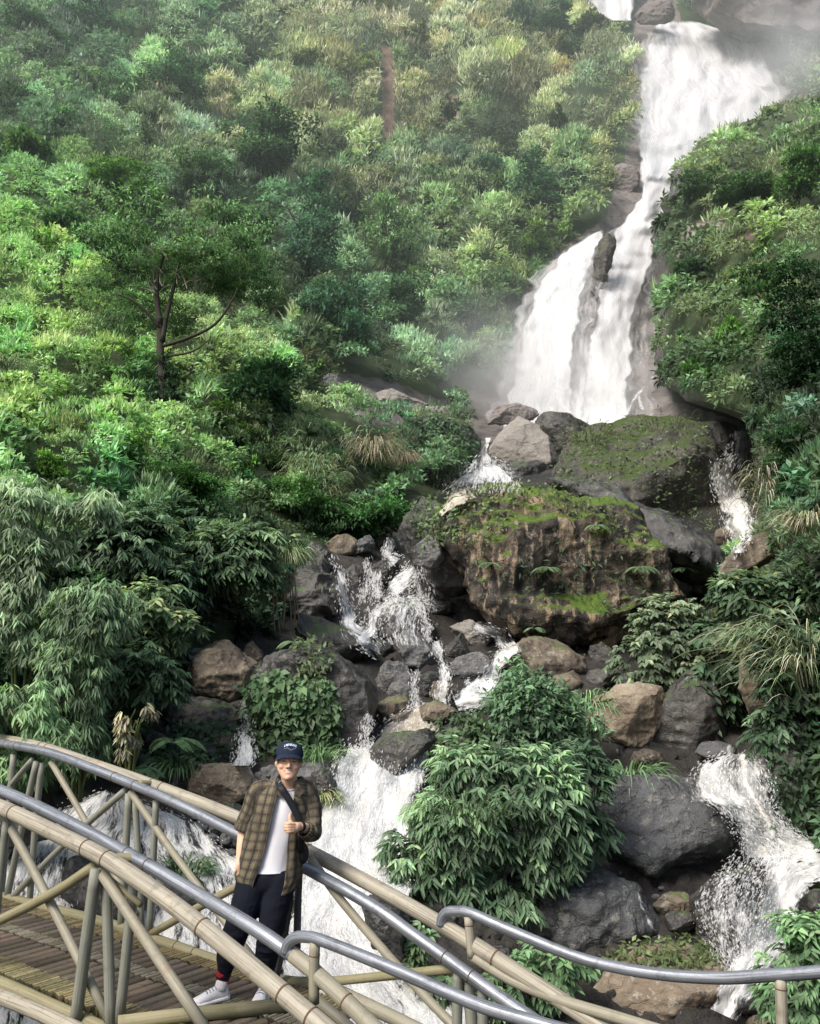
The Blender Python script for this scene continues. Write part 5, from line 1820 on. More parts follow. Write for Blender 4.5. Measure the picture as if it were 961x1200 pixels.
# ---- leaves on the rocks
climber('climbing_plant', 'dense small leaved climber covering the front of the big dark boulder', 'ivy', 11, .62, (.06, .125, .035), 61, per=4)
climber('climbing_plant', 'green creeper over the rounded mossy dome in the mist', 'dome', 5.5, .5, (.06, .13, .04), 62, per=5)
climber('mound_ground_cover', 'moss and small plants covering the rock mound under the high fall', 'mound', 5.5, .4, (.07, .115, .026), 63, per=2, kind='stuff', up=.9)
blades('grass_tuft', 'olive grass tuft on the left crest of the rock mound under the high fall', 690, 516, 31.5, 260, 16, 70, 1.3, (.12, .15, .045), 121, .8)
blades('grass_tuft', 'olive grass tuft on the right crest of the rock mound under the high fall', 785, 506, 31.5, 260, 16, 80, 1.3, (.11, .14, .045), 122, .8)
climber('boulder_moss', 'bright moss and small plants on the huge overhanging boulder', 'over', 6, .45, (.085, .125, .022), 64, per=2, kind='stuff', up=.8)
climber('rock_creepers', 'scattered leafy sprigs on the face of the huge overhanging boulder', 'over2', 8, .35, (.05, .1, .03), 65, per=3, up=.5, kind='stuff')
climber('rock_creepers', 'yellow green leafy cover on the block below the tilted brown rock', 'right', 8.5, .55, (.10, .16, .035), 66, per=3, kind='stuff')
climber('rock_creepers', 'moss and creeping leaves on the tan boulder under the handrail', 'foot', 8, .5, (.09, .135, .025), 67, per=4, kind='stuff')
climber('rock_creepers', 'dark ivy on the black rock wall right of the right cascade', 'wall', 9.5, .5, (.03, .07, .022), 68, per=3, kind='stuff')
climber('rock_creepers', 'small leaves on the dark mossy boulder left of the round bush', 'lm', 9, .5, (.06, .125, .03), 69, per=4, kind='stuff')
climber('rock_creepers', 'moss tufts on top of the black mossy boulder', 'bk', 7, .45, (.07, .125, .025), 70, per=3, up=.7, kind='stuff')
climber('rock_creepers', 'dark leaves in the shaded nook under the rust brown boulder', 'lbank', 11, .5, (.03, .07, .022), 71, per=3, kind='stuff')
climber('rock_creepers', 'mossy sprigs on the crest of the big leafy boulder', 'topb', 9, .4, (.08, .12, .035), 72, per=4, up=.6, kind='stuff')
fs_ = random.Random(6)
for x, y, l, lb in [(640, 668, 24, 'fern on the middle of the huge overhanging boulder'), (575, 662, 20, 'fern on the left part of the huge overhanging boulder'), (752, 668, 26, 'whitish fern at the right end of the huge overhanging boulder'),
                    (700, 618, 18, 'small fern near the top of the huge overhanging boulder'), (628, 738, 16, 'tiny fern at the lower edge of the huge overhanging boulder'), (800, 668, 20, 'fern under the sloping grey slab')]:
    fern('fern', lb, x, y, FERN_Y[x] - .15, 11, l, (.085, .15, .055), 80 + x, group='ferns on the overhanging boulder')
# ---- the bush island in the middle
near_bush('round_bush', 'dense round dark green bush with tiny leaves on top of the bush island', [(618, 838, 52, 50), (648, 862, 46, 42), (598, 872, 36, 30)], 13.9, 1900, 7, 8, .42, (.055, .12, .042), 101, 'small', quads=1, base=(620, 900), stems=5)
near_bush('leafy_bush', 'large bush with long drooping glossy leaves in the middle of the stream', [(548, 970, 56, 46), (498, 1010, 40, 40), (604, 916, 46, 44), (640, 950, 38, 52), (556, 908, 38, 36), (606, 1020, 38, 32), (470, 985, 22, 20), (530, 1030, 40, 30), (650, 1000, 28, 24), (575, 1050, 34, 20), (520, 950, 28, 24)], 10.9, 2000, 8, 11.5, .27, (.08, .155, .058), 102, 'spray', tip=(.16, .27, .09), base=(575, 1090), droop=.3)
near_bush('leafy_bush', 'dark long leaved branch hanging over the slab right of the large bush', [(672, 905, 28, 30), (688, 955, 22, 34), (662, 970, 26, 36)], 11.4, 270, 8, 13, .29, (.04, .09, .035), 103, 'spray', tip=(.09, .16, .06), base=(650, 1010))
near_bush('leafy_bush', 'small sprawling plant under the start of the curved handrail', [(640, 1130, 30, 22), (610, 1150, 30, 26), (660, 1155, 22, 18)], 9.6, 190, 8, 11, .36, (.07, .15, .04), 104, 'spray', base=(630, 1180))
near_bush('leafy_bush', 'low plant with round pale leaves below the lower end of the railing', [(515, 1150, 22, 26), (500, 1110, 16, 20), (560, 1185, 30, 20)], 9.4, 90, 7, 14, .42, (.075, .14, .04), 105, 'spray', tip=(.17, .24, .06), base=(520, 1195))
blades('grass_tuft', 'narrow grass growing through the large drooping bush', 545, 955, 10.2, 120, 46, 90, 2.2, (.08, .15, .045), 106, .8)
# ---- right bank
near_bush('leafy_bush', 'loose bush with small pale leaves below the huge overhanging boulder', [(780, 740, 44, 40), (750, 775, 36, 34), (805, 785, 44, 34), (775, 800, 40, 24)], 15.8, 1050, 8, 6.5, .5, (.095, .14, .06), 111, 'spray', tip=(.2, .25, .11), base=(785, 835))
near_bush('shrub', 'dark bush between the pale leafy bush and the tall upright rock', [(838, 765, 34, 40), (850, 720, 26, 24), (830, 810, 30, 26)], 15.2, 330, 8, 10, .45, (.045, .095, .033), 112, 'spray', tip=(.1, .16, .06), base=(840, 850))
near_bush('shrub', 'dark overhanging shrub above the right cascade at the right edge', [(935, 790, 46, 40), (920, 850, 36, 30), (960, 850, 40, 46), (905, 760, 26, 30)], 12.6, 760, 8, 10, .38, (.03, .07, .024), 113, 'spray', tip=(.08, .13, .05), base=(950, 910))
near_bush('shrub', 'broad leaved plants on the right bank behind the long grass', [(870, 700, 34, 24), (905, 735, 40, 30), (940, 700, 34, 34)], 14.6, 520, 7, 10, .42, (.05, .105, .035), 114, 'spray', tip=(.13, .19, .07), base=(900, 770))
blades('grass_clump', 'tall arching pale grass at the right edge', 940, 790, 12.4, 300, 110, 84, 1.9, (.12, .17, .05), 115, .85, (.3, .3, .17), lean=(-.5, 0), zj=.25)
blades('grass_clump', 'second arching grass clump left of the tall grass at the right edge', 893, 760, 13.2, 180, 76, 46, 1.8, (.11, .17, .06), 116, 1.0, (.26, .28, .15), lean=(-.4, 0))
blades('grass_tuft', 'dry reed grass hanging on the cliff spur right of the upper spout', 900, 572, 17.5, 260, 32, 46, 1.6, (.13, .15, .07), 117, 1.3, (.3, .26, .16), zj=.35)
blades('grass_tuft', 'dry reed grass at the right edge above the tall arching grass', 950, 620, 14.5, 260, 52, 46, 1.8, (.15, .16, .07), 118, 1.0, (.34, .3, .18), lean=(-.3, 0))
near_bush('leafy_bush', 'bright leafy plant in the bottom right corner behind the handrail post', [(945, 1105, 34, 30), (960, 1150, 44, 40), (930, 1175, 34, 26)], 8.8, 560, 8, 11, .36, (.075, .165, .045), 119, 'spray', tip=(.14, .26, .075), base=(950, 1220))
blades('grass_tuft', 'small rusty and green tuft in the hollow under the slate slab', 835, 1036, 12.2, 70, 22, 44, 2.6, (.10, .15, .035), 120, 1.0, (.28, .17, .06))
# ================================================================ the bridge
M_BAMBOO = None


def painted_pipe(name, c1, c2, dirt, rust, rough=.55, metal=0.0):
    t = NT(name)
    pos = t.n('NewGeometry').outputs['Position']
    uv = t.n('UVMap').outputs[0]
    n1 = t.noise(pos, 3.5, 5, .6)
    n2 = t.noise(pos, 26, 4, .6)
    st = t.noise(t.mapv(uv, (26, 1.6, 1)), 1.0, 5, .65)
    c = t.mix(n1, c1, c2)
    c = t.mix(t.math('MULTIPLY', t.step(st, .44, .68), .85), c, dirt)
    n3 = t.noise(pos, 9, 6, .7)
    c = t.mix(t.math('MULTIPLY', t.step(n3, .52, .68), .5), c, dirt)
    c = t.mix(t.math('MULTIPLY', t.step(t.math('ADD', n1, t.math('MULTIPLY', n2, .35)), .80, .92), .7), c, rust)
    r = t.math('ADD', rough, t.math('MULTIPLY', t.math('SUBTRACT', n2, .5), .3))
    return t.done(t.bsdf(c, r, .4, metal, t.bump(t.math('ADD', n2, st), .25, .006)))


M_BAMBOO = painted_pipe('bamboo_painted_pipe', (.29, .262, .205), (.41, .375, .30), (.13, .112, .085), (.22, .14, .085))
M_BAMDIM = painted_pipe('weathered_bamboo_pipe', (.24, .22, .165), (.33, .305, .24), (.17, .155, .11), (.25, .15, .08))
M_OLIVE = painted_pipe('mossy_bamboo_pipe', (.20, .18, .105), (.30, .27, .17), (.14, .13, .06), (.24, .15, .07), .7)
M_GREYBAM = painted_pipe('grey_green_pipe', (.185, .19, .155), (.27, .272, .23), (.13, .135, .11), (.24, .16, .1))
M_STEEL = painted_pipe('worn_steel_pipe', (.20, .215, .245), (.37, .39, .425), (.085, .09, .105), (.17, .13, .11), .46, .55)
M_DARKSTEEL = painted_pipe('dark_steel_post', (.10, .105, .11), (.16, .165, .17), (.06, .06, .06), (.12, .08, .06), .45, .4)
M_RING = plain_mat('brown_node_ring', (.13, .082, .055), .8, .2, nscale=30, var=.35)
M_RINGDK = plain_mat('dark_node_ring', (.10, .075, .055), .7, .3, nscale=30, var=.35)

NV = Vector((.58, .815, 0)).normalized()
LV = Vector((.815, -.58, 0)).normalized()
N_NEAR_B, N_NEAR_S, N_FAR_S, N_FAR_B = 3.98, 4.13, 5.20, 5.34


def onp(px, py, n):
    """surveyed point on the upright plane of one railing (n metres across the bridge)"""
    r = Vector(ray(px, py))
    k = n / r.dot(NV)
    return Vector((0, 0, CAMZ)) + r * k


bridge = tag(empty('footbridge', onp(90, 1180, 4.07)), 'narrow footbridge with bamboo coloured pipe railings and steel handrails', 'footbridge')
BO = bridge.location.copy()


def pipe(name, pts, n, r, mat, rings=(), ringmat=None, segs=6, sides=14, rr_=1.07, caps=True, lab=None, flat=1.0):
    """pts: photo points on plane n, or (px, py, n) each"""
    W_ = [onp(p[0], p[1], p[2] if len(p) > 2 else n) - BO for p in pts]
    P = smooth_path(W_, segs) if len(W_) > 2 else W_
    b = MB()
    b.tube(P, r, sides, caps)
    o = b.build(name, mat, bridge)
    if lab:
        o['label'] = lab
    for rp in rings:
        c = onp(rp[0], rp[1], rp[2] if len(rp) > 2 else n) - BO
        i = min(range(len(P) - 1), key=lambda k: ((P[k] + P[k + 1]) / 2 - c).length)
        # closest point on the run
        a, e = P[i], P[i + 1]
        # search over all segments for the true nearest point
        best = None
        for k in range(len(P) - 1):
            d = P[k + 1] - P[k]
            u = max(0, min(1, (c - P[k]).dot(d) / d.length_squared))
            q_ = P[k] + d * u
            if best is None or (q_ - c).length < best[0]:
                best = ((q_ - c).length, q_, d.normalized())
        _, q_, d = best
        rb_ = MB()
        w_ = r * .12
        rb_.tube([q_ - d * w_, q_ - d * w_ * .5, q_ + d * w_ * .5, q_ + d * w_], [r * 1.01, r * rr_, r * rr_, r * 1.01], sides, False)
        ro = rb_.build('joint_ring', ringmat or M_RING, o)
    return o


# near railing
pipe('bamboo_rail', [(-160, 893), (-60, 925), (0, 946), (60, 974), (127, 1008), (200, 1058), (270, 1113), (330, 1163), (400, 1222), (480, 1292)], N_NEAR_B, .056, M_BAMBOO, [(101, 995), (124, 1013), (332, 1164), (364, 1194), (16, 953), (237, 1086)])
pipe('steel_handrail', [(-160, 882), (-60, 905), (0, 926), (60, 953), (150, 1001), (230, 1047), (300, 1089), (345, 1120)], N_NEAR_S, .043, M_STEEL, [(149, 999), (173, 1013)], M_RINGDK, rr_=1.08)
pipe('bamboo_rail', [(344, 1119), (372, 1142), (400, 1168), (440, 1206), (500, 1262)], N_NEAR_S, .046, M_BAMDIM, [(406, 1172)])
pipe('rail_stub', [(124, 1007, N_NEAR_B), (142, 1005, 4.06), (160, 1006, N_NEAR_S)], 4.0, .030, M_OLIVE, segs=3)
# far railing
pipe('bamboo_rail', [(-140, 848), (-60, 856), (0, 866), (50, 876), (110, 896), (190, 924), (280, 959), (360, 997), (450, 1045), (530, 1091), (610, 1142), (690, 1194), (800, 1270)], N_FAR_B, .051, M_BAMBOO, [(49, 874), (56, 877), (178, 919), (190, 924), (361, 997), (580, 1123)])
pipe('steel_handrail', [(-140, 850), (-60, 861), (0, 871), (60, 883), (150, 917), (210, 943), (280, 978), (350, 1013), (434, 1060), (484, 1095), (530, 1128), (560, 1150), (600, 1178), (650, 1212), (720, 1262)], N_FAR_S, .041, M_STEEL, [(8, 873), (20, 876), (134, 911), (158, 920), (521, 1121), (552, 1143)], M_RINGDK, rr_=1.08)
pipe('rail_stub', [(163, 918, N_FAR_S), (172, 918, 5.27), (180, 919, N_FAR_B)], 5.2, .026, M_OLIVE, segs=3)
pipe('rail_stub', [(18, 876, N_FAR_S), (34, 875, 5.27), (48, 875, N_FAR_B)], 5.2, .026, M_OLIVE, segs=3)

# near truss
NT_ = 4.03
for pts, r, m in [
    ([(2, 950), (56, 1052), (128, 1196)], .032, M_BAMDIM),
    ([(112, 1014), (60, 1048), (-40, 1098)], .036, M_OLIVE),
    ([(113, 1018), (103, 1090), (86, 1215)], .040, M_GREYBAM),
    ([(124, 1026, 4.08), (127, 1110, 4.08), (130, 1212, 4.08)], .036, M_GREYBAM),
    ([(157, 1030, 4.12), (151, 1090, 4.12), (139, 1205, 4.12)], .034, M_GREYBAM),
    ([(117, 1020), (160, 1085), (240, 1205)], .036, M_BAMDIM),
    ([(120, 1024, 4.10), (165, 1060, 4.10)], .022, M_OLIVE),
    ([(-62, 925), (-40, 1000), (-70, 1110)], .034, M_GREYBAM),
]:
    if m is not None:
        q_n = NT_ + (.05 if pts[0] == (2, 950) else (-.03 if pts[0] == (113, 1018) else 0))
        pipe('truss_brace' if abs(pts[0][0] - pts[-1][0]) > 45 else 'rail_post', pts, q_n, r, m, segs=3)
pipe('rail_post', [(8, 962, 4.05), (2, 1010, 4.05), (-6, 1085, 4.05)], NT_, .030, M_GREYBAM, segs=3)
pipe('edge_beam', [(-120, 1105), (0, 1153), (60, 1180), (120, 1207), (200, 1246)], 4.06, .052, M_OLIVE)
pipe('edge_beam', [(-120, 1125, 3.93), (0, 1168, 3.93), (40, 1184, 3.93), (100, 1212, 3.93)], 3.93, .052, M_BAMBOO)

# far truss
FT = 5.24
for nm, pts, r, m in [
    ('rail_post', [(16, 884), (10, 950), (1, 1056)], .030, M_GREYBAM),
    ('rail_post', [(43, 893), (31, 945), (6, 1062)], .032, M_GREYBAM),
    ('rail_post', [(49, 894, 5.28), (42, 960, 5.28), (34, 1066, 5.28)], .030, M_GREYBAM),
    ('truss_brace', [(38, 890), (16, 916), (-30, 975)], .026, M_GREYBAM),
    ('truss_brace', [(60, 893), (100, 962), (160, 1072)], .028, M_BAMDIM),
    ('truss_brace', [(147, 926), (75, 990), (2, 1064)], .030, M_GREYBAM),
    ('rail_post', [(151, 930), (147, 1000), (141, 1096)], .032, M_GREYBAM),
    ('rail_post', [(158, 932, 5.28), (162, 1005, 5.28), (166, 1090, 5.28)], .028, M_GREYBAM),
    ('rail_post', [(183, 938), (180, 1000), (175, 1098)], .028, M_GREYBAM),
    ('truss_brace', [(153, 928), (205, 1002), (300, 1128)], .030, M_BAMDIM),
    ('truss_brace', [(352, 1004), (272, 1042), (174, 1096)], .032, M_OLIVE),
    ('truss_brace', [(364, 1006), (402, 1058), (480, 1148), (560, 1232)], .031, M_BAMDIM),
    ('truss_brace', [(322, 1157), (420, 1147), (534, 1135)], .031, M_OLIVE),
    ('edge_beam', [(-90, 1025), (0, 1050), (40, 1060), (125, 1082), (196, 1106), (256, 1127), (330, 1150), (392, 1152)], .044, M_OLIVE),
    ('lower_pipe', [(392, 1160), (480, 1202), (560, 1245)], .046, M_BAMDIM),
    ('lower_pipe', [(372, 1172, 4.4), (412, 1206, 4.4), (470, 1260, 4.4)], .032, M_BAMDIM),
    ('rail_post', [(537, 1140), (536, 1175), (535, 1245)], .034, M_GREYBAM),
    ('rail_post', [(549, 1150, 5.3), (552, 1190, 5.3), (556, 1250, 5.3)], .040, M_GREYBAM),
    ('rail_post', [(566, 1158), (566, 1190), (566, 1250)], .036, M_GREYBAM),
]:
    pipe(nm, pts, FT, r, m, [(207, 1109), (228, 1116)] if nm == 'edge_beam' else (), M_RINGDK, segs=4)
pipe('rail_post', [(351, 1010, 5.2), (349, 1060, 5.2), (348, 1112, 5.2)], FT, .027, M_DARKSTEEL, segs=3, sides=4, lab='dark square steel post beside the leg of the person')
pipe('rail_post', [(340, 1050, 5.15), (332, 1100, 5.15), (322, 1152, 5.15)], FT, .030, M_DARKSTEEL, segs=3, sides=4, lab='dark leaning steel post behind the leg of the person')
# nosing laid across the deck, lying on the boards


def ondeck(px, py, z=0.0):
    r = Vector(ray(px, py))
    return Vector((0, 0, CAMZ)) + r * ((z - CAMZ) / r.z)


b = MB()
b.tube([ondeck(138, 1199, .045) - BO, ondeck(230, 1188, .045) - BO, ondeck(345, 1177, .045) - BO], .045, 12)
b.build('deck_nosing', M_OLIVE, bridge)

# hand rails of the lower flight
pipe('curved_handrail', [(335, 1116), (338, 1106), (346, 1099), (360, 1098), (380, 1103), (450, 1131), (520, 1161), (570, 1181), (620, 1196), (690, 1216), (780, 1240)], N_NEAR_S - .02, .033, M_STEEL, segs=5, lab='worn steel handrail curving down from the near railing')
pipe('handrail_post', [(369, 1104), (368, 1140), (368, 1176)], N_NEAR_S - .02, .030, M_BAMDIM, [(368, 1119)], segs=3)
pipe('curved_handrail', [(517, 1084), (518, 1076), (524, 1069), (535, 1068), (552, 1070), (600, 1091), (680, 1123), (760, 1140), (840, 1146), (900, 1143), (961, 1139), (1060, 1128)], N_FAR_B - .03, .034, M_STEEL, segs=5, lab='blue grey steel handrail curving away to the right edge')
pipe('handrail_post', [(549, 1074), (551, 1098), (553, 1122)], N_FAR_B - .03, .030, M_BAMBOO, [(550, 1084)], segs=3)
pipe('handrail_post', [(915, 1147), (916, 1180), (918, 1260)], N_FAR_B - .03, .031, M_BAMBOO, [(915, 1158)], segs=3)
pipe('lower_pipe', [(551, 1119), (600, 1149), (660, 1173), (722, 1192), (820, 1222)], N_FAR_B - .02, .034, M_BAMDIM, segs=4)

# deck: cross slats in lanes
def deck_mat():
    t = NT('deck_slats')
    pos = t.n('NewGeometry').outputs['Position']
    c = t.attr('Col', 'Color')
    n1 = t.noise(pos, 30, 5, .65)
    n2 = t.noise(pos, 2.5, 4, .6)
    c = t.mix(t.math('MULTIPLY', t.step(n1, .45, .7), .5), c, (.035, .028, .022))
    c = t.mix(t.math('MULTIPLY', t.step(n2, .5, .7), .35), c, (.11, .10, .05))
    return t.done(t.bsdf(c, .75, .3, 0, t.bump(n1, .5, .006)))


M_DECK = deck_mat()
rd = random.Random(9)
lanes = [  # n0, n1, slat pitch, height, colour
    ('deck_edge_strip', 4.10, 4.30, .040, .020, (.27, .23, .12)),
    ('deck_boards', 4.30, 4.66, .105, .010, (.125, .098, .075)),
    ('deck_strip', 4.66, 4.78, .034, .022, (.24, .215, .16)),
    ('deck_boards', 4.78, 5.06, .105, .010, (.12, .095, .075)),
    ('deck_edge_strip', 5.06, 5.20, .040, .016, (.24, .19, .10)),
]
skew = .10
for nm, n0, n1, pitch, hh, cc in lanes:
    vs, fs, cl = [], [], []
    s = -10.2
    k = 0
    while s < -4.2:
        w_ = pitch * (.80 if nm != 'deck_boards' else .86) * rd.uniform(.92, 1.05)
        j0, j1 = rd.uniform(-.012, .012), rd.uniform(-.012, .012)
        zt = rd.uniform(-.003, .003)
        bb = len(vs)
        prof = [(0, -.03), (0.02, hh * .6), (w_ * .25, hh), (w_ * .75, hh), (w_ - .003, hh * .6), (w_, -.03)]
        for e, (nn, jj) in enumerate(((n0, j0), (n1, j1))):
            for u, z in prof:
                p = LV * (s + u + skew * (nn - 4.6)) + NV * (nn + jj) + Vector((0, 0, z + zt - .012))
                vs.append(p - BO)
        m_ = len(prof)
        for i in range(m_ - 1):
            fs.append((bb + i, bb + i + 1, bb + m_ + i + 1, bb + m_ + i))
        sh = rd.uniform(.6, 1.3)
        cl += [[x * sh * rd.uniform(.95, 1.05) for x in cc]] * (m_ - 1)
        s += pitch
    me = np_mesh(nm, np.array([tuple(v) for v in vs]), np.array(fs), np.array(cl), M_DECK)
    obj(nm, me, bridge)
# bearers under the slats
b = MB()
for nn in (4.2, 4.64, 4.8, 5.12):
    b.tube([LV * -10.2 + NV * nn + Vector((0, 0, -.085)) - BO, LV * -4.2 + NV * nn + Vector((0, 0, -.085)) - BO], .045, 8)
b.build('deck_bearer', M_OLIVE, bridge)
b = MB()
for s in (-9.5, -8, -6.5, -5):
    b.tube([LV * s + NV * 4.05 + Vector((0, 0, -.15)) - BO, LV * s + NV * 5.3 + Vector((0, 0, -.15)) - BO], .04, 8)
b.build('cross_beam', M_OLIVE, bridge)
# piers that carry the bridge down to the stream bed
for s in (-8.8, -4.6):
    for nn in (4.1, 5.2):
        p = LV * s + NV * nn
        b = MB()
        b.tube([p + Vector((0, 0, -.1)) - BO, p + Vector((0, 0, -2.6)) - BO], .06, 10)
        b.build('pier', M_GREYBAM, bridge)
# ================================================================ the person
PY0 = 6.68
S0 = PY0 / FPX


def wp(px, py, dy=0.0):
    return at(px, py, PY0 + dy)


M_SKIN = None


def skin_mat():
    t = NT('skin')
    c = t.attr('Col', 'Color')
    n = t.noise(t.n('TexCoord').outputs['Object'], 60, 3)
    c = t.mix(t.math('MULTIPLY', n, .25), c, t.mix(1.0, c, (1.15, .85, .75), 'MULTIPLY'))
    nd = t.n('BsdfPrincipled')
    t.set(nd.inputs['Base Color'], c)
    nd.inputs['Roughness'].default_value = .5
    nd.inputs['Specular IOR Level'].default_value = .35
    nd.inputs['Subsurface Weight'].default_value = .12
    nd.inputs['Subsurface Radius'].default_value = (.012, .005, .003)
    nd.inputs['Subsurface Scale'].default_value = .5
    return t.done(nd.outputs[0])


M_SKIN = skin_mat()
person = tag(empty('person', Vector((-1.15, PY0, 0))), 'person in an open plaid shirt and navy cap giving a thumbs up by the railing', 'person')
PB = person.location.copy()


def L_(v):
    return Vector(v) - PB


def capsule(b, pts, radii, n=14, flat=1.0):
    P = smooth_path(pts, 5) if len(pts) > 2 else [Vector(p) for p in pts]
    m = len(P)
    seg = (m - 1) / (len(radii) - 1)
    R = []
    for i in range(m):
        u = i / seg
        k = min(int(u), len(radii) - 2)
        R.append(radii[k] + (radii[k + 1] - radii[k]) * (u - k))
    b.tube(P, R, n, True, flat=flat)
    for e, r in ((P[0], R[0]), (P[-1], R[-1])):
        b.ellipsoid(e, r, r, r, None, 14, 8)


# head frame: facing the viewer, turned a little to the right of the picture, tipped slightly
HC = wp(338.5, 893.5, -0.02)
YAW, ROLL, NOD = math.radians(8), math.radians(4), math.radians(-7)
HR = Matrix.Rotation(YAW, 3, 'Z') @ Matrix.Rotation(ROLL, 3, 'Y') @ Matrix.Rotation(NOD, 3, 'X')


def hp(x, y, z):
    """head point: x to picture right, y towards the viewer, z up; metres from the middle of the head"""
    return HC + HR @ Vector((x * 1.15, -y, z * 1.02))


b = MB()
# skull and jaw as stacked rings: (z, half width, front, back)
prof = [(-.118, .012, .070, .030), (-.114, .026, .082, .020), (-.100, .039, .088, .000), (-.080, .051, .088, -.030), (-.055, .065, .087, -.060), (-.030, .071, .088, -.078),
        (0.0, .0745, .088, -.090), (.03, .0765, .088, -.097), (.06, .076, .085, -.098), (.085, .071, .075, -.092), (.105, .058, .056, -.074), (.118, .036, .030, -.044), (.122, .01, .0, -.01)]
rg = []
for z, hw, fr, bk in prof:
    cy_, ry_ = (fr + bk) / 2, (fr - bk) / 2
    r_ = []
    for k in range(28):
        a = 2 * math.pi * k / 28
        ca, sa = math.cos(a), math.sin(a)
        x = hw * math.copysign(abs(ca) ** .85, ca)
        y = cy_ + ry_ * math.copysign(abs(sa) ** .9, sa)
        r_.append(hp(x, y, z))
    rg.append(r_)
b.rings(rg)
# nose, brow, cheeks, lips, ears
b.tube([hp(0, .086, .022), hp(0, .094, .004), hp(0, .104, -.014), hp(0, .110, -.024)], [.008, .009, .011, .012], 10)
b.ellipsoid(hp(0, .107, -.026), .012, .012, .010, HR)
for s in (-1, 1):
    b.ellipsoid(hp(.012 * s, .096, -.029), .009, .011, .008, HR)
    b.ellipsoid(hp(.031 * s, .080, .032), .020, .010, .007, HR)
    b.ellipsoid(hp(.040 * s, .066, -.026), .024, .020, .022, HR)
    b.ellipsoid(hp(.078 * s, -.008, -.004), .008, .020, .030, HR)
b.ellipsoid(hp(0, .083, -.053), .027, .010, .006, HR)
b.ellipsoid(hp(0, .081, -.068), .023, .011, .007, HR)
b.ellipsoid(hp(0, .076, -.098), .022, .018, .018, HR)
# neck and trunk
capsule(b, [hp(0, -.015, -.06), wp(339.5, 917, .02), wp(339, 927, .04)], [.056, .056, .066])
capsule(b, [wp(308, 936, .05), wp(322, 932, .05), wp(339, 928, .05), wp(352, 932, .05), wp(360, 937, .05)], [.046, .054, .062, .054, .046], flat=1.0)
for c_, rx, ry, rz in [((332, 948), .165, .105, .15), ((325, 985), .15, .10, .16), ((314, 1020), .155, .105, .13)]:
    b.ellipsoid(wp(*c_, .04), rx, ry, rz, Matrix.Rotation(math.radians(14), 3, 'Y'))
# legs under the trousers
capsule(b, [wp(299, 1035, .03), wp(283, 1084, -.04), wp(261, 1140, .02)], [.082, .056, .036])
capsule(b, [wp(327, 1035, .03), wp(319, 1092, -.03), wp(311, 1146, .04)], [.082, .056, .036])
# right arm (left in the picture), hand in the pocket
RSH, REL, RWR = wp(300, 934, .05), wp(286, 975, .07), wp(281, 1007, .0)
capsule(b, [RSH, (RSH + REL) / 2, REL, (REL + RWR) / 2, RWR], [.050, .047, .042, .038, .029])
capsule(b, [RWR, wp(280, 1014, -.02), wp(281, 1022, -.02)], [.029, .036, .034], flat=.7)
for k, (fx, fy) in enumerate([(275.5, 1024), (278.5, 1027), (281.8, 1028), (284.8, 1026)]):
    capsule(b, [wp(277 + k * 2.2, 1016, -.045 + .008 * k), wp(fx + .6, (fy + 1017) / 2, -.05 + .008 * k), wp(fx, fy, -.035 + .008 * k)], [.0105, .010, .008], 8)
capsule(b, [wp(282, 1010, -.03), wp(286, 1015, -.05), wp(287, 1020, -.05)], [.013, .011, .009], 8)
# left arm: elbow on the rail, forearm across the chest, fist with the thumb up
LSH, LEL, LWR = wp(361, 935, .05), wp(366, 973, -.02), wp(352.5, 968.5, -.17)
capsule(b, [LSH, (LSH + LEL) / 2, LEL], [.050, .047, .043])
capsule(b, [LEL, (LEL + LWR) / 2, LWR], [.043, .038, .029])
FC = wp(342, 970, -.205)
PX_ = S0  # metres per photo pixel here


def fp(dx, dy, dd=0.0):
    return wp(342 + dx, 970 + dy, -.205 + dd)


capsule(b, [LWR, fp(5.5, -.8), fp(1.5, -.5)], [.029, .033, .034], flat=.75)
b.ellipsoid(fp(.5, .2), .040, .030, .042)
for k, (dy, r, reach) in enumerate([(-5.0, .0108, -7.3), (-1.7, .0112, -7.9), (1.6, .0108, -7.5), (4.6, .0095, -6.4)]):
    # each finger leaves the knuckle, runs across the front of the fist and curls back into the palm
    capsule(b, [fp(2.2, dy * .9, -.026), fp(reach * .55, dy, -.044), fp(reach, dy + .3, -.020), fp(reach * .86, dy + .6, .008), fp(-2.0, dy * .9 + .6, .014)], [r * .95, r, r, r * .9, r * .8], 9)
capsule(b, [fp(1.5, -3.0, -.012), fp(-1.2, -7.2, -.02), fp(-2.4, -11.5, -.018), fp(-2.2, -15.2, -.010)], [.0155, .0135, .0115, .0095], 10)
me = remeshed(b, .0045, 2, 'person_body')
c = co_of(me)
# skin, lips, eyes, brows
hl = (c - np.array(HC)) @ np.array(HR)
hx, hy, hz_ = hl[:, 0] / 1.15, -hl[:, 1], hl[:, 2] / 1.02
colr = np.tile(np.array([.66, .43, .30]), (len(c), 1))
colr *= (1 + .06 * fbm(c * 40, 2, 3))[:, None]
face = (hy > .03) & (np.abs(hz_) < .125) & (np.abs(hx) < .08)


def paint(mask, k):
    colr[mask] = k


def ell(x0, z0, rx, rz):
    return ((hx - x0) / rx) ** 2 + ((hz_ - z0) / rz) ** 2 < 1


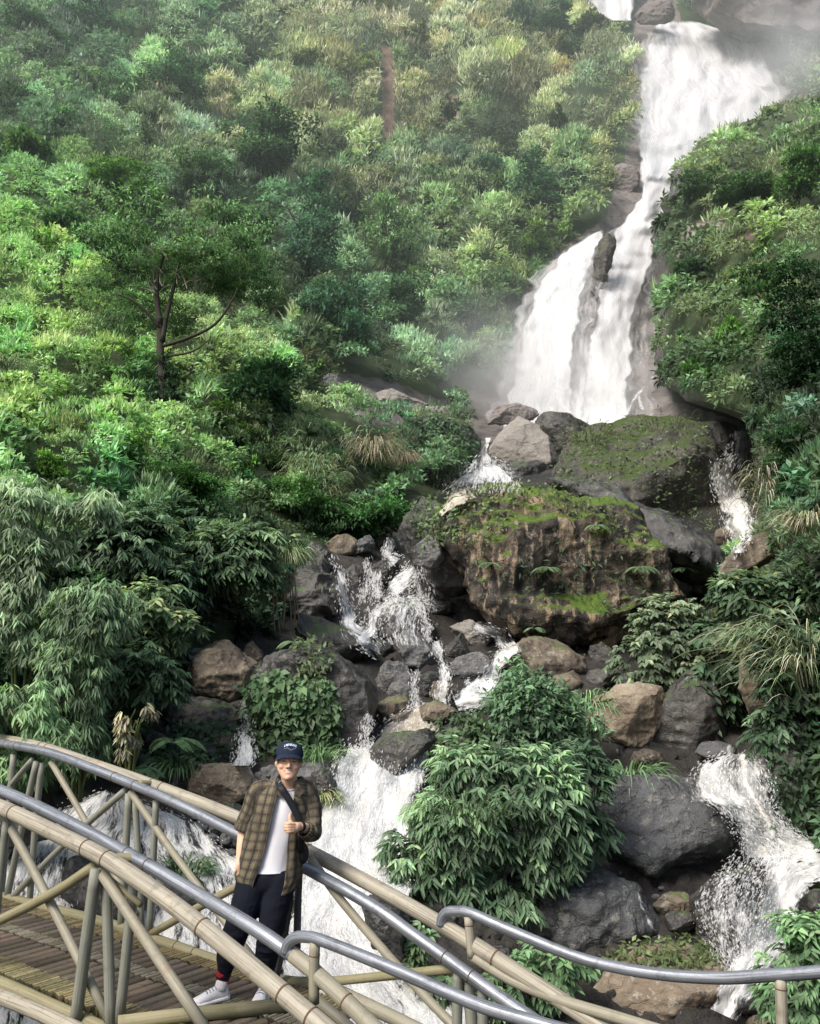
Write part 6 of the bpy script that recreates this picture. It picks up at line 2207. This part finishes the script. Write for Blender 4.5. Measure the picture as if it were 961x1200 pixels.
cheek = face & (ell(.042, -.03, .022, .018) | ell(-.042, -.03, .022, .018))
colr[cheek] *= np.array([1.02, .97, .96])
for s in (-1, 1):
    paint(face & ell(.031 * s, .0255, .018, .0034), (.13, .085, .06))
    paint(face & ell(.031 * s, .0085, .014, .0034), (.14, .08, .06))
    paint(face & ell(.031 * s, .007, .0085, .0042), (.012, .01, .01))
    paint(face & ell(.0085 * s, -.034, .004, .0022) & (hy > .09), (.16, .07, .05))
    # smile folds
    paint(face & (np.abs(np.hypot(hx, hz_ + .028) - .040) < .0017) & (hz_ < -.03) & (hx * s > .022), (.56, .34, .235))
mouth_z = -.060 + .30 * (hx ** 2) / .03
paint(face & (np.abs(hz_ - mouth_z) < .0095 * np.sqrt(np.clip(1 - (hx / .025) ** 2, 0, 1)) + .0005) & (np.abs(hx) < .025), (.42, .17, .14))
paint(face & (np.abs(hz_ - mouth_z) < .0058 * np.sqrt(np.clip(1 - (hx / .021) ** 2, 0, 1))) & (np.abs(hx) < .021), (.72, .68, .63))
a_ = me.attributes.new('Col', 'FLOAT_COLOR', 'POINT')
a_.data.foreach_set('color', np.c_[colr, np.ones(len(colr))].astype(np.float32).ravel())
set_co(me, c - np.array(PB))
me.materials.append(M_SKIN)
obj('body', me, person)

# ---- hair
M_HAIR = plain_mat('black_hair', (.012, .010, .009), .55, .4)
b = MB()
rg = []
for z, hw, fr, bk in [(-.045, .060, -.045, -.086), (-.02, .076, -.010, -.098), (.005, .0795, .012, -.101), (.03, .081, .030, -.104), (.06, .080, .04, -.104), (.085, .074, .04, -.096)]:
    r_ = []
    for k in range(20):
        a = math.pi * (k / 19) + math.pi
        r_.append(hp(hw * math.cos(a), fr + (fr - bk) * math.sin(a), z) - PB)
    rg.append(r_)
b.rings(rg, closed=False)
b.build('hair', M_HAIR, person)

# ---- cap
M_CAP = plain_mat('navy_cotton', (.014, .022, .045), .85, .2, nscale=120, var=.25, bump=.2)
M_THREAD = plain_mat('pale_blue_thread', (.62, .68, .78), .8, .2)
M_THREAD2 = plain_mat('grey_thread', (.22, .22, .28), .8, .2)
b = MB()
rg = []
CAPZ = .047


def cap_pt(a, t_):
    """a around, t 0 band .. 1 button"""
    th = t_ * math.pi / 2
    rx_, fy, by_ = .0865, .103, .112
    co, si = math.cos(th) ** .62, math.sin(th) ** .95
    x = rx_ * math.cos(a) * co
    y = (fy if math.sin(a) > 0 else by_) * math.sin(a) * co - .004
    return hp(x, y, CAPZ + .092 * si + .012 * (math.sin(a) > 0) * 0)


for j in range(13):
    rg.append([cap_pt(2 * math.pi * k / 36, j / 12 * .99) - PB for k in range(36)])
b.rings(rg, caps=False)
b.ellipsoid(hp(0, -.004, CAPZ + .093) - PB, .008, .008, .005)
cap = b.build('cap', M_CAP, person)
b = MB()
top, bot = [], []
for i in range(9):
    u = i / 8
    rt, rbm = [], []
    for k in range(25):
        v = -1 + 2 * k / 24
        a = math.pi / 2 - v * 1.25
        x0, y0 = .0865 * math.cos(a), .103 * math.sin(a) - .004
        reach = .050 * math.sqrt(max(0, 1 - (abs(v)) ** 2.6)) * u
        x = x0 * (.95 + .09 * u)
        y = y0 * (.95 + .05 * u) + reach
        z = CAPZ + .008 - .016 * (v ** 2) - .022 * u * (v ** 2) - .010 * u * u - .010 * u
        rt.append(hp(x, y, z + .0022) - PB)
        rbm.append(hp(x, y, z - .0022) - PB)
    top.append(rt)
    bot.append(rbm)
b.rings(top, closed=False)
b.rings([r[::-1] for r in bot], closed=False)
b.rings([top[-1], bot[-1]], closed=False)
b.build('visor', M_CAP, cap)
# arched embroidery on the front of the cap: too small to read in the photo, so only stitched strokes
b, b2 = MB(), MB()
qq = random.Random(3)


def patch(bb, a0, t0, a1, t1, off=.0022):
    P = []
    for a, t_ in ((a0, t0), (a1, t0), (a1, t1), (a0, t1)):
        p = cap_pt(a, t_)
        d = (p - HC).normalized()
        P.append(p + d * off - PB)
    bb.add(P, [(0, 1, 2, 3)])


mid = math.pi / 2 + .02
for k in range(10):
    a = mid + .50 - k * .111
    lift = .115 * (1 - ((k - 4.5) / 5.2) ** 2)
    t0 = .36 + lift
    patch(b, a, t0, a - .030, t0 + .15)
    patch(b, a - .030, t0 + (.10 if k % 2 else .0), a - .085, t0 + (.15 if k % 2 else .05))
    if k % 3:
        patch(b, a - .058, t0, a - .088, t0 + .15)
for k in range(9):
    a = mid + .42 - k * .10
    patch(b2, a, .27 + .05 * math.sin(k), a - .07, .31 + .05 * math.sin(k))
b.build('embroidery', M_THREAD, cap, False)
b2.build('embroidery', M_THREAD2, cap, False)


# ---- cloth
def cloth(name, mb, mat, parent, amp=.006, seed=0, sc=9.0, voxel=None, thick=None, origin=None):
    me = mb.mesh(name, mat)
    bm = bmesh.new()
    bm.from_mesh(me)
    bmesh.ops.subdivide_edges(bm, edges=bm.edges, cuts=1, use_grid_fill=True)
    bm.to_mesh(me)
    bm.free()
    c = co_of(me)
    n = no_of(me)
    w_ = fbm(c * np.array([sc, sc, sc * .55]), 3, seed, True) - .3
    set_co(me, c + n * (w_ * amp)[:, None])
    me.polygons.foreach_set('use_smooth', [True] * len(me.polygons))
    o = obj(name, me, parent)
    if thick:
        m = o.modifiers.new('thickness', 'SOLIDIFY')
        m.thickness = thick
        m.offset = 0
    return o


def plaid_mat():
    t = NT('plaid_flannel')
    uv = t.n('SeparateXYZ')
    t.t.links.new(t.n('UVMap').outputs[0], uv.inputs[0])
    U, V = uv.outputs[0], uv.outputs[1]

    def band(x, per, lo, hi, ph=0.0):
        f = t.math('FRACT', t.math('ADD', t.math('DIVIDE', x, per), ph))
        return t.math('MULTIPLY', t.math('GREATER_THAN', f, lo), t.math('LESS_THAN', f, hi))

    base = (.165, .135, .088)
    c = t.mix(t.math('MULTIPLY', band(U, .064, .0, .42), .55), base, (.062, .058, .048))
    c = t.mix(t.math('MULTIPLY', band(V, .064, .0, .42, .2), .55), c, (.062, .058, .048))
    c = t.mix(t.math('MULTIPLY', band(U, .064, .14, .27), .9), c, (.026, .022, .024))
    c = t.mix(t.math('MULTIPLY', band(V, .064, .16, .25, .2), .7), c, (.026, .022, .024))
    c = t.mix(t.math('MULTIPLY', band(U, .064, .67, .71), .38), c, (.30, .24, .16))
    c = t.mix(t.math('MULTIPLY', band(V, .064, .67, .71, .2), .32), c, (.30, .24, .16))
    c = t.mix(t.math('MULTIPLY', band(V, .0026, .0, .5), .14), c, (.03, .03, .03))
    ob = t.n('TexCoord').outputs['Object']
    n = t.noise(ob, 11, 5)
    wash = t.noise(t.mapv(ob, (9, 9, 2)), 1.0, 4)
    c = t.mix(t.math('MULTIPLY', t.step(wash, .48, .62), .55), c, (.045, .04, .033))
    c = t.mix(t.math('MULTIPLY', t.step(n, .5, .7), .25), c, (.26, .21, .15))
    c = t.mix(t.math('MULTIPLY', band(U, .128, .40, .62, .3), .5), c, (.03, .028, .026))
    return t.done(t.bsdf(c, .9, .15, 0, t.bump(n, .35, .01)))


M_PLAID = plaid_mat()
M_TEE = plain_mat('white_cotton', (.78, .77, .82), .9, .15, nscale=8, var=.05)
M_TROUSER = plain_mat('navy_jersey', (.006, .008, .015), .9, .2, nscale=9, var=.35)
M_STRAP = plain_mat('black_webbing', (.012, .013, .018), .6, .3)
M_SHOE = plain_mat('white_knit', (.62, .61, .63), .75, .25, nscale=90, var=.12, bump=.3)
M_SOLE = plain_mat('white_rubber', (.80, .80, .80), .5, .3, nscale=30, var=.06)
M_SOCK = plain_mat('red_knit_cuff', (.32, .02, .03), .9, .15, nscale=80, var=.3)

# tee shirt
b = MB()
rg = []
for y, xl, xr, dep_, dz in [(921, 327, 351, .060, 0), (925, 316, 357, .085, 0), (934, 306, 361, .105, 0), (952, 302, 359, .120, 0), (975, 297, 355, .118, 0), (1000, 289, 348, .116, 0), (1015, 285, 345, .122, 0), (1019, 285, 345, .126, 0)]:
    cx_ = (xl + xr) / 2
    hw = (xr - xl) / 2 * S0 * .93
    cc = wp(cx_, y, .045)
    r_ = []
    for k in range(30):
        a = 2 * math.pi * k / 30
        z = .014 * math.sin(a) if y < 924 else 0
        r_.append(cc + Vector((hw * math.cos(a), -dep_ * math.sin(a), -abs(z) if y < 924 else z)) - PB)
    rg.append(r_)
b.rings(rg[::-1], caps=False)
cloth('tee_shirt', b, M_TEE, person, .008, 3, 8)
# neck rib of the tee
b = MB()
cc = wp(339, 921.5, .03)
b.tube([cc + Vector((.066 * math.cos(a), -.064 * math.sin(a), -.018 * max(0, math.sin(a)) + .012 * max(0, -math.sin(a)))) - PB for a in [2 * math.pi * k / 24 for k in range(25)]], .007, 8, False)
b.build('tee_collar', M_TEE, person)

# open plaid shirt: body
b = MB()
rg = []
for y, xl, xr, el, er, dep_ in [(912, 327, 352, 331, 346, .070), (917, 321, 357, 330, 347, .088), (922, 311, 361, 329.5, 347, .105), (933, 301, 365, 327.5, 346, .125), (950, 298, 363.5, 323.5, 343.5, .140), (970, 292, 359, 319, 341, .142), (990, 286, 355, 314.5, 339, .142),
                                (1010, 281, 352, 308.5, 337.5, .146), (1028, 279, 350, 302, 335, .150), (1043, 281, 348, 297.5, 331.5, .150)]:
    cx_ = (xl + xr) / 2
    hw = (xr - xl) / 2 * S0
    cc = wp(cx_, y, .045)
    a0 = math.acos(max(-1, min(1, (er - cx_) * S0 / hw)))           # right front edge
    a1 = math.acos(max(-1, min(1, (el - cx_) * S0 / hw)))           # left front edge
    r_ = []
    m_ = 60
    for k in range(m_):
        a = a1 + (2 * math.pi - (a1 - a0)) * k / (m_ - 1)
        ca, sa = math.cos(a), math.sin(a)
        x = hw * ca
        yv = -dep_ * math.copysign(abs(sa) ** .75, sa) if sa > 0 else -dep_ * .95 * sa
        z = 0
        if y >= 1028:                                               # shirt tails: high at the sides
            z = .035 * (1 - abs(sa)) * (y - 1015) / 28 + .012 * math.sin(5 * a)
        r_.append(cc + Vector((x, yv, z)) - PB)
    rg.append(r_)
# finer rows between
fine = []
for i in range(len(rg) - 1):
    for s in range(3):
        fine.append([rg[i][k] + (rg[i + 1][k] - rg[i][k]) * s / 3 for k in range(60)])
fine.append(rg[-1])
b.rings(fine, closed=False)
cloth('plaid_shirt', b, M_PLAID, person, .022, 5, 7, thick=.003)
shirt = person.children[-1]
# pocket patch and collar
b = MB()
for pts in ([(331, 919), (326, 921), (322, 929), (329, 935), (332, 927)], [(346, 918), (352, 920), (357, 927), (350, 936), (346, 928)]):
    P = [wp(x, y, -.085 if i else -.06) - PB for i, (x, y) in enumerate(pts)]
    b.add(P, [tuple(range(len(P)))])
o = b.build('collar', M_PLAID, shirt, False)
m = o.modifiers.new('thickness', 'SOLIDIFY')
m.thickness = .004


def sleeve(pts, radii, seed, flat=1.0):
    b = MB()
    P = smooth_path(pts, 6)
    m_ = len(P)
    R = [float(np.interp(i / (m_ - 1), np.linspace(0, 1, len(radii)), radii)) for i in range(m_)]
    t0 = (P[1] - P[0]).normalized()
    nrm = Vector((0, -1, 0))
    nrm = (nrm - t0 * nrm.dot(t0)).normalized()
    rg = []
    for i in range(m_):
        t = (P[min(i + 1, m_ - 1)] - P[max(i - 1, 0)]).normalized()
        nrm = (nrm - t * nrm.dot(t)).normalized()
        bn = t.cross(nrm)
        rg.append([P[i] + (nrm * math.cos(a) + bn * math.sin(a) * flat) * R[i] - PB for a in [2 * math.pi * k / 26 for k in range(26)]])
    b.rings(rg, caps=False)
    return cloth('sleeve', b, M_PLAID, shirt, .016, seed, 9, thick=.003)


def cuff(p0, p1, r):
    b = MB()
    d = (p1 - p0)
    P = [p0 + d * u - PB for u in (0, .12, .5, .88, 1)]
    b.tube(P, [r * .93, r * 1.03, r * 1.05, r * 1.03, r * .9], 22, False)
    cloth('cuff', b, M_PLAID, shirt, .005, 8, 14, thick=.003)


sleeve([wp(320, 925, .05), wp(305, 927, .05), wp(297, 945, .06), wp(290, 960, .07), wp(286.5, 970, .07)], [.048, .066, .070, .066, .063], 21)
cuff(wp(288, 964, .07), wp(285.5, 973, .07), .067)
sleeve([wp(344, 925, .05), wp(358, 927, .05), wp(364, 943, .045), wp(367, 960, .01), wp(366, 973, -.03), wp(361, 975, -.085), wp(358, 973, -.11)], [.055, .066, .066, .064, .065, .059, .055], 22)
cuff(wp(361, 974.5, -.085), wp(356.5, 971.5, -.125), .055)

# trousers
b = MB()
b.ellipsoid(wp(312, 1030, .04), .175, .128, .13, Matrix.Rotation(math.radians(8), 3, 'Y'))
b.ellipsoid(wp(316, 1012, .04), .160, .112, .07, Matrix.Rotation(math.radians(8), 3, 'Y'))
capsule(b, [wp(297, 1032, .03), wp(289, 1060, -.02), wp(277, 1090, -.05), wp(268, 1117, -.02), wp(262.5, 1137, .02)], [.118, .108, .088, .078, .050], 18)
capsule(b, [wp(328, 1032, .03), wp(323, 1060, -.01), wp(317, 1092, -.04), wp(313, 1120, .0), wp(311, 1141, .035)], [.116, .104, .086, .074, .048], 18)
me = remeshed(b, .008, 3, 'trousers')
c = co_of(me)
n = no_of(me)
fold_ = fbm(c * np.array([7, 7, 16]), 3, 31, True) - .3
low = np.clip((.75 - c[:, 2]) / .75, .15, 1)
set_co(me, c + n * (fold_ * .026 * low)[:, None] - np.array(PB))
me.materials.append(M_TROUSER)
obj('trousers', me, person)
# red striped cuffs
for p0, p1, r in ((wp(262.5, 1137, .02), wp(260, 1152, .025), .047), (wp(311.2, 1141, .035), wp(310.6, 1156, .04), .045)):
    b = MB()
    d = p1 - p0
    b.tube([p0 + d * u - PB for u in (0, .15, .5, .85, 1)], [r * .98, r * 1.03, r * .98, r * .96, r * .85], 18)
    co_ = b.build('ankle_cuff', M_SOCK, person)
    b = MB()
    b.tube([p0 + d * .42 - PB, p0 + d * .58 - PB], r * 1.03, 18, False)
    b.build('stripe', M_TROUSER, co_)


# shoes
def shoe(heel, toe, ankle, seed):
    """heel, toe: ground points; a running shoe between them"""
    h, t_ = Vector(heel), Vector(toe)
    ax = (t_ - h)
    Ln = ax.length
    ax.normalize()
    sd = Vector((0, 0, 1)).cross(ax).normalized()
    b = MB()
    rg = []
    for u, hw, zt, zb in [(0, .022, .055, .02), (.05, .034, .085, .006), (.18, .038, .098, .002), (.32, .039, .100, .002), (.46, .041, .088, .003), (.62, .046, .070, .003), (.78, .047, .055, .006), (.9, .038, .044, .013), (.98, .020, .034, .022), (1.0, .006, .028, .025)]:
        cc = h + ax * (u * Ln)
        r_ = []
        for k in range(20):
            a = 2 * math.pi * k / 20
            ca, sa = math.cos(a), math.sin(a)
            z = (zt + zb) / 2 + (zt - zb) / 2 * math.copysign(abs(sa) ** .8, sa)
            w_ = hw * math.copysign(abs(ca) ** .7, ca) * (1 - .22 * max(0, sa))
            r_.append(cc + sd * w_ + Vector((0, 0, z)) - PB)
        rg.append(r_)
    b.rings(rg)
    b.tube([h + ax * (.22 * Ln) + Vector((0, 0, .07)) - PB, h + ax * (.18 * Ln) + Vector((0, 0, .12)) - PB, h + ax * (.17 * Ln) + Vector((0, 0, .128)) - PB], [.043, .040, .036], 16)
    up = cloth('shoe', b, M_SHOE, person, .003, seed, 30)
    b = MB()
    rg = []
    for u, hw, zt in [(-.03, .012, .030), (.0, .030, .034), (.08, .042, .036), (.25, .044, .034), (.5, .046, .030), (.72, .053, .027), (.88, .047, .030), (.97, .028, .034), (1.03, .008, .036)]:
        cc = h + ax * (u * Ln)
        zb = .012 * max(0, (u - .7) / .33) ** 2
        r_ = []
        for k in range(16):
            a = 2 * math.pi * k / 16
            ca, sa = math.cos(a), math.sin(a)
            r_.append(cc + sd * (hw * math.copysign(abs(ca) ** .5, ca)) + Vector((0, 0, zb + (zt - zb) * (.5 + .5 * math.copysign(abs(sa) ** .5, sa)))) - PB)
        rg.append(r_)
    b.rings(rg)
    b.build('sole', M_SOLE, up)
    b = MB()
    for k in range(4):
        u = .36 + .075 * k
        z = .100 - .030 * (u - .3) / .35
        cc = h + ax * (u * Ln)
        b.tube([cc + sd * s_ * .026 + Vector((0, 0, z + .004 - .012 * abs(s_) ** 2)) - PB for s_ in (-1, -.5, 0, .5, 1)], .0035, 6)
    b.build('lace', M_THREAD2, up)


z0 = Vector((0, 0, .004))
hA = Vector((wp(268, 1160, .03).x, PY0 + .03, .002))
tA = Vector((wp(227, 1160, .0).x, PY0 - .11, .002))
shoe(hA, tA, wp(260, 1146, .025), 1)
hB = Vector((wp(309, 1160, .0).x + .01, PY0 + .09, .002))
tB = Vector((wp(304, 1160, 0).x - .0, PY0 - .18, .002))
shoe(hB, tB, wp(310.6, 1149, .04), 2)

# cross body strap with buckle
b = MB()
path = [(330, 909.5, .09), (326.5, 915.5, .00), (329, 922, -.105), (336, 933, -.118), (343, 945, -.117), (349, 957, -.115), (352, 970, -.112), (353, 985, -.10), (354.5, 998, -.03), (352, 1004, .08)]
P = smooth_path([wp(*p) - PB for p in path], 5)
rg = []
for i, p in enumerate(P):
    t = (P[min(i + 1, len(P) - 1)] - P[max(i - 1, 0)]).normalized()
    out = Vector((.25, -1, .1))
    sd = t.cross(out).normalized()
    w_ = .024
    rg.append([p - sd * w_, p - sd * w_ * .33 + out * .002, p + sd * w_ * .33 + out * .002, p + sd * w_])
b.rings(rg, closed=False)
o = b.build('shoulder_strap', M_STRAP, person)
m = o.modifiers.new('thickness', 'SOLIDIFY')
m.thickness = .004
b = MB()
c0, c1 = wp(326.2, 917.5, -.085) - PB, wp(331.6, 913.8, -.07) - PB
d = (c1 - c0)
e = Vector((d.z, 0, -d.x)) * .42
b.tube([c0, c1, c1 + e, c0 + e, c0], .0022, 6, False)
b.build('buckle', plain_mat('steel_buckle', (.55, .56, .6), .3, .5, .8), o)
# small bag behind the hip and watch
b = MB()
b.ellipsoid(wp(354.5, 1000, .03) - PB, .045, .05, .075)
b.build('bag', M_STRAP, person)
b = MB()
d = (LWR - fp(5.5, -.8)).normalized()
for dd, r in ((.006, .034), (.02, .034)):
    pass
w0 = LWR + d * -.012
b.tube([w0 - PB, w0 + d * .026 - PB], [.0345, .0355], 18, False)
wt_ = b.build('watch', M_STRAP, person)
b = MB()
w1 = LWR + (LEL - LWR).normalized() * .055
b.tube([w1 - PB, w1 + (LEL - LWR).normalized() * .012 - PB], [.040, .041], 18, False)
b.build('bracelet', M_STRAP, person)
# ================================================================ light
w = bpy.data.worlds.new('World')
SC.world = w
w.use_nodes = True
wt = w.node_tree
bg = wt.nodes['Background']
sky = wt.nodes.new('ShaderNodeTexSky')
sky.sky_type = 'NISHITA'
sky.sun_disc = False
SUN_DIR = Vector((-0.48, -0.50, 0.76)).normalized()      # towards the sun
elev = math.asin(SUN_DIR.z)
azim = math.atan2(SUN_DIR.x, SUN_DIR.y)
sky.sun_elevation = elev
sky.sun_rotation = azim
sky.air_density = 1.2
sky.dust_density = 3.0
wt.links.new(sky.outputs[0], bg.inputs[0])
bg.inputs[1].default_value = 0.15
sl = bpy.data.lights.new('sun', 'SUN')
sl.energy = 4.8
sl.angle = math.radians(24)
sl.color = (1.0, 0.95, 0.87)
so = bpy.data.objects.new('sun', sl)
COL.objects.link(so)
so.rotation_euler = SUN_DIR.to_track_quat('Z', 'Y').to_euler()
# haze of the valley: an even body of fine spray and damp air over the far slope
hz = NT('valley_haze')
vs_ = hz.n('VolumeScatter')
vs_.inputs['Color'].default_value = (.84, .97, .95, 1)
vs_.inputs['Density'].default_value = 0.0014
vs_.inputs['Anisotropy'].default_value = 0.2
hz.t.links.new(vs_.outputs[0], hz.out.inputs['Volume'])
b = MB()
b.box((0, 130, 60), 420, 210, 260)
hb = b.build('haze', hz.m, None, False)
tag(hb, 'thin bluish haze hanging over the far slope', 'haze', kind='stuff')


def mist(label, px, py, Y, rx, ry, rz, dens):
    m = NT('spray_mist')
    tc = m.n('TexCoord').outputs['Object']
    g = m.n('TexGradient', gradient_type='QUADRATIC_SPHERE')
    m.t.links.new(tc, g.inputs[0])
    nz = m.noise(tc, 1.6, 3, .6)
    v = m.n('VolumeScatter')
    v.inputs['Color'].default_value = (.97, .985, 1, 1)
    v.inputs['Anisotropy'].default_value = 0.3
    m.set(v.inputs['Density'], m.math('MULTIPLY', m.math('MULTIPLY', g.outputs[1], m.step(nz, .25, .75)), dens))
    m.t.links.new(v.outputs[0], m.out.inputs['Volume'])
    b = MB()
    b.ellipsoid((0, 0, 0), 1, 1, 1)
    o = b.build('mist', m.m)
    o.location = at(px, py, Y)
    o.scale = (rx, ry, rz)
    tag(o, label, 'mist', kind='stuff')


mist('white spray drifting from the foot of the high fall', 590, 440, 52, 9, 5, 7, .5)
mist('white spray at the foot of the right strand of the high fall', 700, 480, 50, 7, 4, 4, .4)
mist('grey spray cloud drifting right of the upper fall', 935, 70, 100, 13, 8, 14, .26)
SC.cycles.volume_step_rate = 2.0
SC.view_settings.view_transform = 'Standard'
SC.view_settings.look = 'None'
SC.view_settings.exposure = 0
SC.cycles.use_denoising = True
SC.cycles.max_bounces = 6
SC.cycles.diffuse_bounces = 3
SC.cycles.glossy_bounces = 2
SC.cycles.transmission_bounces = 3
SC.cycles.transparent_max_bounces = 12
SC.cycles.volume_bounces = 2
